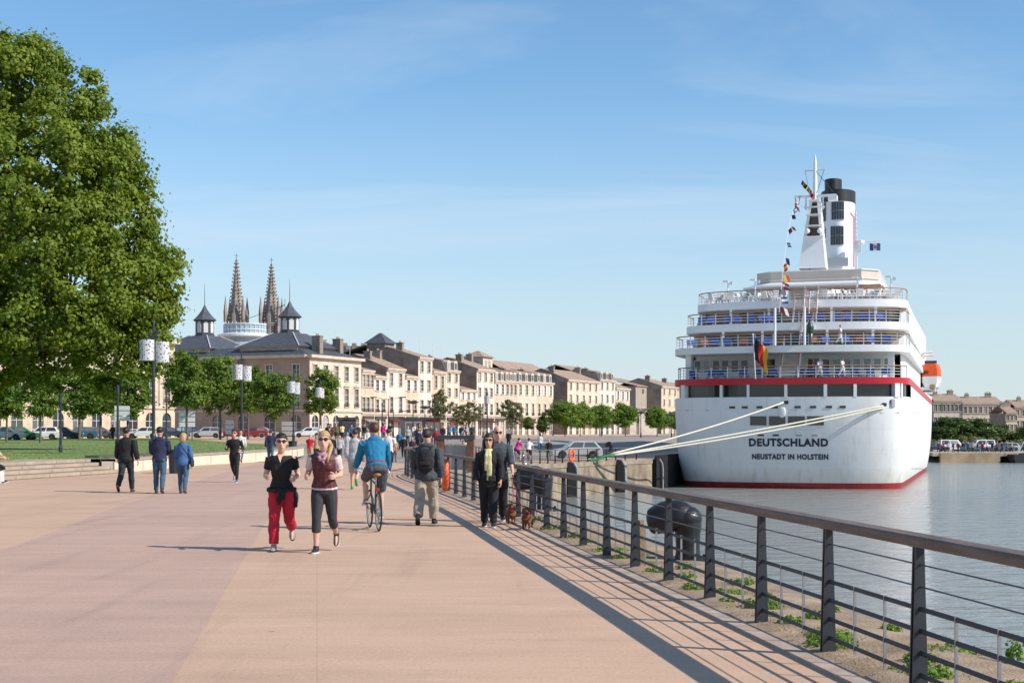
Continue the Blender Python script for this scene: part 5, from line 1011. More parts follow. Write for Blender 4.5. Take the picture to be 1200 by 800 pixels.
# mast
FM = 24.; dm = SC.y + .954 * FM; zm = lambda y: CH + (HY - y) * dm / F; lm_ = lambda x: st_at(x, FM)
mb = MB(); b0, b1, t0, t1 = lm_(937.5), lm_(969), lm_(949.5), lm_(961); zb, zt = zm(316), zm(236); 
def mastsec(u, d=0): return (b0 + (t0 - b0) * u, b1 + (t1 - b1) * u, zb + (zt - zb) * u)
for (u0, u1, front) in ((0, .46, True), (.46, 1, False)):
    A, B = mastsec(u0), mastsec(u1)
    y0, y1 = FM - 1.5 + 1.0 * u0, FM - 1.5 + 1.0 * u1
    if front: mb.quad((A[0], y0, A[2]), (A[1], y0, A[2]), (B[1], y1, B[2]), (B[0], y1, B[2]))
    mb.quad((A[0], FM + 1.6, A[2]), (A[0], y0, A[2]), (B[0], y1, B[2]), (B[0], FM + 1.6, B[2])); mb.quad((A[1], y0, A[2]), (A[1], FM + 1.6, A[2]), (B[1], FM + 1.6, B[2]), (B[1], y1, B[2]))
    mb.quad((A[0], FM + .6, A[2]), (A[1], FM + .6, A[2]), (B[1], FM + .6, B[2]), (B[0], FM + .6, B[2])); mb.quad((A[0], FM + 1.6, A[2]), (A[1], FM + 1.6, A[2]), (B[1], FM + 1.6, B[2]), (B[0], FM + 1.6, B[2]))
    if not front:
        for s0 in (0, 1):   # white legs each side of the open front
            xa, xb = (A[s0], B[s0]); d = .28 * (1 - 2 * s0); mb.quad((xa, y0, A[2]), (xa + d, y0, A[2]), (xb + d, y1, B[2]), (xb, y1, B[2]))
for u in (.46, .62, .78, .985): A = mastsec(u); mb.box(((A[0] + A[1]) / 2, FM + .1, A[2]), (A[1] - A[0] + .1, 3.0, .12))
mast = mb.build('mast', M_SHIPW, SH)
mb = MB(); A, B = mastsec(.47), mastsec(.97); mb.quad((A[0] + .2, FM + .55, A[2]), (A[1] - .2, FM + .55, A[2]), (B[1] - .2, FM + .55, B[2]), (B[0] + .2, FM + .55, B[2])); mb.build('mast_recess', mat('mast_grey', (.30, .28, .28), .7), mast)
mb = MB(); c = (t0 + t1) / 2; mb.box((c, FM, zm(230)), (lm_(979) - lm_(930), .35, .22)); mb.lathe([(.24, zm(234)), (.22, zm(215)), (.16, zm(190)), (.06, zm(182))], 8, (c, FM, 0)); mb.box((c, FM, zm(200)), (lm_(967) - lm_(942.5), .14, .14)); mb.box((lm_(976), FM, zm(233.5)), (.9, 1.2, .5)); mb.box((lm_(944.5), FM, zm(238)), (.14, .14, 1.4)); mb.box((lm_(964.5), FM, zm(238)), (.14, .14, 1.4)); mb.box(((lm_(944.5) + lm_(964.5)) / 2, FM - .3, zm(243.5)), (lm_(967) - lm_(943), .6, .14)); mb.build('yard', M_SHIPW, mast)
for x in (948, 962): mb = MB(); mb.ell((lm_(x), FM - 1.5, zm(273)), (.26, .26, .26)); mb.build('radome', M_SHIPW, mast, smooth=True)
mb = MB()
for x0, y0, x1, y1 in ((944, 201, 950, 229), (966, 201, 958, 229), (957, 202, 978, 229), (951, 244, 949, 360), (938, 229, 937, 244)): mb.tube([(lm_(x0), FM - .4, zm(y0)), (lm_(x1), FM - 1, zm(y1))], .03, 4)
mb.build('stay', M_IRON, mast)
# funnel
FF = 38.; df = SC.y + .954 * FF; zf = lambda y: CH + (HY - y) * df / F; lf = lambda x: st_at(x, FF)
c = (lf(963) + lf(1002)) / 2; w = (lf(1002) - lf(963)) / 2
def oval(r, y0, y1, n=28, d=1.55, dy=0): return [(c + dx_ + r * math.cos(q), FF + dy + r * d * math.sin(q)) for q in [2 * math.pi * i / n for i in range(n)]]
dx_ = 0; fn = MB(); fn.prism(oval(w, 0, 0), zf(325), zf(240)); F_ = fn.build('funnel', mat('funnel_white', (.78, .79, .80), .35), SH); auto_smooth(F_)
mb = MB(); mb.prism(oval(w * 1.03, 0, 0), zf(240.5), zf(227)); dx_ = lf(976.5) - c; mb.prism(oval(w * .52, 0, 0), zf(227), zf(212)); dx_ = 0; auto_smooth(mb.build('funnel_top', mat('funnel_black', (.014, .013, .014), .5), F_))
for x0, x1, y0, y1 in ((977, 991, 241.5, 262), (976, 990.5, 270, 291), (963.5, 969.5, 241.5, 262), (963.2, 969, 270, 291)):
    def on(x): l = lf(x); u = max(-1, min(1, (l - c) / w)); return (l, FF - w * 1.55 * math.sqrt(max(0, 1 - u * u)) - .05)
    mb = MB(); xs = np.linspace(x0, x1, 6); P = [on(float(x)) for x in xs]
    for a, b in zip(P, P[1:]): mb.quad((a[0], a[1], zf(y1)), (b[0], b[1], zf(y1)), (b[0], b[1], zf(y0)), (a[0], a[1], zf(y0)), 0)
    for u in (0, .5, 1): 
        for a, b in zip(P, P[1:]): mb.bar((a[0], a[1] - .03, zf(y1) + (zf(y0) - zf(y1)) * u), (b[0], b[1] - .03, zf(y1) + (zf(y0) - zf(y1)) * u), .05, .07, 1)
    for q in P: mb.bar((q[0], q[1] - .03, zf(y1)), (q[0], q[1] - .03, zf(y0)), .05, .05, 1, up=(0, 1, 0))
    mb.build('louvre', [M_DARKW, mat('louvre_bar', (.2, .19, .19), .5)], F_)
mb = MB(); P = [(c + w * math.cos(q) * 1.01, FF - w * 1.55 * math.sin(q) * 1.01) for q in [R(a) for a in (22, 18, 14, 10)]]
for a, b in zip(P, P[1:]): mb.quad((a[0], a[1], zf(315)), (b[0], b[1], zf(315)), (b[0], b[1], zf(256)), (a[0], a[1], zf(256)))
P2 = [(c + w * math.cos(q) * 1.012, FF - w * 1.55 * math.sin(q) * 1.012) for q in [R(a) for a in (38, 32, 26, 20)]]
for i, (a, b) in enumerate(zip(P2, P2[1:])): mb.quad((a[0], a[1], zf(255 - i * -1.2)), (b[0], b[1], zf(256.5 - i * -1.2)), (b[0], b[1], zf(253 - i * -1.5)), (a[0], a[1], zf(252.5 - i * -1.2)))
mb.build('funnel_emblem', mat('emblem_pink', (.62, .12, .18), .4), F_)
mb = MB(); mb.box((lf(985), FF - w * 1.55 - .6, zf(312)), (2.2, .8, .9)); mb.build('vent_box', mat('vent_grey', (.42, .42, .43), .6), F_)
lx = lf(1007); mb = MB(); mb.tube([(lx, FF - 3, zf(325)), (lx - .15, FF - 3, zf(254))], .05, 5); mb.tube([(lf(1004.5), FF - 3, zf(325)), (lf(1004), FF - 3, zf(254))], .04, 5)
for i in range(9): y = 258 + i * 5; mb.bar((lf(1002), FF - 3, zf(y)), (lf(1007.5), FF - 3, zf(y)), .05, .05)
mb.bar((lf(1002), FF - 3, zf(291)), (lf(1033), FF - 3, zf(289)), .09, .09); mb.box((lf(1007), FF - 3, zf(297)), (.9, .5, .9)); mb.lathe([(.3, 0), (.5, .25), (.5, .5), (.1, .6)], 10, (lf(1010), FF - 3, zf(293))); mb.build('signal_mast', M_SHIPW, SH)
# stairs down the stern, white stringers and teak rails
def stair(xa, xb, y0, f0, y1, f1, wd, nst=9):
    d0, d1 = SC.y + .954 * f0, SC.y + .954 * f1; A = Vector((st_at(xa, f0), f0, CH + (HY - y0) * d0 / F)); B = Vector((st_at(xb, f1), f1, CH + (HY - y1) * d1 / F)); s = MB()
    for k in (-wd / 2, wd / 2): o = Vector((k, 0, 0)); s.bar(A + o, B + o, .12, .34); s.bar(A + o + Vector((0, 0, .9)), B + o + Vector((0, 0, .9)), .07, .07, 1); [s.bar(A.lerp(B, u) + o, A.lerp(B, u) + o + Vector((0, 0, .9)), .05, .05, up=(0, 1, 0)) for u in (0.02, .35, .68, .98)]
    for i in range(nst): p = A.lerp(B, (i + .5) / nst); s.box(p, (wd, .28, .05), m=2)
    s.build('stairway', [M_SHIPW, M_TEAKR, M_DECKIN], SH)
stair(937, 935, 352, 9.4, 378, 5.2, .9); stair(947, 943, 378, 5.4, 404, 1.2, .9); stair(929, 925, 405, 1.4, 441, .5, 1.5, 12); stair(953, 952, 352, 9.4, 378, 5.4, .7)
for x in (909, 943.5): w = MB(); l = st_at(x, .5); f, nn = on_stern(l); w.tube([(l, f - .02, 9.1), (l, f - .02, 12.4)], .11, 8); w.build('deck_post', M_SHIPW, SH)
w = MB(); l = st_at(950, .8); f, nn = on_stern(l); w.lathe([(.10, 0), (.10, 1.0), (.3, 1.1), (.32, 1.6), (.12, 2.1)], 10, (l, f + .3, 9.1)); w.build('green_lantern', mat('dark_green_metal', (.012, .05, .035), .5), SH)
# hull fittings
def hull_f(l, z): 
    P = outline(z, 300); return on_stern(l, P)
def patch(name, x0, x1, y0, y1, m, proud=.035, par=None):
    a, b = st_at(x0), st_at(x1); z0, z1 = CH + (HY - y1) * 124 / F, CH + (HY - y0) * 124 / F; mb = MB(); c4 = []
    for l, z in ((a, z0), (b, z0), (b, z1), (a, z1)):
        f, nn = hull_f(l, z); c4.append((l + nn.x * proud, f + nn.y * proud, z))
    mb.quad(*c4); inner = [(x, y + proud + .12, z) for x, y, z in c4]
    for i in range(4): mb.quad(c4[i], c4[(i + 1) % 4], inner[(i + 1) % 4], inner[i])
    return mb.build(name, m, par or SH)
cx_ = lambda x: 770 + .3 * x; cy_ = lambda y: 380 + .3 * y
for a, b in ((363, 427), (437, 501), (511, 577), (586, 651)): patch('hull_window', cx_(a), cx_(b), cy_(358), cy_(394), mat('hull_window_grey', (.10, .095, .085), .25, spec=.6))
for x in (292, 342, 400, 460, 549, 609, 671, 724): patch('vent_slot', cx_(x - 12), cx_(x + 12), cy_(318), cy_(327), M_DARKW)
for x in (404, 463, 553, 614): patch('vent_slot', cx_(x - 12), cx_(x + 12), cy_(429.5), cy_(436), M_DARKW if x < 500 else mat('slot_pale', (.4, .38, .33), .6))
for x, y in ((505, 304), (915, 303), (884, 313)): patch('fairlead', cx_(x - 8), cx_(x + 8), cy_(y - 6), cy_(y + 6), M_IRON, .09)
patch('fairlead', cx_(910), cx_(922), cy_(292), cy_(322), mat('fairlead_grey', (.35, .35, .36), .5), .12)
l = st_at(cx_(488)); z = CH + (HY - cy_(342)) * 124 / F; f, nn = hull_f(l, z); mb = MB(); mb.ell((l, f - .05, z), (.34, .08, .5), 16, 10); mb.build('hull_lamp', M_SHIPW, SH, smooth=True)
for x0, x1, y in ((870, 940, 344), (980, 1010, 344), (980, 1030, 567), (100, 200, 333)): patch('rubbing_strake', cx_(x0), cx_(x1), cy_(y - 1), cy_(y + 2), mat('strake_grey', (.5, .49, .47), .5), .05)
# name and port of registry, wrapped onto the curved stern
def lettering(name, text, x0, x1, yb, yt, bold):
    cu = bpy.data.curves.new(name, 'FONT'); cu.body = text; cu.size = 1; cu.space_character = 1.12; cu.offset = bold; cu.resolution_u = 4; ob = bpy.data.objects.new('tmp_text', cu); C.objects.link(ob)
    bpy.context.view_layer.update(); me = bpy.data.meshes.new_from_object(ob.evaluated_get(bpy.context.evaluated_depsgraph_get())); bpy.data.objects.remove(ob); bpy.data.curves.remove(cu)
    xs = [v.co.x for v in me.vertices]; ys = [v.co.y for v in me.vertices]; a, b = st_at(x0), st_at(x1); z0, z1 = CH + (HY - yb) * 124 / F, CH + (HY - yt) * 124 / F
    for v in me.vertices:
        l = a + (b - a) * (v.co.x - min(xs)) / (max(xs) - min(xs)); z = z0 + (z1 - z0) * (v.co.y - min(ys)) / (max(ys) - min(ys)); f = LINT(l, z); v.co = (l, f - .045, z)
    me.name = name; me.materials.clear(); me.materials.append(mat('navy_lettering', (.01, .014, .06), .4)); return obj(name, me, SH)
_z = np.linspace(-1.5, 2.5, 9); _l = np.linspace(-6, 6, 49); _g = np.array([[np.interp(0, [0], [0])] * 49 for _ in _z])
for i, z in enumerate(_z):
    P = outline(float(z), 400); Pm = sorted([p for p in P if p[1] < 8]); _g[i] = np.interp(_l, [p[0] for p in Pm], [p[1] for p in Pm])
def LINT(l, z):
    col = [np.interp(l, _l, _g[i]) for i in range(9)]; return float(np.interp(z, _z, col))
lettering('ship_name', 'DEUTSCHLAND', cx_(357), cx_(667), cy_(477), cy_(445), .042); lettering('port_name', 'NEUSTADT IN HOLSTEIN', cx_(368), cx_(667), cy_(528), cy_(506), .045)
def s2w(l, f, z): q = Vector((l, f, z)); return Vector((SC.x + .954 * l + .30 * f, SC.y - .30 * l + .954 * f, z))
# lifeboat on its davit, hangs from the starboard side
FL = 56.; lw = s2w(11.3, FL, 6.45); LBT = thing('lifeboat', 'orange-topped lifeboat hung on the starboard side of the ship', 'lifeboat', lw, -TH)
mb = MB(); v = []; ST = [(-4.4, .75), (-4.1, 1.0), (-2.5, 1.18), (0, 1.2), (2.5, 1.15), (4.1, .8), (4.7, .1)]
def boat(mb, zs, m):
    rings = []
    for z, k in zs:
        pl = [(-w_ * k, y) for y, w_ in ST] + [(w_ * k, y) for y, w_ in reversed(ST)]; rings.append([(x, y, z) for x, y in pl])
    n = len(rings[0]); mb.add([q for r_ in rings for q in r_], [(i * n + j, i * n + (j + 1) % n, (i + 1) * n + (j + 1) % n, (i + 1) * n + j) for i in range(len(rings) - 1) for j in range(n)] + [tuple(range(n)), tuple(range((len(rings) - 1) * n, len(rings) * n))], m)
boat(mb, ((0.0, .35), (.4, .75), (1.0, .97), (1.65, 1.0)), 0); mb.build('boat_hull', M_SHIPW, LBT); mb = MB(); boat(mb, ((1.65, 1.02), (1.85, 1.02), (2.6, .97), (3.05, .86), (3.2, .6)), 0); mb.build('canopy', M_ORNG, LBT)
mb = MB(); mb.box((0, -4.0, 2.75), (1.1, .7, .5)); mb.box((-.6, -4.15, 2.15), (.7, .5, .45)); mb.box((0, -3.2, 3.3), (1.4, 1.2, .5)); mb.build('window', M_DARKW, LBT); mb = MB(); mb.lathe([(.35, -.2), (.35, .2), (.12, .22)], 12); mb.xf(Matrix.Translation((.2, -4.7, .35)) @ Matrix.Rotation(R(90), 4, 'X')); mb.build('propeller_guard', mat('bronze', (.35, .25, .12), .4), LBT)
mb = MB()
for y in (-3.4, 3.4): mb.tube([(-2.2, FL + y, 6.3), (-2.0, FL + y, 9.6), (-.8, FL + y, 11.0), (.2, FL + y, 11.0)], .16, 6)
for i in range(len(mb.v)): x, y, z = mb.v[i]; mb.v[i] = (x + 11.3, y, z)
mb.box((10.9, FL, 6.6), (1.8, 9.5, .35)); mb.build('davit', M_SHIPW, SH)
# deck chairs: one built, copied along the rails
def chair_proto(nm, label, cloth, fr):
    r = thing(nm, label, 'deck chair'); mb = MB(); mb.box((0, 0, .36), (.62, .75, .07)); mb.build('seat', cloth, r); mb = MB(); mb.bar((0, .34, .38), (0, .62, 1.02), .62, .07, up=(0, 1, 0)); mb.build('backrest', cloth, r)
    for x in (-.28, .28): mb = MB(); mb.bar((x, -.34, 0), (x, -.3, .58), .05, .05, up=(0, 1, 0)); mb.bar((x, .36, 0), (x, .3, .58), .05, .05, up=(0, 1, 0)); mb.bar((x, -.36, .58), (x, .4, .58), .06, .04); mb.build('leg_frame', fr, r)
    return r
M_BLUEC = mat('blue_canvas', (.012, .07, .36), .75, .15, 3); M_WCH = mat('white_resin', (.72, .70, .68), .5); bc = None; wc = None; rg_ = random.Random(3)
for (o, z, rows_, grp, lab) in ((OA, 6.26, [(-8.2, 8.2, 15, (-.9, .6))], 'blue chairs on the lowest open deck', 'blue chair on the lowest open deck of the ship, just above the red stripe'), (OB, 9.10, [(-8.6, 8.4, 16, (-1.2, .9))], 'blue chairs on the middle open deck', 'blue chair on the middle open deck of the ship, above the flag staff'), (OC, 11.42, [(-8.4, 8.2, 16, (-1.0, 1.2))], 'blue chairs on the upper open deck', 'blue chair on the upper open deck of the ship, second railing from the top')):
    for (a, b, n, gap) in rows_:
        for i in range(n):
            l = a + (b - a) * i / (n - 1) + rg_.uniform(-.35, .35)
            if gap[0] < l < gap[1] or (o is OA and -5.2 < l < -4.2): continue
            f = np.interp(l, *zip(*sorted([(q[0], q[1]) for q in o if q[1] < 15]))) + .95 + rg_.uniform(0, .25)
            if bc is None: bc = chair_proto('deck_chair', lab, M_BLUEC, M_TEAKR); c_ = bc
            else: c_ = copy_tree(bc)
            c_.location = s2w(l, float(f), z); c_.scale = (1.15, 1, .78); c_.rotation_euler = (0, 0, -TH + rg_.choice([0, math.pi, math.pi, .4])); tag(c_, lab, 'deck chair', grp)
            if o is OB and i % 3 == 1:
                tag(c_, 'red-brown chair among the blue ones on the middle open deck of the ship', 'deck chair', 'red-brown chairs on the middle open deck')
                for ch in c_.children:
                    if ch.name.split('.')[0] in ('seat', 'backrest'): recolor(ch, 0, mat('russet_canvas', (.20, .045, .025), .75, .15, 3))
for i in range(52):
    l = -8.8 + 17.6 * i / 51 + rg_.uniform(-.2, .2)
    if -1.4 < l < .6: continue
    f = np.interp(l, *zip(*sorted([(q[0], q[1]) for q in OD if q[1] < 20]))) + .8 + rg_.uniform(0, 1.3)
    lab = 'white chair on the topmost open deck of the ship'
    if wc is None: wc = chair_proto('deck_chair', lab, M_WCH, M_WCH); c_ = wc
    else: c_ = copy_tree(wc)
    c_.location = s2w(l, float(f), 13.85); c_.rotation_euler = (0, 0, -TH + rg_.uniform(0, 6.28)); tag(c_, lab, 'deck chair', 'white chairs on the topmost deck')
# ensign and signal flags
l = st_at(885, -.2); f, nn = on_stern(l); r = thing('ensign_flag', 'black, red and gold flag hanging from the stern staff of the ship', 'flag', s2w(l, f - .1, 6.2), -TH)
mb = MB(); mb.tube([(0, 0, 0), (-.12, -.7, 3.8)], .05, 6); mb.ell((-.12, -.72, 3.85), (.09, .09, .09), 8, 6); mb.build('staff', M_SHIPW, r)
mb = MB(); nu, nv = 12, 10; vs = []
for i in range(nu + 1):
    for j in range(nv + 1):
        u, v = i / nu, j / nv; x = -.12 + .10 + u * 1.15 + .05 * math.sin(v * 9); y = -.7 + .18 * v + .16 * math.sin(u * 9 + v * 3); z = 3.65 - v * 1.9 - u * 1.15 - .25 * u * v; vs.append((x, y + .0, z))
for i in range(nu):
    for j in range(nv): pass
mb.add(vs, [], 0); fs = [(i * (nv + 1) + j, (i + 1) * (nv + 1) + j, (i + 1) * (nv + 1) + j + 1, i * (nv + 1) + j + 1) for i in range(nu) for j in range(nv)]; mb.f = fs; mb.m = [min(2, int(i / nu * 3)) for i in range(nu) for j in range(nv)]
mb.build('cloth', [mat('flag_black', (.012, .012, .014), .8), mat('flag_red', (.55, .015, .02), .8), mat('flag_gold', (.75, .42, .02), .8)], r, smooth=True)
fc = [(.62, .6, .58), (.40, .04, .045), (.03, .06, .2), (.55, .40, .05), (.02, .02, .025)]; FMATS = [mat('bunting_%d' % i, c_, .8) for i, c_ in enumerate(fc)]
line = spline([Vector((lm_(932), FM - .3, zm(232))), Vector((st_at(930, 20), 20, zm(250))), Vector((st_at(925, 16), 15, zm(283))), Vector((st_at(921, 12), 10, CH + (HY - 310) * (SC.y + 9.5) / F)), Vector((st_at(917, 7), 6, CH + (HY - 340) * (SC.y + 5.7) / F)), Vector((st_at(913, 3), 3, CH + (HY - 366) * (SC.y + 2.9) / F))], 8)
mb = MB(); mb.tube([s2w(*p) for p in line], .02, 4); hl_ = mb.build('flag_halyard', M_SHIPW); tag(hl_, 'thin line of signal flags running from the yard down to the stern', 'rope')
seq = [(0, None), (0, 1), (1, 4), (2, 0), (4, 2), (3, 4), (2, 1), (2, 0), (0, 2), (1, 3), (3, 1), (1, 0), (0, 2), (2, 0), (1, 0)]
names_ = ['small white', 'white and red', 'red and black', 'blue and white', 'black and blue', 'yellow and black', 'blue and red', 'plain-edged blue', 'white-blue', 'red over yellow', 'yellow and red', 'red-white', 'white over blue', 'large blue', 'lowest red']
for i in range(15):
    q = line[int((i + .6) / 15.6 * (len(line) - 1))]; sz = .36 if i < 8 else .55; a, b_ = seq[i]; mb = MB()
    for k in range(3):
        for s in range(2): mb.add([(u * sz, .12 * math.sin(u * 5 + i), -v * sz * 1.25 - u * .35 * ((i % 3) - .6)) for u, v in ((s / 2, k / 3), ((s + 1) / 2, k / 3), ((s + 1) / 2, (k + 1) / 3), (s / 2, (k + 1) / 3))], [(0, 1, 2, 3)], 0 if (i % 2 == 0 and s == 0) or (i % 2 == 1 and k != 1) else 1)
    fl = mb.build('signal_flag', [FMATS[a], FMATS[b_ if b_ is not None else a]]); fl.location = s2w(*q); fl.rotation_euler = (R(6 * ((i * 7) % 5 - 2)), R(9 * ((i * 5) % 5 - 2)), -TH + .5 * ((i * 3) % 4 - 1.5)); tag(fl, '%s signal flag, number %d down the flag line' % (names_[i], i + 1) if False else names_[i] + ' signal flag on the long flag line, ' + ['topmost', 'second from top', 'third from top', 'fourth from top', 'fifth from top', 'sixth from top', 'seventh from top', 'eighth from top', 'seventh from bottom', 'sixth from bottom', 'fifth from bottom', 'fourth from bottom', 'third from bottom', 'second from bottom', 'lowest'][i], 'flag', 'signal flags on the ship')
for i, (x, y, cc, lab) in enumerate(((941, 211, 4, 'curled black signal flag highest by the mast top'), (944, 214, 3, 'yellow and black signal flag beside the mast top'), (948, 219, 4, 'dark signal flag just above the left yard arm'), (951, 225, 1, 'small reddish signal flag next to the mast pole'))):
    mb = MB(); 
    for s in range(3): mb.quad(*[(u * .55, .15 * math.sin(u * 7), -v * .42 - .35 * u) for u, v in ((s / 3, 0), ((s + 1) / 3, 0), ((s + 1) / 3, 1), (s / 3, 1))], s % 2)
    fl = mb.build('signal_flag', [FMATS[cc], FMATS[4 if cc != 4 else 3]]); fl.location = s2w(lm_(x), FM - .3, zm(y)); fl.rotation_euler = (0, R(25), -TH); tag(fl, lab, 'flag', 'signal flags on the ship')
mb = MB(); 
for s, c_ in ((0, 0), (1, 1), (2, 2)): mb.quad((s * .38, 0, 0), (s * .38 + .38, .1, -.05), (s * .38 + .38, .1, -.85), (s * .38, 0, -.8), c_)
fl = mb.build('signal_flag', [FMATS[2], FMATS[0], FMATS[2]]); fl.location = s2w(lf(1021), FF - 3, zf(291)); fl.rotation_euler = (0, 0, -TH); tag(fl, 'blue and white flag on the small arm right of the funnel', 'flag')
mb = MB(); mb.box((.57, .03, -.42), (.2, .09, .3)); mb.build('flag_patch', FMATS[1], fl)
# mooring ropes
M_ROPE = mat('pale_rope', (.70, .66, .52), .8, .15, 8); bq = at(716, 114.6, z=-.4)
def rope(x, y, f0, sag, lab, start):
    l = st_at(x, f0); z = CH + (HY - y) * (SC.y + f0 - .3 * l) / F; e = s2w(l, hull_f(l, min(4.4, z))[0] - .12, z); mb = MB(); P = [start.lerp(e, i / 30) - Vector((0, 0, sag * 4 * (i / 30) * (1 - i / 30))) for i in range(31)]; mb.tube(P, .075, 6); o = mb.build('mooring_rope', M_ROPE, smooth=True); tag(o, lab, 'rope', 'ropes mooring the ship')
rope(918, 471.5, 0, .25, 'upper mooring rope running to the small opening left of centre', bq + Vector((0, 0, .2))); rope(1034, 475, 0, .12, 'lower mooring rope, upper of the pair reaching the right side', bq + Vector((.1, 0, .1))); rope(1036, 477, 0, .3, 'lowest mooring rope of the pair reaching the right side', bq + Vector((0, -.1, .05)))
mb = MB(); mb.tube(spline([bq + Vector((.3, 0, .1)), bq + Vector((-.5, -.2, .0)), bq + Vector((-1.1, -.3, -.28)), bq + Vector((-1.9, -.2, -.3)), bq + Vector((-1.3, .3, -.28)), bq + Vector((-.4, .1, -.05))], 6), .09, 6); o = mb.build('rope_tail', mat('green_rope', (.03, .28, .09), .8), smooth=True); tag(o, 'bright green rope tail lying at the small far bollard', 'rope')
# ---------------------------------------------------------------- people
SKIN = [mat('skin_%d' % i, c, .55, .08, 14, spec=.35) for i, c in enumerate(((.62, .36, .26), (.55, .30, .20), (.40, .21, .13)))]
M_LIP = mat('lips', (.40, .13, .11), .5); M_EYE = mat('eye_dark', (.03, .02, .018), .3); M_SUNG = mat('sunglass_lens', (.008, .008, .01), .08, spec=.8)
def cloth(name, col, rough=.85): return mat('cloth_' + name, col, rough, .09, 7, .14, 40)
PEND = []          # (object, extra MB or None, materials)
TEX = bpy.data.textures.new('cloth_folds', 'CLOUDS'); TEX.noise_scale = .13; TEX.noise_depth = 2
def solid(name, mb, m, parent, vox, smooth=4, fold=0., extra=None):
    """closed shapes fused into one continuous skin"""
    o = obj(name, mb.mesh(name, m), parent); r = o.modifiers.new('r', 'REMESH'); r.mode = 'VOXEL'; r.voxel_size = vox; r.use_smooth_shade = True
    s = o.modifiers.new('s', 'SMOOTH'); s.iterations = smooth; s.factor = .5
    if fold:
        d = o.modifiers.new('d', 'DISPLACE'); d.texture = TEX; d.strength = fold * 1.7; d.mid_level = .5; d.texture_coords = 'LOCAL'
    PEND.append((o, extra, m if isinstance(m, (list, tuple)) else [m])); return o
def flush():
    bpy.context.view_layer.update(); dg = bpy.context.evaluated_depsgraph_get(); res = []
    for o, ex, ms in PEND: res.append(bpy.data.meshes.new_from_object(o.evaluated_get(dg)))
    for (o, ex, ms), me in zip(PEND, res):
        o.modifiers.clear(); old = o.data; o.data = me; bpy.data.meshes.remove(old); me.name = o.name.split('.')[0]
        me.materials.clear(); [me.materials.append(q) for q in ms]
        if ex:
            bm = bmesh.new(); bm.from_mesh(me); vs = [bm.verts.new(v) for v in ex.v]
            for f, mi in zip(ex.f, ex.m):
                try: q = bm.faces.new([vs[i] for i in f]); q.material_index = mi; q.smooth = True
                except ValueError: pass
            bm.to_mesh(me); bm.free()
    PEND.clear()
def V3(*a): return Vector(a)
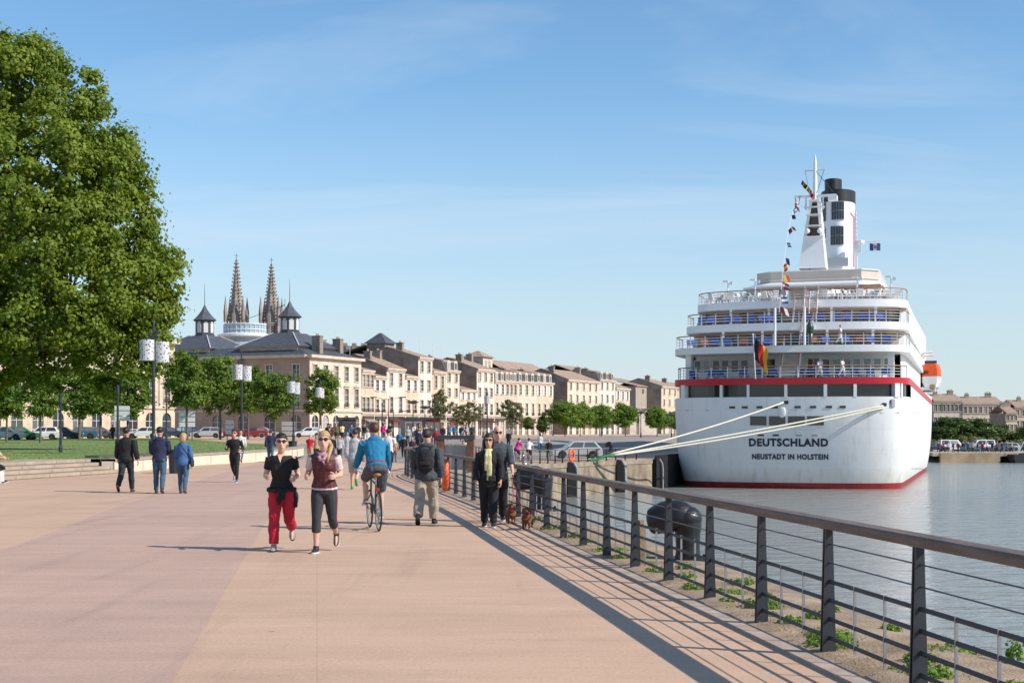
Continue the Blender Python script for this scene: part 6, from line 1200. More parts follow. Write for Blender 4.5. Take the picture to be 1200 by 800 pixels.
class Fig:
    def __init__(s, sex='m', lean=0, legs=((20, 5, 3), (-18, 22, 3)), arms=((-15, 8, 15, 0), (15, 8, 15, 0)), head=(0, 0), wid=1.0, twist=0, plant=None):
        s.sex, s.wid = sex, wid; le = R(lean); pv = V3(0, 0, .93); cy, sy = math.cos(le), math.sin(le)
        def up(v): v = V3(*v) - pv; return pv + V3(v.x, v.y * cy - v.z * sy, v.y * sy + v.z * cy)
        s.up = up; f = sex == 'f'; sw = (.165 if f else .19) * (.6 + .4 * wid); hw = .088
        s.tor = [(.80, .10, .085, 0), (.86, .165, .115, .005), (.93, .172, .12, .01), (1.02, .150, .108, .005), (1.10, .128 if f else .148, .098, 0), (1.20, .140 if f else .16, .108, 0), (1.29, .158 if f else .175, .118, -.005), (1.37, .165 if f else .185, .11, 0), (1.425, .145 if f else .165, .088, .01), (1.465, .085, .07, .012), (1.50, .058, .062, .006)]
        if f: s.tor[1] = (.86, .178, .12, .012); s.tor[2] = (.93, .178, .122, .014)
        s.tor = [(z, a * wid, b * wid, y) for z, a, b, y in s.tor]
        s.hc = up((0, .0, 1.50)); s.head = head
        s.leg = []; s.arm = []; s.foot = []
        for i, sd in enumerate((1, -1)):          # left is +x when facing -y
            h, k, ab = legs[i]; a = R(h); A = R(ab) * sd; p0 = V3(sd * hw, 0, .90); d = V3(math.sin(A), -math.sin(a) * math.cos(A), -math.cos(a) * math.cos(A)); p1 = p0 + d * .425; b = a - R(k); d2 = V3(math.sin(A) * .2, -math.sin(b), -math.cos(b)).normalized(); p2 = p1 + d2 * .405; s.leg.append((p0, p1, p2)); s.foot.append((p2, b))
            fa, ab, el, inn = arms[i]; a = R(fa) + 0; A = R(ab); p0 = up((sd * sw * wid, .01, 1.405)); d = V3(sd * math.sin(A), -math.sin(a + le * .0) * math.cos(A), -math.cos(a) * math.cos(A)); p1 = p0 + d * .285; b = a + R(el); I = R(inn); d2 = V3(-sd * math.sin(I) + sd * math.sin(A) * .3, -math.sin(b) * math.cos(I), -math.cos(b) * math.cos(I)).normalized(); p2 = p1 + d2 * .25; s.arm.append((p0, p1, p2, d2))
        lows = [p[2].z for p in s.leg]; s.feet = []
        for i, (p2, b) in enumerate(s.foot):
            flat = p2.z <= min(lows) + .035 if plant is None else plant[i]
            fa = b * .35 if flat else min(b + .1, .15); s.feet.append(V3(0.06 * (1, -1)[i], -math.cos(fa), math.sin(fa)).normalized())
        s.low = min(min((p[2] + f_ * .17).z - .055, (p[2]).z - .075) for p, f_ in zip(s.leg, s.feet))
    def pt(s, c, t): return c[0].lerp(c[1], t) if t <= 1 else c[1].lerp(c[2], t - 1)
    LR = ([0, .25, .6, .9, 1.05, 1.3, 1.7, 2.0], [.092, .092, .075, .06, .055, .058, .042, .036]); AR = ([0, .2, .6, 1, 1.25, 1.7, 2], [.062, .056, .047, .041, .042, .033, .027])
    def limb(s, mb, c, T, t0, t1, inf=0., loose=0., n=10, k=1.0, steps=9):
        P = []; r = []
        for i in range(steps + 1):
            t = t0 + (t1 - t0) * i / steps; P.append(s.pt(c, t)); r.append((float(np.interp(t, *T)) * k + inf) + loose * max(0, (t - t0) / 2))
        mb.tube(P, r, n)
    def torso(s, mb, z0, z1, inf=0., flare=0., n=14):
        rows = [q for q in s.tor if z0 - 1e-6 <= q[0] <= z1 + 1e-6]
        def at_(z): return tuple(np.interp(z, [q[0] for q in s.tor], [q[i] for q in s.tor]) for i in (1, 2, 3))
        zs = sorted(set([z0] + [q[0] for q in rows] + [z1])); P = []; r = []
        for z in zs:
            a, b, y = at_(z); e = inf + flare * max(0, (1.1 - z) / .3); P.append(s.up((0, y, z))); r.append((float(a) + e, float(b) + e))
        mb.tube(P, r, n, side=(1, 0, 0))
        if s.sex == 'f' and z1 > 1.3 and z0 < 1.2:
            for sd in (1, -1): mb.ell(s.up((sd * .068, -.085, 1.265)), (.058 + inf * .6, .05 + inf * .6, .056 + inf * .6), 10, 7)
    def headring(s, z, a, b, y):
        v = V3(0, y, z - 1.5); v *= 1.1 if z > 1.5 else 1; q = Matrix.Rotation(R(s.head[1]), 3, 'Z') @ Matrix.Rotation(R(s.head[0]), 3, 'X'); return s.hc + q @ v
    def hp(s, x, y, z): v = V3(x, y, z - 1.5); v *= 1.1 if z > 1.5 else 1; q = Matrix.Rotation(R(s.head[1]), 3, 'Z') @ Matrix.Rotation(R(s.head[0]), 3, 'X'); return s.hc + q @ v
    def hm(s): return (Matrix.Rotation(R(s.head[1]), 3, 'Z') @ Matrix.Rotation(R(s.head[0]), 3, 'X'))
def fig_body(f, root, vox, skin, detail=2, curl=45):
    mb = MB(); f.torso(mb, .865, 1.50, -.016)
    f2 = [(1.46, .052, .056, .012), (1.51, .050, .054, .006), (1.528, .046, .066, -.018), (1.545, .052, .082, -.024), (1.57, .060, .090, -.018), (1.60, .067, .095, -.012), (1.64, .073, .098, -.004), (1.68, .074, .098, 0), (1.71, .066, .088, .004), (1.735, .046, .064, .008), (1.75, .014, .02, .01)]
    mb.tube([f.headring(*q) for q in f2], [(q[1] * (1.1 if q[0] > 1.52 else 1), q[2] * (1.1 if q[0] > 1.52 else 1)) for q in f2], 14, side=(1, 0, 0))
    mb.tube([f.hp(0, -.092, 1.645), f.hp(0, -.108, 1.618), f.hp(0, -.121, 1.597), f.hp(0, -.100, 1.585)], [.011, .015, .019, .012], 8)
    for sd in (1, -1): mb.ell(f.hp(sd * .076, .012, 1.622), (.012, .022, .033), 8, 6)
    mb.tube([f.hp(-.032, -.086, 1.668), f.hp(0, -.097, 1.664), f.hp(.032, -.086, 1.668)], .012, 6)
    mb.tube([f.hp(-.022, -.097, 1.562), f.hp(0, -.104, 1.562), f.hp(.022, -.097, 1.562)], .011, 6)
    ex = MB()
    for i in (0, 1):
        f.limb(mb, f.leg[i], Fig.LR, 0, 2, k=f.wid); f.limb(mb, f.arm[i], Fig.AR, 0, 2, k=f.wid); sd = (1, -1)[i]
        mb.ell(f.arm[i][0] + V3(-sd * .02, 0, -.015), (.064 * f.wid, .058, .052), 10, 7); mb.ell(f.leg[i][0] + V3(0, .025, .0), (.075, .08, .09), 10, 7)
        p, fd = f.leg[i][2], f.feet[i]; mb.tube([p + V3(0, 0, .02), p + fd * -.03 + V3(0, 0, -.03), p + fd * .08 + V3(0, 0, -.04), p + fd * .16 + V3(0, 0, -.048)], [.03, .03, .024, .014], 8)
        w, d = f.arm[i][2], f.arm[i][3]; n = V3(-sd, 0, 0); n = (n - d * n.dot(d)).normalized(); l = d.cross(n)
        if l.dot(V3(0, -1, .5)) < 0: l = -l
        P = [w - d * .02, w + d * .02, w + d * .05, w + d * .092]; mb.tube(P, [(.024, .022), (.031, .018), (.042, .018), (.042, .015)], 10, side=l)
        tgt = ex if detail >= 1 else mb
        for k in range(4):
            ln = (.92, 1.05, 1.0, .8)[k]; q = w + d * .085 + l * (.031 - .0205 * k); a = R(curl * .35); pts = [q - d * .02]; 
            for seg, sl in enumerate((.042, .028, .022)): dd = d * math.cos(a) + n * math.sin(a); pts.append(q.copy()); q = q + dd * sl * ln; a += R(curl)
            pts.append(q.copy()); tgt.tube(pts, [.0095, .0095, .009, .008, .0065], 6)
        q = w + d * .03 + l * .032; td = (d * .75 + l * .55 + n * .45).normalized(); tgt.tube([q - l * .015, q + td * .03, q + td * .055 + n * .012, q + td * .06 + d * .02 + n * .02], [.013, .012, .010, .008], 6)
    mats = [skin, M_LIP, M_EYE, mat('eye_white', (.7, .68, .66), .3)]
    if detail >= 1:
        hm = f.hm().to_4x4()
        ex.ell(f.hp(0, -.1105, 1.5655), (.022, .006, .0045), 8, 5, 1, hm); ex.ell(f.hp(0, -.110, 1.5585), (.019, .006, .0055), 8, 5, 1, hm)
        for sd in (1, -1): ex.ell(f.hp(sd * .032, -.0845, 1.645), (.0145, .008, .008), 8, 6, 3, hm); ex.ell(f.hp(sd * .032, -.0905, 1.645), (.0065, .005, .007), 8, 6, 2, hm); ex.tube([f.hp(sd * .016, -.096, 1.664), f.hp(sd * .034, -.094, 1.669), f.hp(sd * .052, -.078, 1.664)], .0045, 5, 2)
    return solid('body', mb, mats, root, vox, 3, 0, ex)
def fig_top(f, root, vox, m, inf=.018, hem=.88, sleeve=2.0, collar=1.475, flare=.0, name='shirt', fold=.016, slk=1.0, open_=None):
    mb = MB(); f.torso(mb, hem, collar, inf, flare)
    for i in (0, 1):
        sd = (1, -1)[i]
        if sleeve > 0: f.limb(mb, f.arm[i], Fig.AR, 0, sleeve, inf, .006, k=f.wid * slk)
        mb.ell(f.arm[i][0] + V3(-sd * .03, 0, -.018), (.068 * f.wid + inf * .4, .064 + inf * .4, .052 + inf * .4), 10, 7)
        if sleeve > 1.8 and vox < .02: p = f.pt(f.arm[i], sleeve - .03); mb.tube([f.pt(f.arm[i], sleeve - .12), f.pt(f.arm[i], sleeve)], .027 + inf + .006, 10)
    return solid(name, mb, m, root, vox, 3, fold)
def fig_legs(f, root, vox, m, inf=.013, waist=1.0, length=1.92, loose=.012, name='trousers', fold=.014, k=1.0, cuff=0):
    mb = MB(); f.torso(mb, .82, waist, inf)
    for i in (0, 1):
        f.limb(mb, f.leg[i], Fig.LR, -.05, length, inf, loose, k=f.wid * k, steps=12, n=12); mb.ell(f.leg[i][0] + V3(0, .035, .0), (.09 + inf, .10 + inf, .10), 10, 7)
        if cuff: mb.tube([f.pt(f.leg[i], length - .12), f.pt(f.leg[i], length - .02), f.pt(f.leg[i], length)], [cuff, cuff, cuff * .9], 10)
    return solid(name, mb, m, root, vox, 3, fold)
def fig_shoes(f, root, vox, m, sole=None, socks=None):
    for i in (0, 1):
        mb = MB(); p, fd = f.leg[i][2], f.feet[i]; u = V3(1, 0, 0).cross(fd); u = u if u.z > 0 else -u
        mb.tube([p - fd * .075 - u * .035, p - fd * .05 - u * .03, p - u * .035, p + fd * .08 - u * .045, p + fd * .15 - u * .052, p + fd * .185 - u * .056], [(.028, .03), (.038, .045), (.042, .05), (.045, .034), (.042, .026), (.025, .018)], 10, side=(1, 0, 0))
        mb.tube([p + u * .03, p - u * .03], [.046, .045], 10)
        s = solid('shoe', mb, m, root, vox * .8, 2)
        if sole is not None:
            sb = MB(); lo = -.078; out = [(-.08, .024), (-.05, .038), (.0, .040), (.07, .044), (.13, .046), (.17, .034), (.195, .012)]; sx = V3(1, 0, 0); ring = [p + fd * a + sx * b for a, b in out] + [p + fd * a - sx * b for a, b in reversed(out)]
            n = len(ring); sb.add([q + u * lo for q in ring] + [q + u * (lo + .024) for q in ring], [tuple(range(n)), tuple(reversed(range(n, 2 * n)))] + [(j, (j + 1) % n, n + (j + 1) % n, n + j) for j in range(n)]); sb.build('sole', sole, s)
def fig_hair(f, root, vox, m, style='short'):
    mb = MB(); hm = f.hm().to_4x4(); c = (0, .006, 1.672); rr = (.087, .116, .096)
    n, k = 18, 12; vs = []; fs = []
    for i in range(k + 1):
        th = math.pi * (i + .02) / (k + .04)
        for j in range(n):
            q = 2 * math.pi * j / n; x, y, z = rr[0] * math.sin(th) * math.cos(q), rr[1] * math.sin(th) * math.sin(q), rr[2] * math.cos(th)
            line = {'short': -.002, 'bald': .2, 'long': -.005, 'pony': .002, 'bob': -.004}[style]
            if style == 'bald':
                if z > .012 or y < -.01: x, y, z = x * .7, y * .7, z * .7
            elif (y < -.045 and z < line + .02) or (y < .0 and z < -.01 - (.04 if style != 'short' and style != 'pony' else 0)) or z < -.07: x, y, z = x * .72, y * .72, z * .72
            vs.append(f.hp(c[0] + x, c[1] + y, c[2] + z))
    for i in range(k):
        for j in range(n): fs.append((i * n + j, (i + 1) * n + j, (i + 1) * n + (j + 1) % n, i * n + (j + 1) % n))
    fs += [tuple(range(n)), tuple(reversed(range(k * n, (k + 1) * n)))]; mb.add(vs, fs)
    if style == 'long':
        for sd in (1, -1): mb.tube([f.hp(sd * .055, .0, 1.70), f.hp(sd * .088, .005, 1.63), f.hp(sd * .092, .0, 1.55), f.hp(sd * .085, -.035, 1.46), f.hp(sd * .07, -.06, 1.40)], [(.03, .05), (.026, .055), (.028, .055), (.03, .04), (.015, .02)], 10, side=(1, 0, 0))
        mb.tube([f.hp(0, .08, 1.68), f.hp(0, .1, 1.58), f.hp(0, .10, 1.46)], [(.08, .04), (.09, .04), (.07, .025)], 12, side=(1, 0, 0))
    if style == 'bob':
        mb.tube([f.hp(0, .05, 1.70), f.hp(0, .055, 1.62), f.hp(0, .055, 1.55), f.hp(0, .05, 1.50)], [(.085, .065), (.098, .07), (.098, .062), (.07, .045)], 14, side=(1, 0, 0))
    if style == 'pony':
        mb.tube([f.hp(0, .10, 1.69), f.hp(.04, .13, 1.64), f.hp(.09, .07, 1.55), f.hp(.085, -.05, 1.47), f.hp(.07, -.115, 1.38), f.hp(.065, -.12, 1.31)], [.03, .034, .036, .032, .024, .008], 10)
    return solid('hair', mb, m, root, vox * .9, 2, .008 if vox < .02 else 0)
def fig_glasses(f, root, m, clear=False):
    mb = MB(); hm = f.hm().to_4x4()
    for sd in (1, -1):
        vs = []; fs = []
        out = [(-.026, .010), (-.018, .017), (.012, .018), (.026, .012), (.025, -.010), (.012, -.020), (-.012, -.018), (-.024, -.006)]
        for dy in (0, .006): vs += [f.hp(sd * .033 + x, -.108 + abs(sd * .033 + x) ** 2 * 4.5 + dy, 1.645 + z) for x, z in out]
        n = 8; mb.add(vs, [tuple(range(n)), tuple(reversed(range(n, 2 * n)))] + [(j, (j + 1) % n, n + (j + 1) % n, n + j) for j in range(n)])
        mb.bar(f.hp(sd * .058, -.092, 1.652), f.hp(sd * .079, .01, 1.645), .004, .008)
    mb.bar(f.hp(-.01, -.108, 1.65), f.hp(.01, -.108, 1.65), .006, .006); return mb.build('sunglasses', m, root)
def place(label, x, fy, rot, f, H=1.72, yoff=None, base=0.0, group=None, Y=None, nm='person', lift=None):
    Yp = Y if Y else F * (CH - base) / (fy - HY); s = H / 1.75; r = thing(nm, label, 'person', at(x, Yp, z=base - f.low * s if lift is None else lift), R(rot), group); r.scale = (s, s, s); return r
BLACK = cloth('black', (.010, .010, .012)); WHITE = cloth('white', (.66, .65, .64)); RED = cloth('red', (.46, .012, .035)); MAROON = cloth('maroon', (.085, .012, .016), .6); CHAR = cloth('charcoal', (.035, .035, .04)); NAVY = cloth('navy', (.014, .02, .055)); DENIM = cloth('denim', (.045, .10, .16)); BLUE = cloth('blue', (.05, .12, .28)); TEALC = cloth('teal', (.008, .16, .30)); KHAKI = cloth('khaki', (.36, .30, .23)); GREYC = cloth('grey', (.42, .42, .43)); PINKW = cloth('pale_pink', (.62, .50, .50)); CREAMY = cloth('cream', (.66, .60, .30)); SLATEC = cloth('slate', (.05, .058, .068)); OLIVEC = cloth('olive', (.12, .11, .06))
H_BROWN = mat('hair_brown', (.035, .018, .01), .5, .3, 30, .4, 80); H_DARK = mat('hair_dark', (.012, .009, .008), .5, .3, 30, .4, 80); H_BLOND = mat('hair_blond', (.42, .27, .12), .5, .3, 30, .4, 80); H_GREY = mat('hair_grey', (.30, .28, .26), .6, .3, 30); H_RED = mat('hair_auburn', (.09, .028, .012), .5, .3, 30, .4, 80)
S_BLACK = mat('shoe_black', (.02, .02, .022), .5); S_WHITE = mat('shoe_white', (.6, .6, .6), .5); S_GREY = mat('shoe_grey', (.25, .25, .26), .6)
VN, VM = .0095, .013
# --- two jogging women, nearest
f = Fig('f', 4, ((-14, 52, 2), (12, 10, 2)), ((-24, 16, 104, 10), (-12, 16, 100, 14)), head=(0, 8)); r = place('woman jogging towards camera in black v-neck t-shirt and red trousers', 330, 645, 3, f, 1.67)
fig_body(f, r, VN, SKIN[0]); fig_top(f, r, VN, BLACK, .016, .92, .62, 1.445, .012, 't_shirt'); fig_legs(f, r, VN, RED, .016, .99, 1.9, .02, fold=.024, cuff=.058); fig_shoes(f, r, VN, S_GREY, S_BLACK); fig_hair(f, r, VN, H_DARK, 'short'); fig_glasses(f, r, M_SUNG)
mb = MB(); mb.tube([f.up((q_[0], q_[1], .935 + .01 * math.sin(3 * i))) for i, q_ in enumerate([(.2 * math.cos(R(a)), .145 * math.sin(R(a))) for a in range(0, 361, 24)])], [(.035, .03)] * 16, 8); mb.tube([f.up((.01, -.14, .95)), f.up((0, -.17, .88)), f.up((-.02, -.18, .78)), f.up((-.02, -.17, .72))], [.035, .032, .04, .02], 8); mb.tube([f.up((.03, -.14, .94)), f.up((.05, -.17, .88)), f.up((.06, -.17, .80))], [.03, .03, .02], 8)
mb.tube([f.up((.17, .05, .93)), f.up((.20, .08, .80)), f.up((.2, .08, .66))], [(.04, .09), (.045, .12), (.03, .11)], 10); mb.tube([f.up((-.0, .13, .95)), f.up((-.0, .155, .80)), f.up((.0, .15, .68))], [(.17, .03), (.19, .03), (.18, .02)], 12); solid('tied_jacket', mb, BLACK, r, VN, 3, .02)
mb = MB(); mb.add([f.up(p) for p in ((-.052, -.060, 1.475), (.052, -.060, 1.475), (.03, -.118, 1.42), (0, -.139, 1.35), (-.03, -.118, 1.42))], [(0, 1, 2, 3, 4)]); mb.build('neckline_skin', SKIN[0], r, recalc=False)
f = Fig('f', 3, ((-8, 48, 3), (10, 8, 2)), ((-18, 14, 104, 14), (-26, 18, 108, 8)), head=(0, 4)); r = place('woman jogging towards camera in maroon vest and grey capri leggings', 380, 647, -2, f, 1.70)
fig_body(f, r, VN, SKIN[0]); fig_top(f, r, VN, PINKW, .021, .925, .72, 1.46, .0, 't_shirt'); fig_top(f, r, VN, MAROON, .030, .965, .0, 1.47, .004, 'vest', .014); fig_legs(f, r, VN, CHAR, .012, 1.0, 1.45, .0, 'leggings', .008); fig_shoes(f, r, VN, S_BLACK, S_WHITE); fig_hair(f, r, VN, H_BLOND, 'pony'); fig_glasses(f, r, M_SUNG)
for i, sd in ((0, 1), (1, -1)):
    mb = MB(); c = f.leg[i]; mb.tube([f.pt(c, t) + V3(sd * (float(np.interp(t, *Fig.LR)) + .0055), .0, 0) for t in np.linspace(.08, 1.4, 12)], [(.007, .018)] * 12, 6, side=(1, 0, 0)); mb.build('side_stripe', cloth('magenta', (.32, .01, .12)), r)
mb = MB(); mb.tube([f.up((.075 * math.cos(R(a)), -.012 + .085 * math.sin(R(a)), 1.462 - .03 * math.sin(R(-a)) * (1 if math.sin(R(a)) < 0 else .3) )) for a in range(0, 361, 24)], [.03] * 16, 8); mb.tube([f.up((.05, -.10, 1.43)), f.up((.02, -.145, 1.38)), f.up((-.03, -.15, 1.37)), f.up((-.065, -.11, 1.42))], [.024, .028, .028, .022], 8); mb.tube([f.up((.0, -.14, 1.37)), f.up((.03, -.15, 1.30))], [.025, .012], 8); solid('scarf', mb, cloth('patterned_scarf', (.42, .22, .27)), r, VN, 3, .012)
mb = MB(); mb.tube([f.up((0, -.150, z)) for z in (1.36, 1.2, 1.0)], .006, 6); mb.build('zip', cloth('dark_zip', (.03, .006, .008)), r)
# --- man in teal on the bicycle
def bike_proto(label):
    r = thing('bicycle', label, 'bicycle'); mt = mat('bike_frame', (.06, .07, .07), .35, metal=.3); rb = mat('tyre', (.02, .02, .02), .8); ch = mat('chrome', (.55, .55, .56), .25, metal=.8)
    for y in (-.53, .52):
        mb = MB(); n, m = 30, 8; vs = []
        for i in range(n):
            a = 2 * math.pi * i / n
            for j in range(m): b = 2 * math.pi * j / m; q = .325 + .016 * math.cos(b); vs.append((.016 * math.sin(b), y + q * math.cos(a), .342 + q * math.sin(a)))
        mb.add(vs, [(i * m + j, ((i + 1) % n) * m + j, ((i + 1) % n) * m + (j + 1) % m, i * m + (j + 1) % m) for i in range(n) for j in range(m)]); w = mb.build('wheel', rb, r, smooth=True)
        mb = MB(); mb.tube([(0, y + .305 * math.cos(a), .342 + .305 * math.sin(a)) for a in np.linspace(0, 2 * math.pi, 31)], [(.009, .012)] * 31, 6); mb.tube([(-.04, y, .342), (.04, y, .342)], .02, 8)
        for i in range(18): a = 2 * math.pi * i / 18; mb.tube([(.02 * (-1) ** i, y, .342), (0, y + .30 * math.cos(a), .342 + .30 * math.sin(a))], .0018, 3)
        mb.build('rim', ch, w)
    mb = MB(); bb, st_, hd, hb_ = V3(0, .09, .29), V3(0, .22, .80), V3(0, -.36, .86), V3(0, -.39, .62)
    for a, b, rr in ((bb, st_, .017), (st_, hd, .016), (bb, hb_, .018), (hd + V3(0, .01, .06), hb_, .018)): mb.tube([a, b], rr, 8)
    for s in (-.05, .05): mb.tube([bb, V3(s, .52, .342)], .010, 6); mb.tube([st_, V3(s, .52, .342)], .009, 6); mb.tube([hb_, V3(s, -.44, .5), V3(s, -.53, .342)], .011, 6)
    mb.build('frame', mt, r); mb = MB(); mb.tube([st_, V3(0, .245, .93)], .013, 6); mb.build('seat_post', ch, r)
    mb = MB(); mb.tube([V3(0, .40, .965), V3(0, .34, .97), V3(0, .22, .965), V3(0, .10, .96)], [(.05, .03), (.085, .035), (.05, .03), (.02, .02)], 10, side=(1, 0, 0)); mb.build('saddle', mat('saddle_tan', (.30, .15, .05), .5), r, smooth=True)
    mb = MB(); mb.tube([hd, V3(0, -.40, 1.02)], .014, 6); mb.tube(spline([V3(-.29, -.28, 1.05), V3(-.2, -.36, 1.06), V3(0, -.42, 1.03), V3(.2, -.36, 1.06), V3(.29, -.28, 1.05)], 4), .012, 6); mb.build('handlebar', ch, r)
    for s, z in ((1, .17), (-1, -.17)): mb = MB(); mb.bar(bb + V3(s * .07, 0, 0), bb + V3(s * .07, -.02, z), .014, .02, up=(1, 0, 0)); mb.box(bb + V3(s * .12, -.02, z), (.09, .07, .02)); mb.build('pedal', rb, r)
    mb = MB(); mb.lathe([(.09, -.004), (.09, .004)], 20); mb.xf(Matrix.Translation(bb + V3(-.05, 0, 0)) @ Matrix.Rotation(R(90), 4, 'Y')); mb.build('chainring', ch, r); mb = MB(); mb.box((0, .47, .72), (.05, .03, .05)); mb.build('tail_light', mat('tail_red', (.45, .02, .02), .25), r)
    return r
YB = F * CH / (620 - HY); BK = bike_proto('dark city bicycle ridden by the man in the teal hoodie'); BK.location = at(438.5, YB, z=.0); BK.rotation_euler = (0, 0, R(180 + 14))
f = Fig('m', 30, ((68, 78, 6), (30, 28, 3)), ((32, 12, 8, -4), (32, 12, 8, -4)), head=(-4, 0)); r = place('man in teal hoodie and dark shorts riding a bicycle away', 438.5, 620, 180 + 14, f, 1.76, lift=.155)
dq = Matrix.Rotation(R(194), 3, 'Z') @ V3(0, .26, 0); r.location.x += dq.x; r.location.y += dq.y
fig_body(f, r, VN, SKIN[0], curl=50); fig_top(f, r, VN, TEALC, .022, .92, 1.95, 1.48, .01, 'hoodie', .02); fig_legs(f, r, VN, cloth('dark_grey_shorts', (.06, .07, .085)), .022, 1.0, .98, .02, 'shorts', .018); fig_shoes(f, r, VN, S_GREY, S_WHITE); fig_hair(f, r, VN, H_RED, 'short')
mb = MB(); mb.ell(f.up((0, .07, 1.44)), (.12, .07, .08), 12, 8); mb.tube([f.up((-.1, .02, 1.47)), f.up((0, .085, 1.47)), f.up((.1, .02, 1.47))], .035, 8); solid('hood', mb, TEALC, r, VN, 3, .012)
mb = MB(); mb.tube([f.up((.178 * math.cos(R(a)), .012 + .135 * math.sin(R(a)), .985)) for a in range(0, 361, 20)], [(.012, .02)] * 19, 6); mb.build('belt', cloth('belt_red', (.2, .05, .05)), r)
# --- man with the backpack
f = Fig('m', 3, ((-20, 16, 3), (16, 8, 3)), ((14, 10, 30, 10), (-12, 10, 22, 0)), head=(4, -6), wid=1.06); r = place('man in grey jacket and khaki trousers walking away with a backpack', 500, 614, 176, f, 1.74)
fig_body(f, r, VN, SKIN[0]); fig_top(f, r, VN, SLATEC, .034, .82, 1.95, 1.49, .02, 'jacket', .022); fig_legs(f, r, VN, KHAKI, .022, .99, 1.93, .028, fold=.024); fig_shoes(f, r, VN, S_BLACK, S_BLACK); fig_hair(f, r, VN, H_BROWN, 'short')
mb = MB(); mb.ell(f.up((0, .06, 1.47)), (.15, .075, .06), 12, 8); solid('hood', mb, SLATEC, r, VN, 3, .01)
bp = thing('backpack', 'black backpack worn by the man in khaki trousers', 'backpack', r.location, R(176)); bp.scale = r.scale
mb = MB(); mb.tube([f.up((0, .20, 1.00)), f.up((0, .23, 1.06)), f.up((0, .235, 1.2)), f.up((0, .215, 1.33)), f.up((0, .185, 1.40))], [(.12, .07), (.15, .095), (.15, .10), (.135, .085), (.09, .04)], 14, side=(1, 0, 0)); mb.tube([f.up((0, .29, 1.06)), f.up((0, .32, 1.12)), f.up((0, .30, 1.2))], [(.08, .03), (.11, .04), (.09, .02)], 10, side=(1, 0, 0)); solid('pack_body', mb, BLACK, bp, VN, 3, .012)
for sd in (1, -1): mb = MB(); mb.tube(spline([f.up((sd * .08, .17, 1.38)), f.up((sd * .11, .03, 1.50)), f.up((sd * .13, -.12, 1.40)), f.up((sd * .155, -.10, 1.22)), f.up((sd * .16, .06, 1.08))], 4), [(.022, .008)] * 17, 6, side=(1, 0, 0)); mb.build('strap', BLACK, bp)
# --- couple with the dogs
f = Fig('f', 2, ((12, 4, 1), (-8, 8, 1)), ((6, 14, 14, 4), (4, 12, 10, 0)), head=(2, 0)); r = place('woman in black coat with pale yellow scarf walking towards camera', 573, 617, -4, f, 1.66)
fig_body(f, r, VN, SKIN[1]); fig_top(f, r, VN, BLACK, .026, .76, 1.93, 1.48, .02, 'coat', .02); fig_legs(f, r, VN, BLACK, .018, 1.0, 1.95, .014); fig_shoes(f, r, VN, S_BLACK, S_WHITE); fig_hair(f, r, VN, mat('hair_chestnut', (.028, .012, .008), .5, .3, 30, .4, 80), 'long'); fig_glasses(f, r, M_SUNG)
mb = MB(); mb.tube([f.up((.07 * math.cos(R(a)), .0 + .085 * math.sin(R(a)), 1.475 - .015 * math.sin(R(a)) * -1)) for a in range(0, 361, 24)], [.032] * 16, 8); mb.tube([f.up((.02, -.10, 1.46)), f.up((.025, -.165, 1.36)), f.up((.03, -.18, 1.2)), f.up((.02, -.175, 1.02)), f.up((.015, -.17, .90))], [(.035, .022), (.045, .022), (.05, .02), (.052, .018), (.05, .012)], 8, side=(1, 0, 0)); mb.tube([f.up((-.03, -.10, 1.46)), f.up((-.03, -.165, 1.36)), f.up((-.035, -.175, 1.2)), f.up((-.03, -.165, 1.08))], [(.03, .02), (.04, .02), (.04, .018), (.04, .012)], 8, side=(1, 0, 0)); solid('scarf', mb, CREAMY, r, VN, 3, .016)
cm = thing('camera_pouch', 'small black camera hanging before the woman with the yellow scarf', 'camera', r.location + V3(.06, -.24, .93 - .0) * .95, 0); mb = MB(); mb.box((0, 0, 0), (.13, .07, .10)); mb.build('case', S_BLACK, cm, bevel=.015); mb = MB(); mb.lathe([(.032, 0), (.032, .05)], 12); mb.xf(Matrix.Translation((0, -.03, 0)) @ Matrix.Rotation(R(90), 4, 'X')); mb.build('lens', M_SUNG, cm)
f = Fig('m', 3, ((-12, 14, 2), (14, 6, 2)), ((18, 10, 14, -2), (-8, 9, 14, 0)), head=(3, 6)); r = place('bald man in dark zip jacket walking behind the woman with scarf', 583, 611, 4, f, 1.80); MANR, MANF = r, f
fig_body(f, r, VN, SKIN[0], curl=60); fig_top(f, r, VN, NAVY if False else SLATEC, .026, .86, 1.35, 1.485, .0, 'jacket', .018); fig_legs(f, r, VN, BLACK, .02, 1.0, 1.95, .016); fig_shoes(f, r, VN, S_BLACK, S_WHITE); fig_hair(f, r, VN, H_GREY, 'bald'); fig_glasses(f, r, M_IRON)
for i, sd in ((0, 1),): mb = MB(); mb.tube([f.pt(f.arm[i], t) + V3(sd * (float(np.interp(t, *Fig.AR)) + .030), 0, 0) for t in np.linspace(.1, 1.3, 10)], [(.006, .02)] * 10, 6, side=(1, 0, 0)); mb.build('side_stripe', WHITE, r)
mb = MB(); mb.tube([f.pt(f.leg[0], t) + V3(float(np.interp(t, *Fig.LR)) + .028 + .008 * t, 0, 0) for t in np.linspace(.1, 1.85, 12)], [(.006, .016)] * 12, 6, side=(1, 0, 0)); mb.build('side_stripe', WHITE, r)
M_DOG = mat('dog_coat', (.13, .045, .018), .7, .35, 12, .6, 60, col2=(.23, .09, .035))
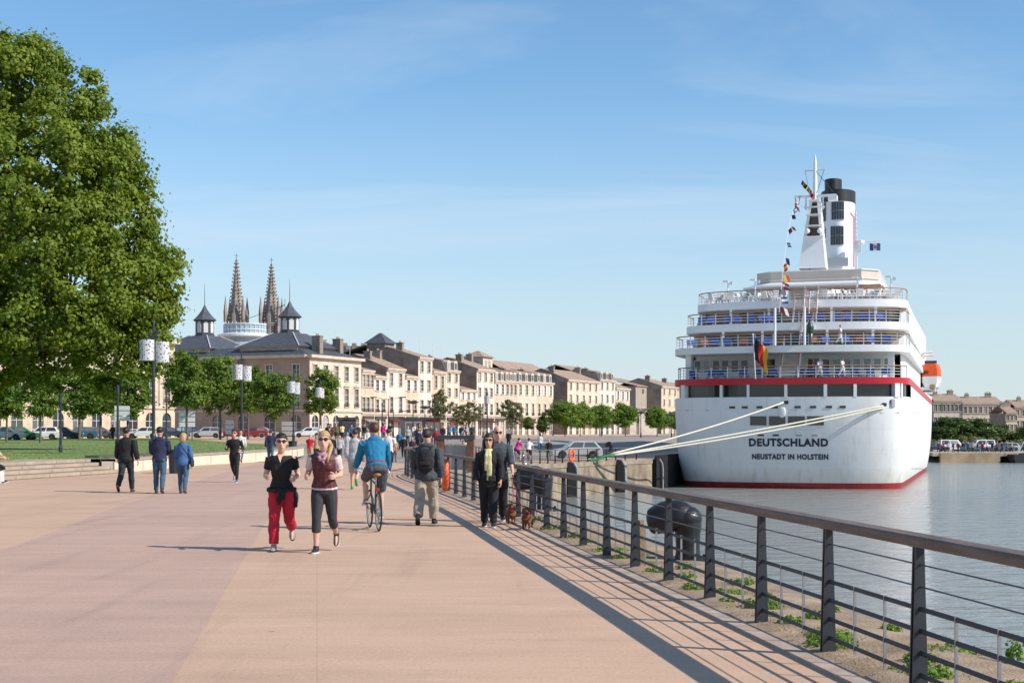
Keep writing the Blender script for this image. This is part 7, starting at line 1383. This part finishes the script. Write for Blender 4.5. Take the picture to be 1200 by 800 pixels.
def dog(x, fy, rot, label, tw):
    Y = F * CH / (fy - HY); r = thing('dog', label, 'dog', at(x, Y, z=0), R(rot)); r.scale = (.95,) * 3; mb = MB()   # facing -y
    mb.tube([V3(0, .26, .205), V3(0, .22, .215), V3(0, .1, .20), V3(0, -.06, .20), V3(0, -.16, .215), V3(0, -.21, .235)], [.05, .078, .078, .092, .098, .06], 12)
    mb.tube([V3(0, -.16, .25), V3(0, -.22, .31), V3(0, -.255, .36)], [.07, .055, .05], 10); mb.ell((tw * .02, -.275, .375), (.056, .062, .054), 12, 8); mb.tube([V3(tw * .02, -.30, .365), V3(tw * .03, -.36, .352), V3(tw * .035, -.395, .348)], [.036, .028, .02], 8)
    for s in (-1, 1):
        mb.tube([V3(s * .045 + tw * .02, -.262, .405), V3(s * .075 + tw * .02, -.262, .375), V3(s * .082 + tw * .02, -.27, .325)], [(.016, .02), (.014, .034), (.010, .02)], 8)
        k = .03 * s; mb.tube([V3(s * .055, -.15, .21), V3(s * .06, -.16 - k, .12), V3(s * .06, -.155 - k, .05), V3(s * .06, -.185 - k, .018)], [.042, .028, .021, .02], 8)
        mb.tube([V3(s * .05, .2, .21), V3(s * .058, .165 + k, .13), V3(s * .058, .245 + k, .085), V3(s * .058, .225 + k, .03), V3(s * .058, .195 + k, .015)], [.06, .042, .024, .018, .019], 8)
    mb.tube([V3(0, .26, .23), V3(0, .34, .27), V3(.02, .40, .34)], [.022, .015, .007], 7)
    ex = MB(); ex.ell((tw * .035, -.408, .354), (.012, .009, .009), 8, 5, 1)
    for s in (-1, 1): ex.ell((tw * .025 + s * .026, -.325, .388), (.008, .006, .008), 8, 5, 1)
    solid('body', mb, [M_DOG, M_EYE], r, .011, 2, .008, ex); mb = MB(); mb.tube([(.062 * math.cos(R(a)), -.225 + .04 * math.sin(R(a)), .315 + .035 * math.sin(R(a))) for a in range(0, 361, 24)], .009, 6); mb.build('collar', cloth('collar_pink', (.5, .03, .12)), r); return r
D1 = dog(598.5, 614, 6, 'small brown dog on a lead, left of the pair by the railing', -1); D2 = dog(618, 620, -8, 'small brown dog on a lead, right of the pair, nearest the railing', 1)
hw = MANR.location + (Matrix.Rotation(R(4), 3, 'Z') @ (MANF.arm[0][2] + MANF.arm[0][3] * .1)) * (1.8 / 1.75)
for d, lab in ((D1, 'thin dark pink lead of the left brown dog'), (D2, 'thin dark pink lead of the right brown dog')):
    e = d.location + V3(0, -.24, .34); mb = MB(); mb.tube([hw.lerp(e, i / 12) - V3(0, 0, .16 * 4 * i / 12 * (1 - i / 12)) for i in range(13)], .007, 5); o = mb.build('dog_lead', cloth('collar_pink', (.5, .03, .12))); tag(o, lab, 'lead', 'dog leads')
# --- three people walking away on the left, the runner in black
f = Fig('m', 2, ((-16, 26, 2), (14, 5, 2)), ((10, 14, 18, 0), (-14, 14, 24, -6)), head=(-6, -4), wid=1.05); r = place('man in black jacket and dark jeans walking away, leftmost of three', 148, 576.5, 178, f, 1.80); fig_body(f, r, VM, SKIN[1]); fig_top(f, r, VM, BLACK, .032, .84, 1.95, 1.49, .0, 'jacket', .022); fig_legs(f, r, VM, cloth('dark_jeans', (.018, .022, .03)), .014, 1, 1.95, .014); fig_shoes(f, r, VM, mat('shoe_brown', (.05, .035, .02), .5)); fig_hair(f, r, VM, H_DARK, 'short')
f = Fig('m', 2, ((8, 4, 2), (-10, 14, 2)), ((12, 10, 50, 40), (10, 10, 52, 40)), head=(6, 0)); r = place('person in navy hoodie and blue jeans walking between the other two', 187, 578, 183, f, 1.79); fig_body(f, r, VM, SKIN[1]); fig_top(f, r, VM, NAVY, .032, .84, 1.95, 1.49, .0, 'hoodie', .022); fig_legs(f, r, VM, DENIM, .012, 1, 1.95, .01); fig_shoes(f, r, VM, mat('shoe_brown', (.05, .035, .02), .5)); fig_hair(f, r, VM, H_DARK, 'short'); mb = MB(); mb.ell(f.up((0, .075, 1.43)), (.13, .07, .09), 12, 8); solid('hood', mb, NAVY, r, VM, 3, .01)
f = Fig('f', 2, ((10, 4, 1), (-10, 12, 1)), ((4, 12, 30, 20), (-4, 12, 18, 0)), head=(6, -6)); r = place('blonde woman in blue jacket and jeans walking away with shoulder bag', 214.5, 578, 180, f, 1.63); fig_body(f, r, VM, SKIN[0]); fig_top(f, r, VM, BLUE, .030, .84, 1.93, 1.48, .0, 'jacket', .018); fig_legs(f, r, VM, DENIM, .012, 1, 1.93, .008); fig_shoes(f, r, VM, mat('shoe_brown', (.05, .035, .02), .5)); fig_hair(f, r, VM, H_BLOND, 'bob')
bg_ = thing('shoulder_bag', 'black shoulder bag carried by the blonde woman in blue', 'bag', r.location, R(180)); bg_.scale = r.scale; mb = MB(); mb.tube([V3(-.27, .0, 1.04), V3(-.275, .02, .98), V3(-.27, .02, .82), V3(-.26, .02, .80)], [(.03, .10), (.05, .14), (.06, .15), (.04, .13)], 10, side=(1, 0, 0)); solid('bag_body', mb, S_BLACK, bg_, VM, 2); mb = MB(); mb.tube(spline([V3(-.25, .08, 1.02), V3(-.06, .165, 1.3), V3(.10, .06, 1.49), V3(.02, -.14, 1.36), V3(-.24, -.06, 1.02)], 5), [(.014, .005)] * 21, 6); mb.build('strap', S_BLACK, bg_)
f = Fig('m', 5, ((16, 14, 2), (-22, 30, 2)), ((-24, 14, 96, 8), (2, 14, 96, 12)), head=(0, 0)); r = place('man running towards camera in tight black top and leggings', 275, 565, -3, f, 1.74); fig_body(f, r, VM, SKIN[1]); fig_top(f, r, VM, BLACK, .012, .9, 1.9, 1.46, 0, 'running_top', .01); fig_legs(f, r, VM, BLACK, .012, 1, 1.93, 0, 'leggings', .006); fig_shoes(f, r, VM, mat('shoe_blue', (.06, .12, .25), .5), S_WHITE); fig_hair(f, r, VM, H_DARK, 'short'); fig_glasses(f, r, M_SUNG)
# --- person sitting on the steps at the left edge
f = Fig('f', 12, ((72, 74, 4), (66, 60, 4)), ((40, 8, 30, 20), (36, 8, 40, 24)), head=(8, 0), plant=(True, True)); r = place('person in beige top and dark shorts sitting on the steps', -3, 568, 82, f, 1.70, Y=46.2, lift=-.46); r.location.x = -16.95; r.location.z = -f.low * .97; fig_body(f, r, VM, SKIN[0]); fig_top(f, r, VM, cloth('beige', (.5, .38, .26)), .02, .86, 1.0, 1.47, 0, 'shirt'); fig_legs(f, r, VM, BLACK, .016, 1, 1.15, .01, 'shorts'); fig_shoes(f, r, VM, S_BLACK, S_WHITE); fig_hair(f, r, VM, H_DARK, 'short')
bg2 = thing('tote_bag', 'pale cloth bag at the feet of the seated person', 'bag', at(-2, 46.0, z=0), .4); mb = MB(); mb.tube([V3(0, 0, .0), V3(0, 0, .08), V3(0, 0, .3), V3(0, .02, .42)], [(.15, .09), (.19, .12), (.18, .10), (.14, .03)], 12); solid('bag_body', mb, cloth('pale_tote', (.55, .54, .52)), bg2, .016, 3, .02)
# --- mid-distance walkers
f = Fig('m', 3, ((14, 10, 2), (-20, 40, 2)), ((-16, 12, 40, 10), (12, 12, 30, 10)), head=(4, 0)); r = place('person in pale grey hoodie and shorts jogging away, green shoes', 416, 573, 178, f, 1.74); fig_body(f, r, VM, SKIN[0]); fig_top(f, r, VM, GREYC, .034, .80, 1.95, 1.49, .01, 'hoodie', .02); fig_legs(f, r, VM, cloth('shorts_grey', (.33, .33, .34)), .024, 1, .98, .02, 'shorts'); fig_shoes(f, r, VM, mat('shoe_green', (.05, .3, .1), .5)); fig_hair(f, r, VM, H_BROWN, 'short'); mb = MB(); mb.ell(f.up((0, .08, 1.42)), (.13, .07, .09), 12, 8); solid('hood', mb, GREYC, r, VM, 3, .01)
f = Fig('m', 2, ((14, 5, 2), (-16, 20, 2)), ((-14, 14, 16, 0), (12, 14, 16, 0))); r = place('person in white t-shirt and navy trousers walking away right of cyclist', 455, 557, 172, f, 1.76); fig_body(f, r, VM, SKIN[1]); fig_top(f, r, VM, WHITE, .024, .84, .7, 1.48, .01, 't_shirt'); fig_legs(f, r, VM, NAVY, .016, 1, 1.95, .01); fig_shoes(f, r, VM, S_WHITE); fig_hair(f, r, VM, H_DARK, 'short')
# --- far crowd: prototypes copied, recoloured
VF = .024
def far_proto(sex, legs, arms, hair, sl=1.95, ln=1.92, lean=2):
    f = Fig(sex, lean, legs, arms); r = thing('person', '', 'person'); fig_body(f, r, VF, SKIN[0], 0); fig_top(f, r, VF, GREYC, .028, .84, sl, 1.48, .005); fig_legs(f, r, VF, NAVY, .016, 1, ln, .01); fig_shoes(f, r, VF * 1.2, S_BLACK); fig_hair(f, r, VF, H_DARK, hair); r['low'] = f.low; return r
PR = [far_proto('m', ((16, 5, 2), (-18, 22, 2)), ((-16, 8, 16, 0), (16, 8, 16, 0)), 'short'), far_proto('f', ((-14, 18, 2), (14, 5, 2)), ((12, 8, 20, 0), (-12, 8, 20, 4)), 'bob'), far_proto('m', ((3, 2, 3), (-3, 2, 3)), ((8, 6, 70, 30), (0, 8, 20, 10)), 'short', .6, .95), far_proto('f', ((20, 8, 2), (-22, 26, 2)), ((-20, 10, 60, 10), (14, 10, 40, 10)), 'bob', .7)]
RW = far_proto('m', ((68, 78, 5), (32, 30, 3)), ((36, 10, 8, -4), (36, 10, 8, -4)), 'short', .7, 1.0, 28)
flush()
CC = {'black': BLACK, 'white': WHITE, 'red': RED, 'navy': NAVY, 'grey': GREYC, 'blue': BLUE, 'teal': TEALC, 'khaki': KHAKI, 'cream': CREAMY, 'charcoal': CHAR, 'maroon': MAROON, 'olive': OLIVEC, 'pink': cloth('hot_pink', (.55, .02, .2)), 'tan': cloth('tan', (.42, .28, .17)), 'jeans': DENIM, 'green': cloth('green', (.03, .16, .09))}
pu = set(); rw_ = random.Random(8)
def extra(k, x, Y, rot, top, bot, label, H=1.72, base=None, group='walkers in the distance', hairm=None):
    p = PR[k]; g = gz((x - 600) / F * Y, Y) if base is None else base
    if k in pu: c = copy_tree(p)
    else: c = p; pu.add(k)
    s = H / 1.75; c.location = at(x, Y, z=g - p['low'] * s); c.rotation_euler = (0, 0, R(rot)); c.scale = (s, s, s); tag(c, label, 'person', group)
    for ch in c.children:
        n = ch.name.split('.')[0]
        if n == 'shirt': recolor(ch, 0, CC[top])
        if n == 'trousers': recolor(ch, 0, CC[bot])
        if n == 'hair' and hairm: recolor(ch, 0, hairm)
    return c
EX = [(0, 282, 78, 180, 'white', 'jeans', 'person in white shirt and pale jeans close behind the man running in black'), (0, 317, 76, 182, 'navy', 'jeans', 'person in navy jacket standing by the end of the lawn wall'), (2, 363, 92, 170, 'red', 'tan', 'person in red top and tan shorts behind the jogging women'), (1, 371, 95, 185, 'tan', 'black', 'person in tan top and black trousers between the jogging women'), (0, 388.5, 82, 180, 'black', 'navy', 'person in black jacket just right of the blonde jogger head'),
 (3, 375, 128, 10, 'white', 'jeans', 'far walker in white above the heads of the jogging women'), (0, 398, 96, 175, 'grey', 'charcoal', 'walker in grey left of the pale hoodie jogger'), (1, 407, 110, 170, 'white', 'navy', 'walker in white top just left of the pale hoodie jogger'), (3, 424, 100, 10, 'red', 'black', 'walker in red behind the pale hoodie jogger'), (0, 431, 118, 185, 'white', 'black', 'walker in white above the cyclist, left one'), (0, 436, 105, 175, 'navy', 'black', 'walker in navy right above the cyclist head'), (1, 442, 112, 5, 'olive', 'navy', 'walker in olive top between cyclist and white t-shirt'),
 (0, 462, 100, 185, 'tan', 'olive', 'walker in tan jacket right of the white t-shirt person'), (1, 468, 120, 15, 'teal', 'black', 'walker in teal right of the tan jacket'), (0, 473, 110, 180, 'black', 'charcoal', 'walker in black at the far railing end'), (3, 478, 130, 0, 'grey', 'jeans', 'walker in grey and jeans at the far railing end'), (1, 483, 108, 170, 'maroon', 'maroon', 'walker all in maroon left of the backpack man'), (0, 489, 128, 10, 'navy', 'navy', 'walker all in navy left of the backpack man'), (2, 494, 125, 170, 'white', 'black', 'far walker in white t-shirt above the backpack man'), (0, 505, 135, 5, 'charcoal', 'black', 'far walker in charcoal right of the backpack man'),
 (1, 511, 128, 180, 'red', 'black', 'walker in bright red left of the steel portal'), (0, 519, 140, 10, 'black', 'jeans', 'far walker in black over the steel portal, left one'), (3, 526, 150, 190, 'blue', 'charcoal', 'far walker in blue above the steel portal'), (0, 541, 145, 0, 'navy', 'khaki', 'far walker in navy and khaki right of the steel portal'), (0, 412, 140, 5, 'blue', 'black', 'far walker in blue under the double-armed lamp'), (1, 449, 145, 185, 'pink', 'jeans', 'far walker in pink behind the white t-shirt person'), (2, 457, 150, 0, 'black', 'tan', 'far walker in black and tan shorts beyond the white t-shirt'), (0, 394, 150, 5, 'olive', 'charcoal', 'far walker in olive beside the dark kiosk'), (3, 401, 155, 190, 'cream', 'navy', 'far walker in cream beside the dark kiosk'), (0, 420, 160, 0, 'charcoal', 'navy', 'far walker in charcoal beyond the pale hoodie jogger'),
 (1, 427, 165, 185, 'black', 'olive', 'far walker in black and olive left of the cyclist'), (0, 486, 155, 10, 'white', 'khaki', 'far walker in white and khaki by the disc lamp'), (3, 499, 160, 180, 'grey', 'black', 'far walker in grey and black by the sparse tree'), (0, 532, 165, 0, 'teal', 'jeans', 'far walker in teal and jeans by the round olive tree'), (0, 553, 150, 8, 'charcoal', 'charcoal', 'far walker all in charcoal left of the bald man'), (0, 596, 140, 0, 'black', 'black', 'far walker all in black right of the bald man'), (1, 633, 135, 180, 'white', 'jeans', 'far walker in white right of the two cyclists'), (0, 643, 120, 5, 'black', 'charcoal', 'person in black standing left of the silver car'), (0, 258, 165, 0, 'white', 'black', 'far person in white by the dark arch'), (0, 132, 160, 0, 'charcoal', 'navy', 'far person in charcoal among the parked cars')]
for (k, x, Y, rot, t_, b_, lab) in EX: extra(k, x, Y, rot, t_, b_, lab, 1.66 + .04 * ((int(x) * 7) % 4), hairm=(H_DARK, H_BROWN, H_BLOND, H_GREY)[int(x) % 4])
for i in range(62):
    x = 386 + (i * 53) % 212 + rw_.uniform(-2, 2); extra((i * 3) % 2 if i % 5 else 3, x, 104 + (i * 37) % 76, (0, 180, 8, 174, 92)[i % 5], ('black', 'charcoal', 'navy', 'grey', 'maroon', 'black', 'olive', 'white')[i % 8], ('black', 'navy', 'charcoal', 'jeans')[i % 4], 'far walker lost in the dense crowd below the cream houses', 1.66 + .03 * (i % 5), group='dense crowd below the houses', hairm=(H_DARK, H_BROWN)[i % 2])
for i in range(16):
    x = 1100 + i * 5.7; extra(i % 2, x, 228 + (i * 7) % 9, (i * 77) % 360, ('charcoal', 'red', 'white', 'navy', 'maroon', 'black', 'blue', 'tan')[i % 8], ('navy', 'black', 'jeans')[i % 3], 'far person on the quay edge across the water, too distant to tell apart', 1.7, BKZ, 'people on the far bank')
for i, (l, o, z, lab) in enumerate(((3.0, OA, 6.26, 'person in white leaning on the lowest stern rail, left of two'), (4.9, OA, 6.26, 'person in white leaning on the lowest stern rail, right of two'), (4.7, OB, 9.1, 'person in white standing on the middle open deck at right'))):
    f_ = float(np.interp(l, *zip(*sorted([(q[0], q[1]) for q in o if q[1] < 15])))) + .42; w_ = s2w(l, f_, z); extra(0, 0, 100, 10 + 30 * i, 'white', 'white', lab, 1.75, 0, 'people on the ship'); 
    c_ = [q for q in C.objects if q.get('label') == lab][0]; c_.location = w_ - V3(0, 0, PR[0]['low'])
for j, (x, Y, top, lab, lab2) in enumerate(((608.5, 100.5, 'pink', 'cyclist in hot pink top behind the far railing', 'bicycle of the cyclist in hot pink'), (620, 101.5, 'white', 'cyclist in white top behind the far railing', 'bicycle of the cyclist in white'))):
    b = copy_tree(BK); g = gz((x - 600) / F * Y, Y); b.location = at(x, Y, z=g); b.rotation_euler = (0, 0, R(170 + 40 * j - 40)); tag(b, lab2, 'bicycle')
    c_ = RW if j == 1 else copy_tree(RW); c_.location = b.location + (Matrix.Rotation(b.rotation_euler.z, 3, 'Z') @ V3(0, .26, .155)); c_.rotation_euler = b.rotation_euler; tag(c_, lab, 'person')
    for ch in c_.children:
        if ch.name.split('.')[0] == 'shirt': recolor(ch, 0, CC[top])
# ---------------------------------------------------------------- weeds along the railing foot
LM_W = leaf_mat('weed_leaf', (.11, .20, .025), (.20, .32, .05), (.2, .35, .03))
def weed(n, rad, h, ls):
    d = RNG.normal(0, 1, (n, 3)); d[:, 2] = np.abs(d[:, 2]) * .7; q = RNG.random((n, 1)); cen = d / (np.linalg.norm(d, axis=1)[:, None]) * np.array([rad, rad, h]) * (.35 + .65 * q); cen[:, 2] += .02; me = leaves('weed', cen, d * .5, ls, LM_W, RNG.random(n)); return me
WM = [weed(260, .17, .10, .036), weed(380, .26, .12, .038), weed(150, .10, .24, .034), weed(420, .34, .08, .034)]
def rail_at(Y): return float(np.interp(Y, [p.y for p in near], [p.x for p in near]))
rw = random.Random(5)
for i, (Y, dx, k) in enumerate(((9.9, .28, 1), (10.5, .5, 0), (11.3, .12, 1), (11.9, .3, 3), (12.6, .22, 0), (13.1, .15, 3), (14.2, .12, 0), (14.9, .3, 3), (15.4, .1, 1), (16.3, .25, 0), (17.2, .12, 1), (18.2, .2, 3), (19.0, .1, 1), (20.1, .18, 3), (21.5, .14, 1), (22.8, .2, 0), (24.6, .15, 3), (26.9, .2, 1), (9.0, 1.15, 2), (10.6, 1.25, 2), (12.2, .95, 0), (13.4, .9, 2), (9.5, .7, 0), (11.0, .95, 3), (12.9, .55, 0), (14.6, .6, 0), (15.8, .75, 1), (17.7, .6, 0), (19.5, .5, 3), (10.1, .2, 3), (13.8, .35, 1))):
    o = obj('weed_clump', WM[k]); o.location = (rail_at(Y) + dx, Y, .02); o.rotation_euler = (0, 0, rw.random() * 6); s = .5 + .4 * rw.random(); o.scale = (s, s, s); tag(o, 'low green weed clump growing in the dirt at the railing foot' if k != 2 else 'taller spindly weed on the outer quay edge', 'weed', 'weeds at the railing foot' if k != 2 else 'spindly weeds on the quay edge')
n = 5200; yy = 8 + 26 * RNG.random(n) ** 1.3; xx = np.interp(yy, [p.y for p in near], [p.x for p in near]) - .05 + np.abs(RNG.normal(.12, .35, n)); an = RNG.random(n) * 6.28
ln_ = .03 + .07 * RNG.random(n); base = np.stack([xx, yy, np.full(n, .025)], 1); tp = base + np.stack([np.cos(an) * ln_, np.sin(an) * ln_, .01 + .03 * RNG.random(n)], 1); sd = np.stack([-np.sin(an), np.cos(an), 0 * an], 1) * .004
me = bpy.data.meshes.new('dry_grass'); me.from_pydata(np.stack([base - sd, base + sd, tp], 1).reshape(-1, 3).tolist(), [], np.arange(3 * n).reshape(-1, 3).tolist()); me.materials.append(mat('straw', (.42, .27, .12), .9, .3, 9, world=True)); tag(obj('dry_grass', me), 'dry straw-coloured grass litter lying along the railing foot', 'grass', kind='stuff')
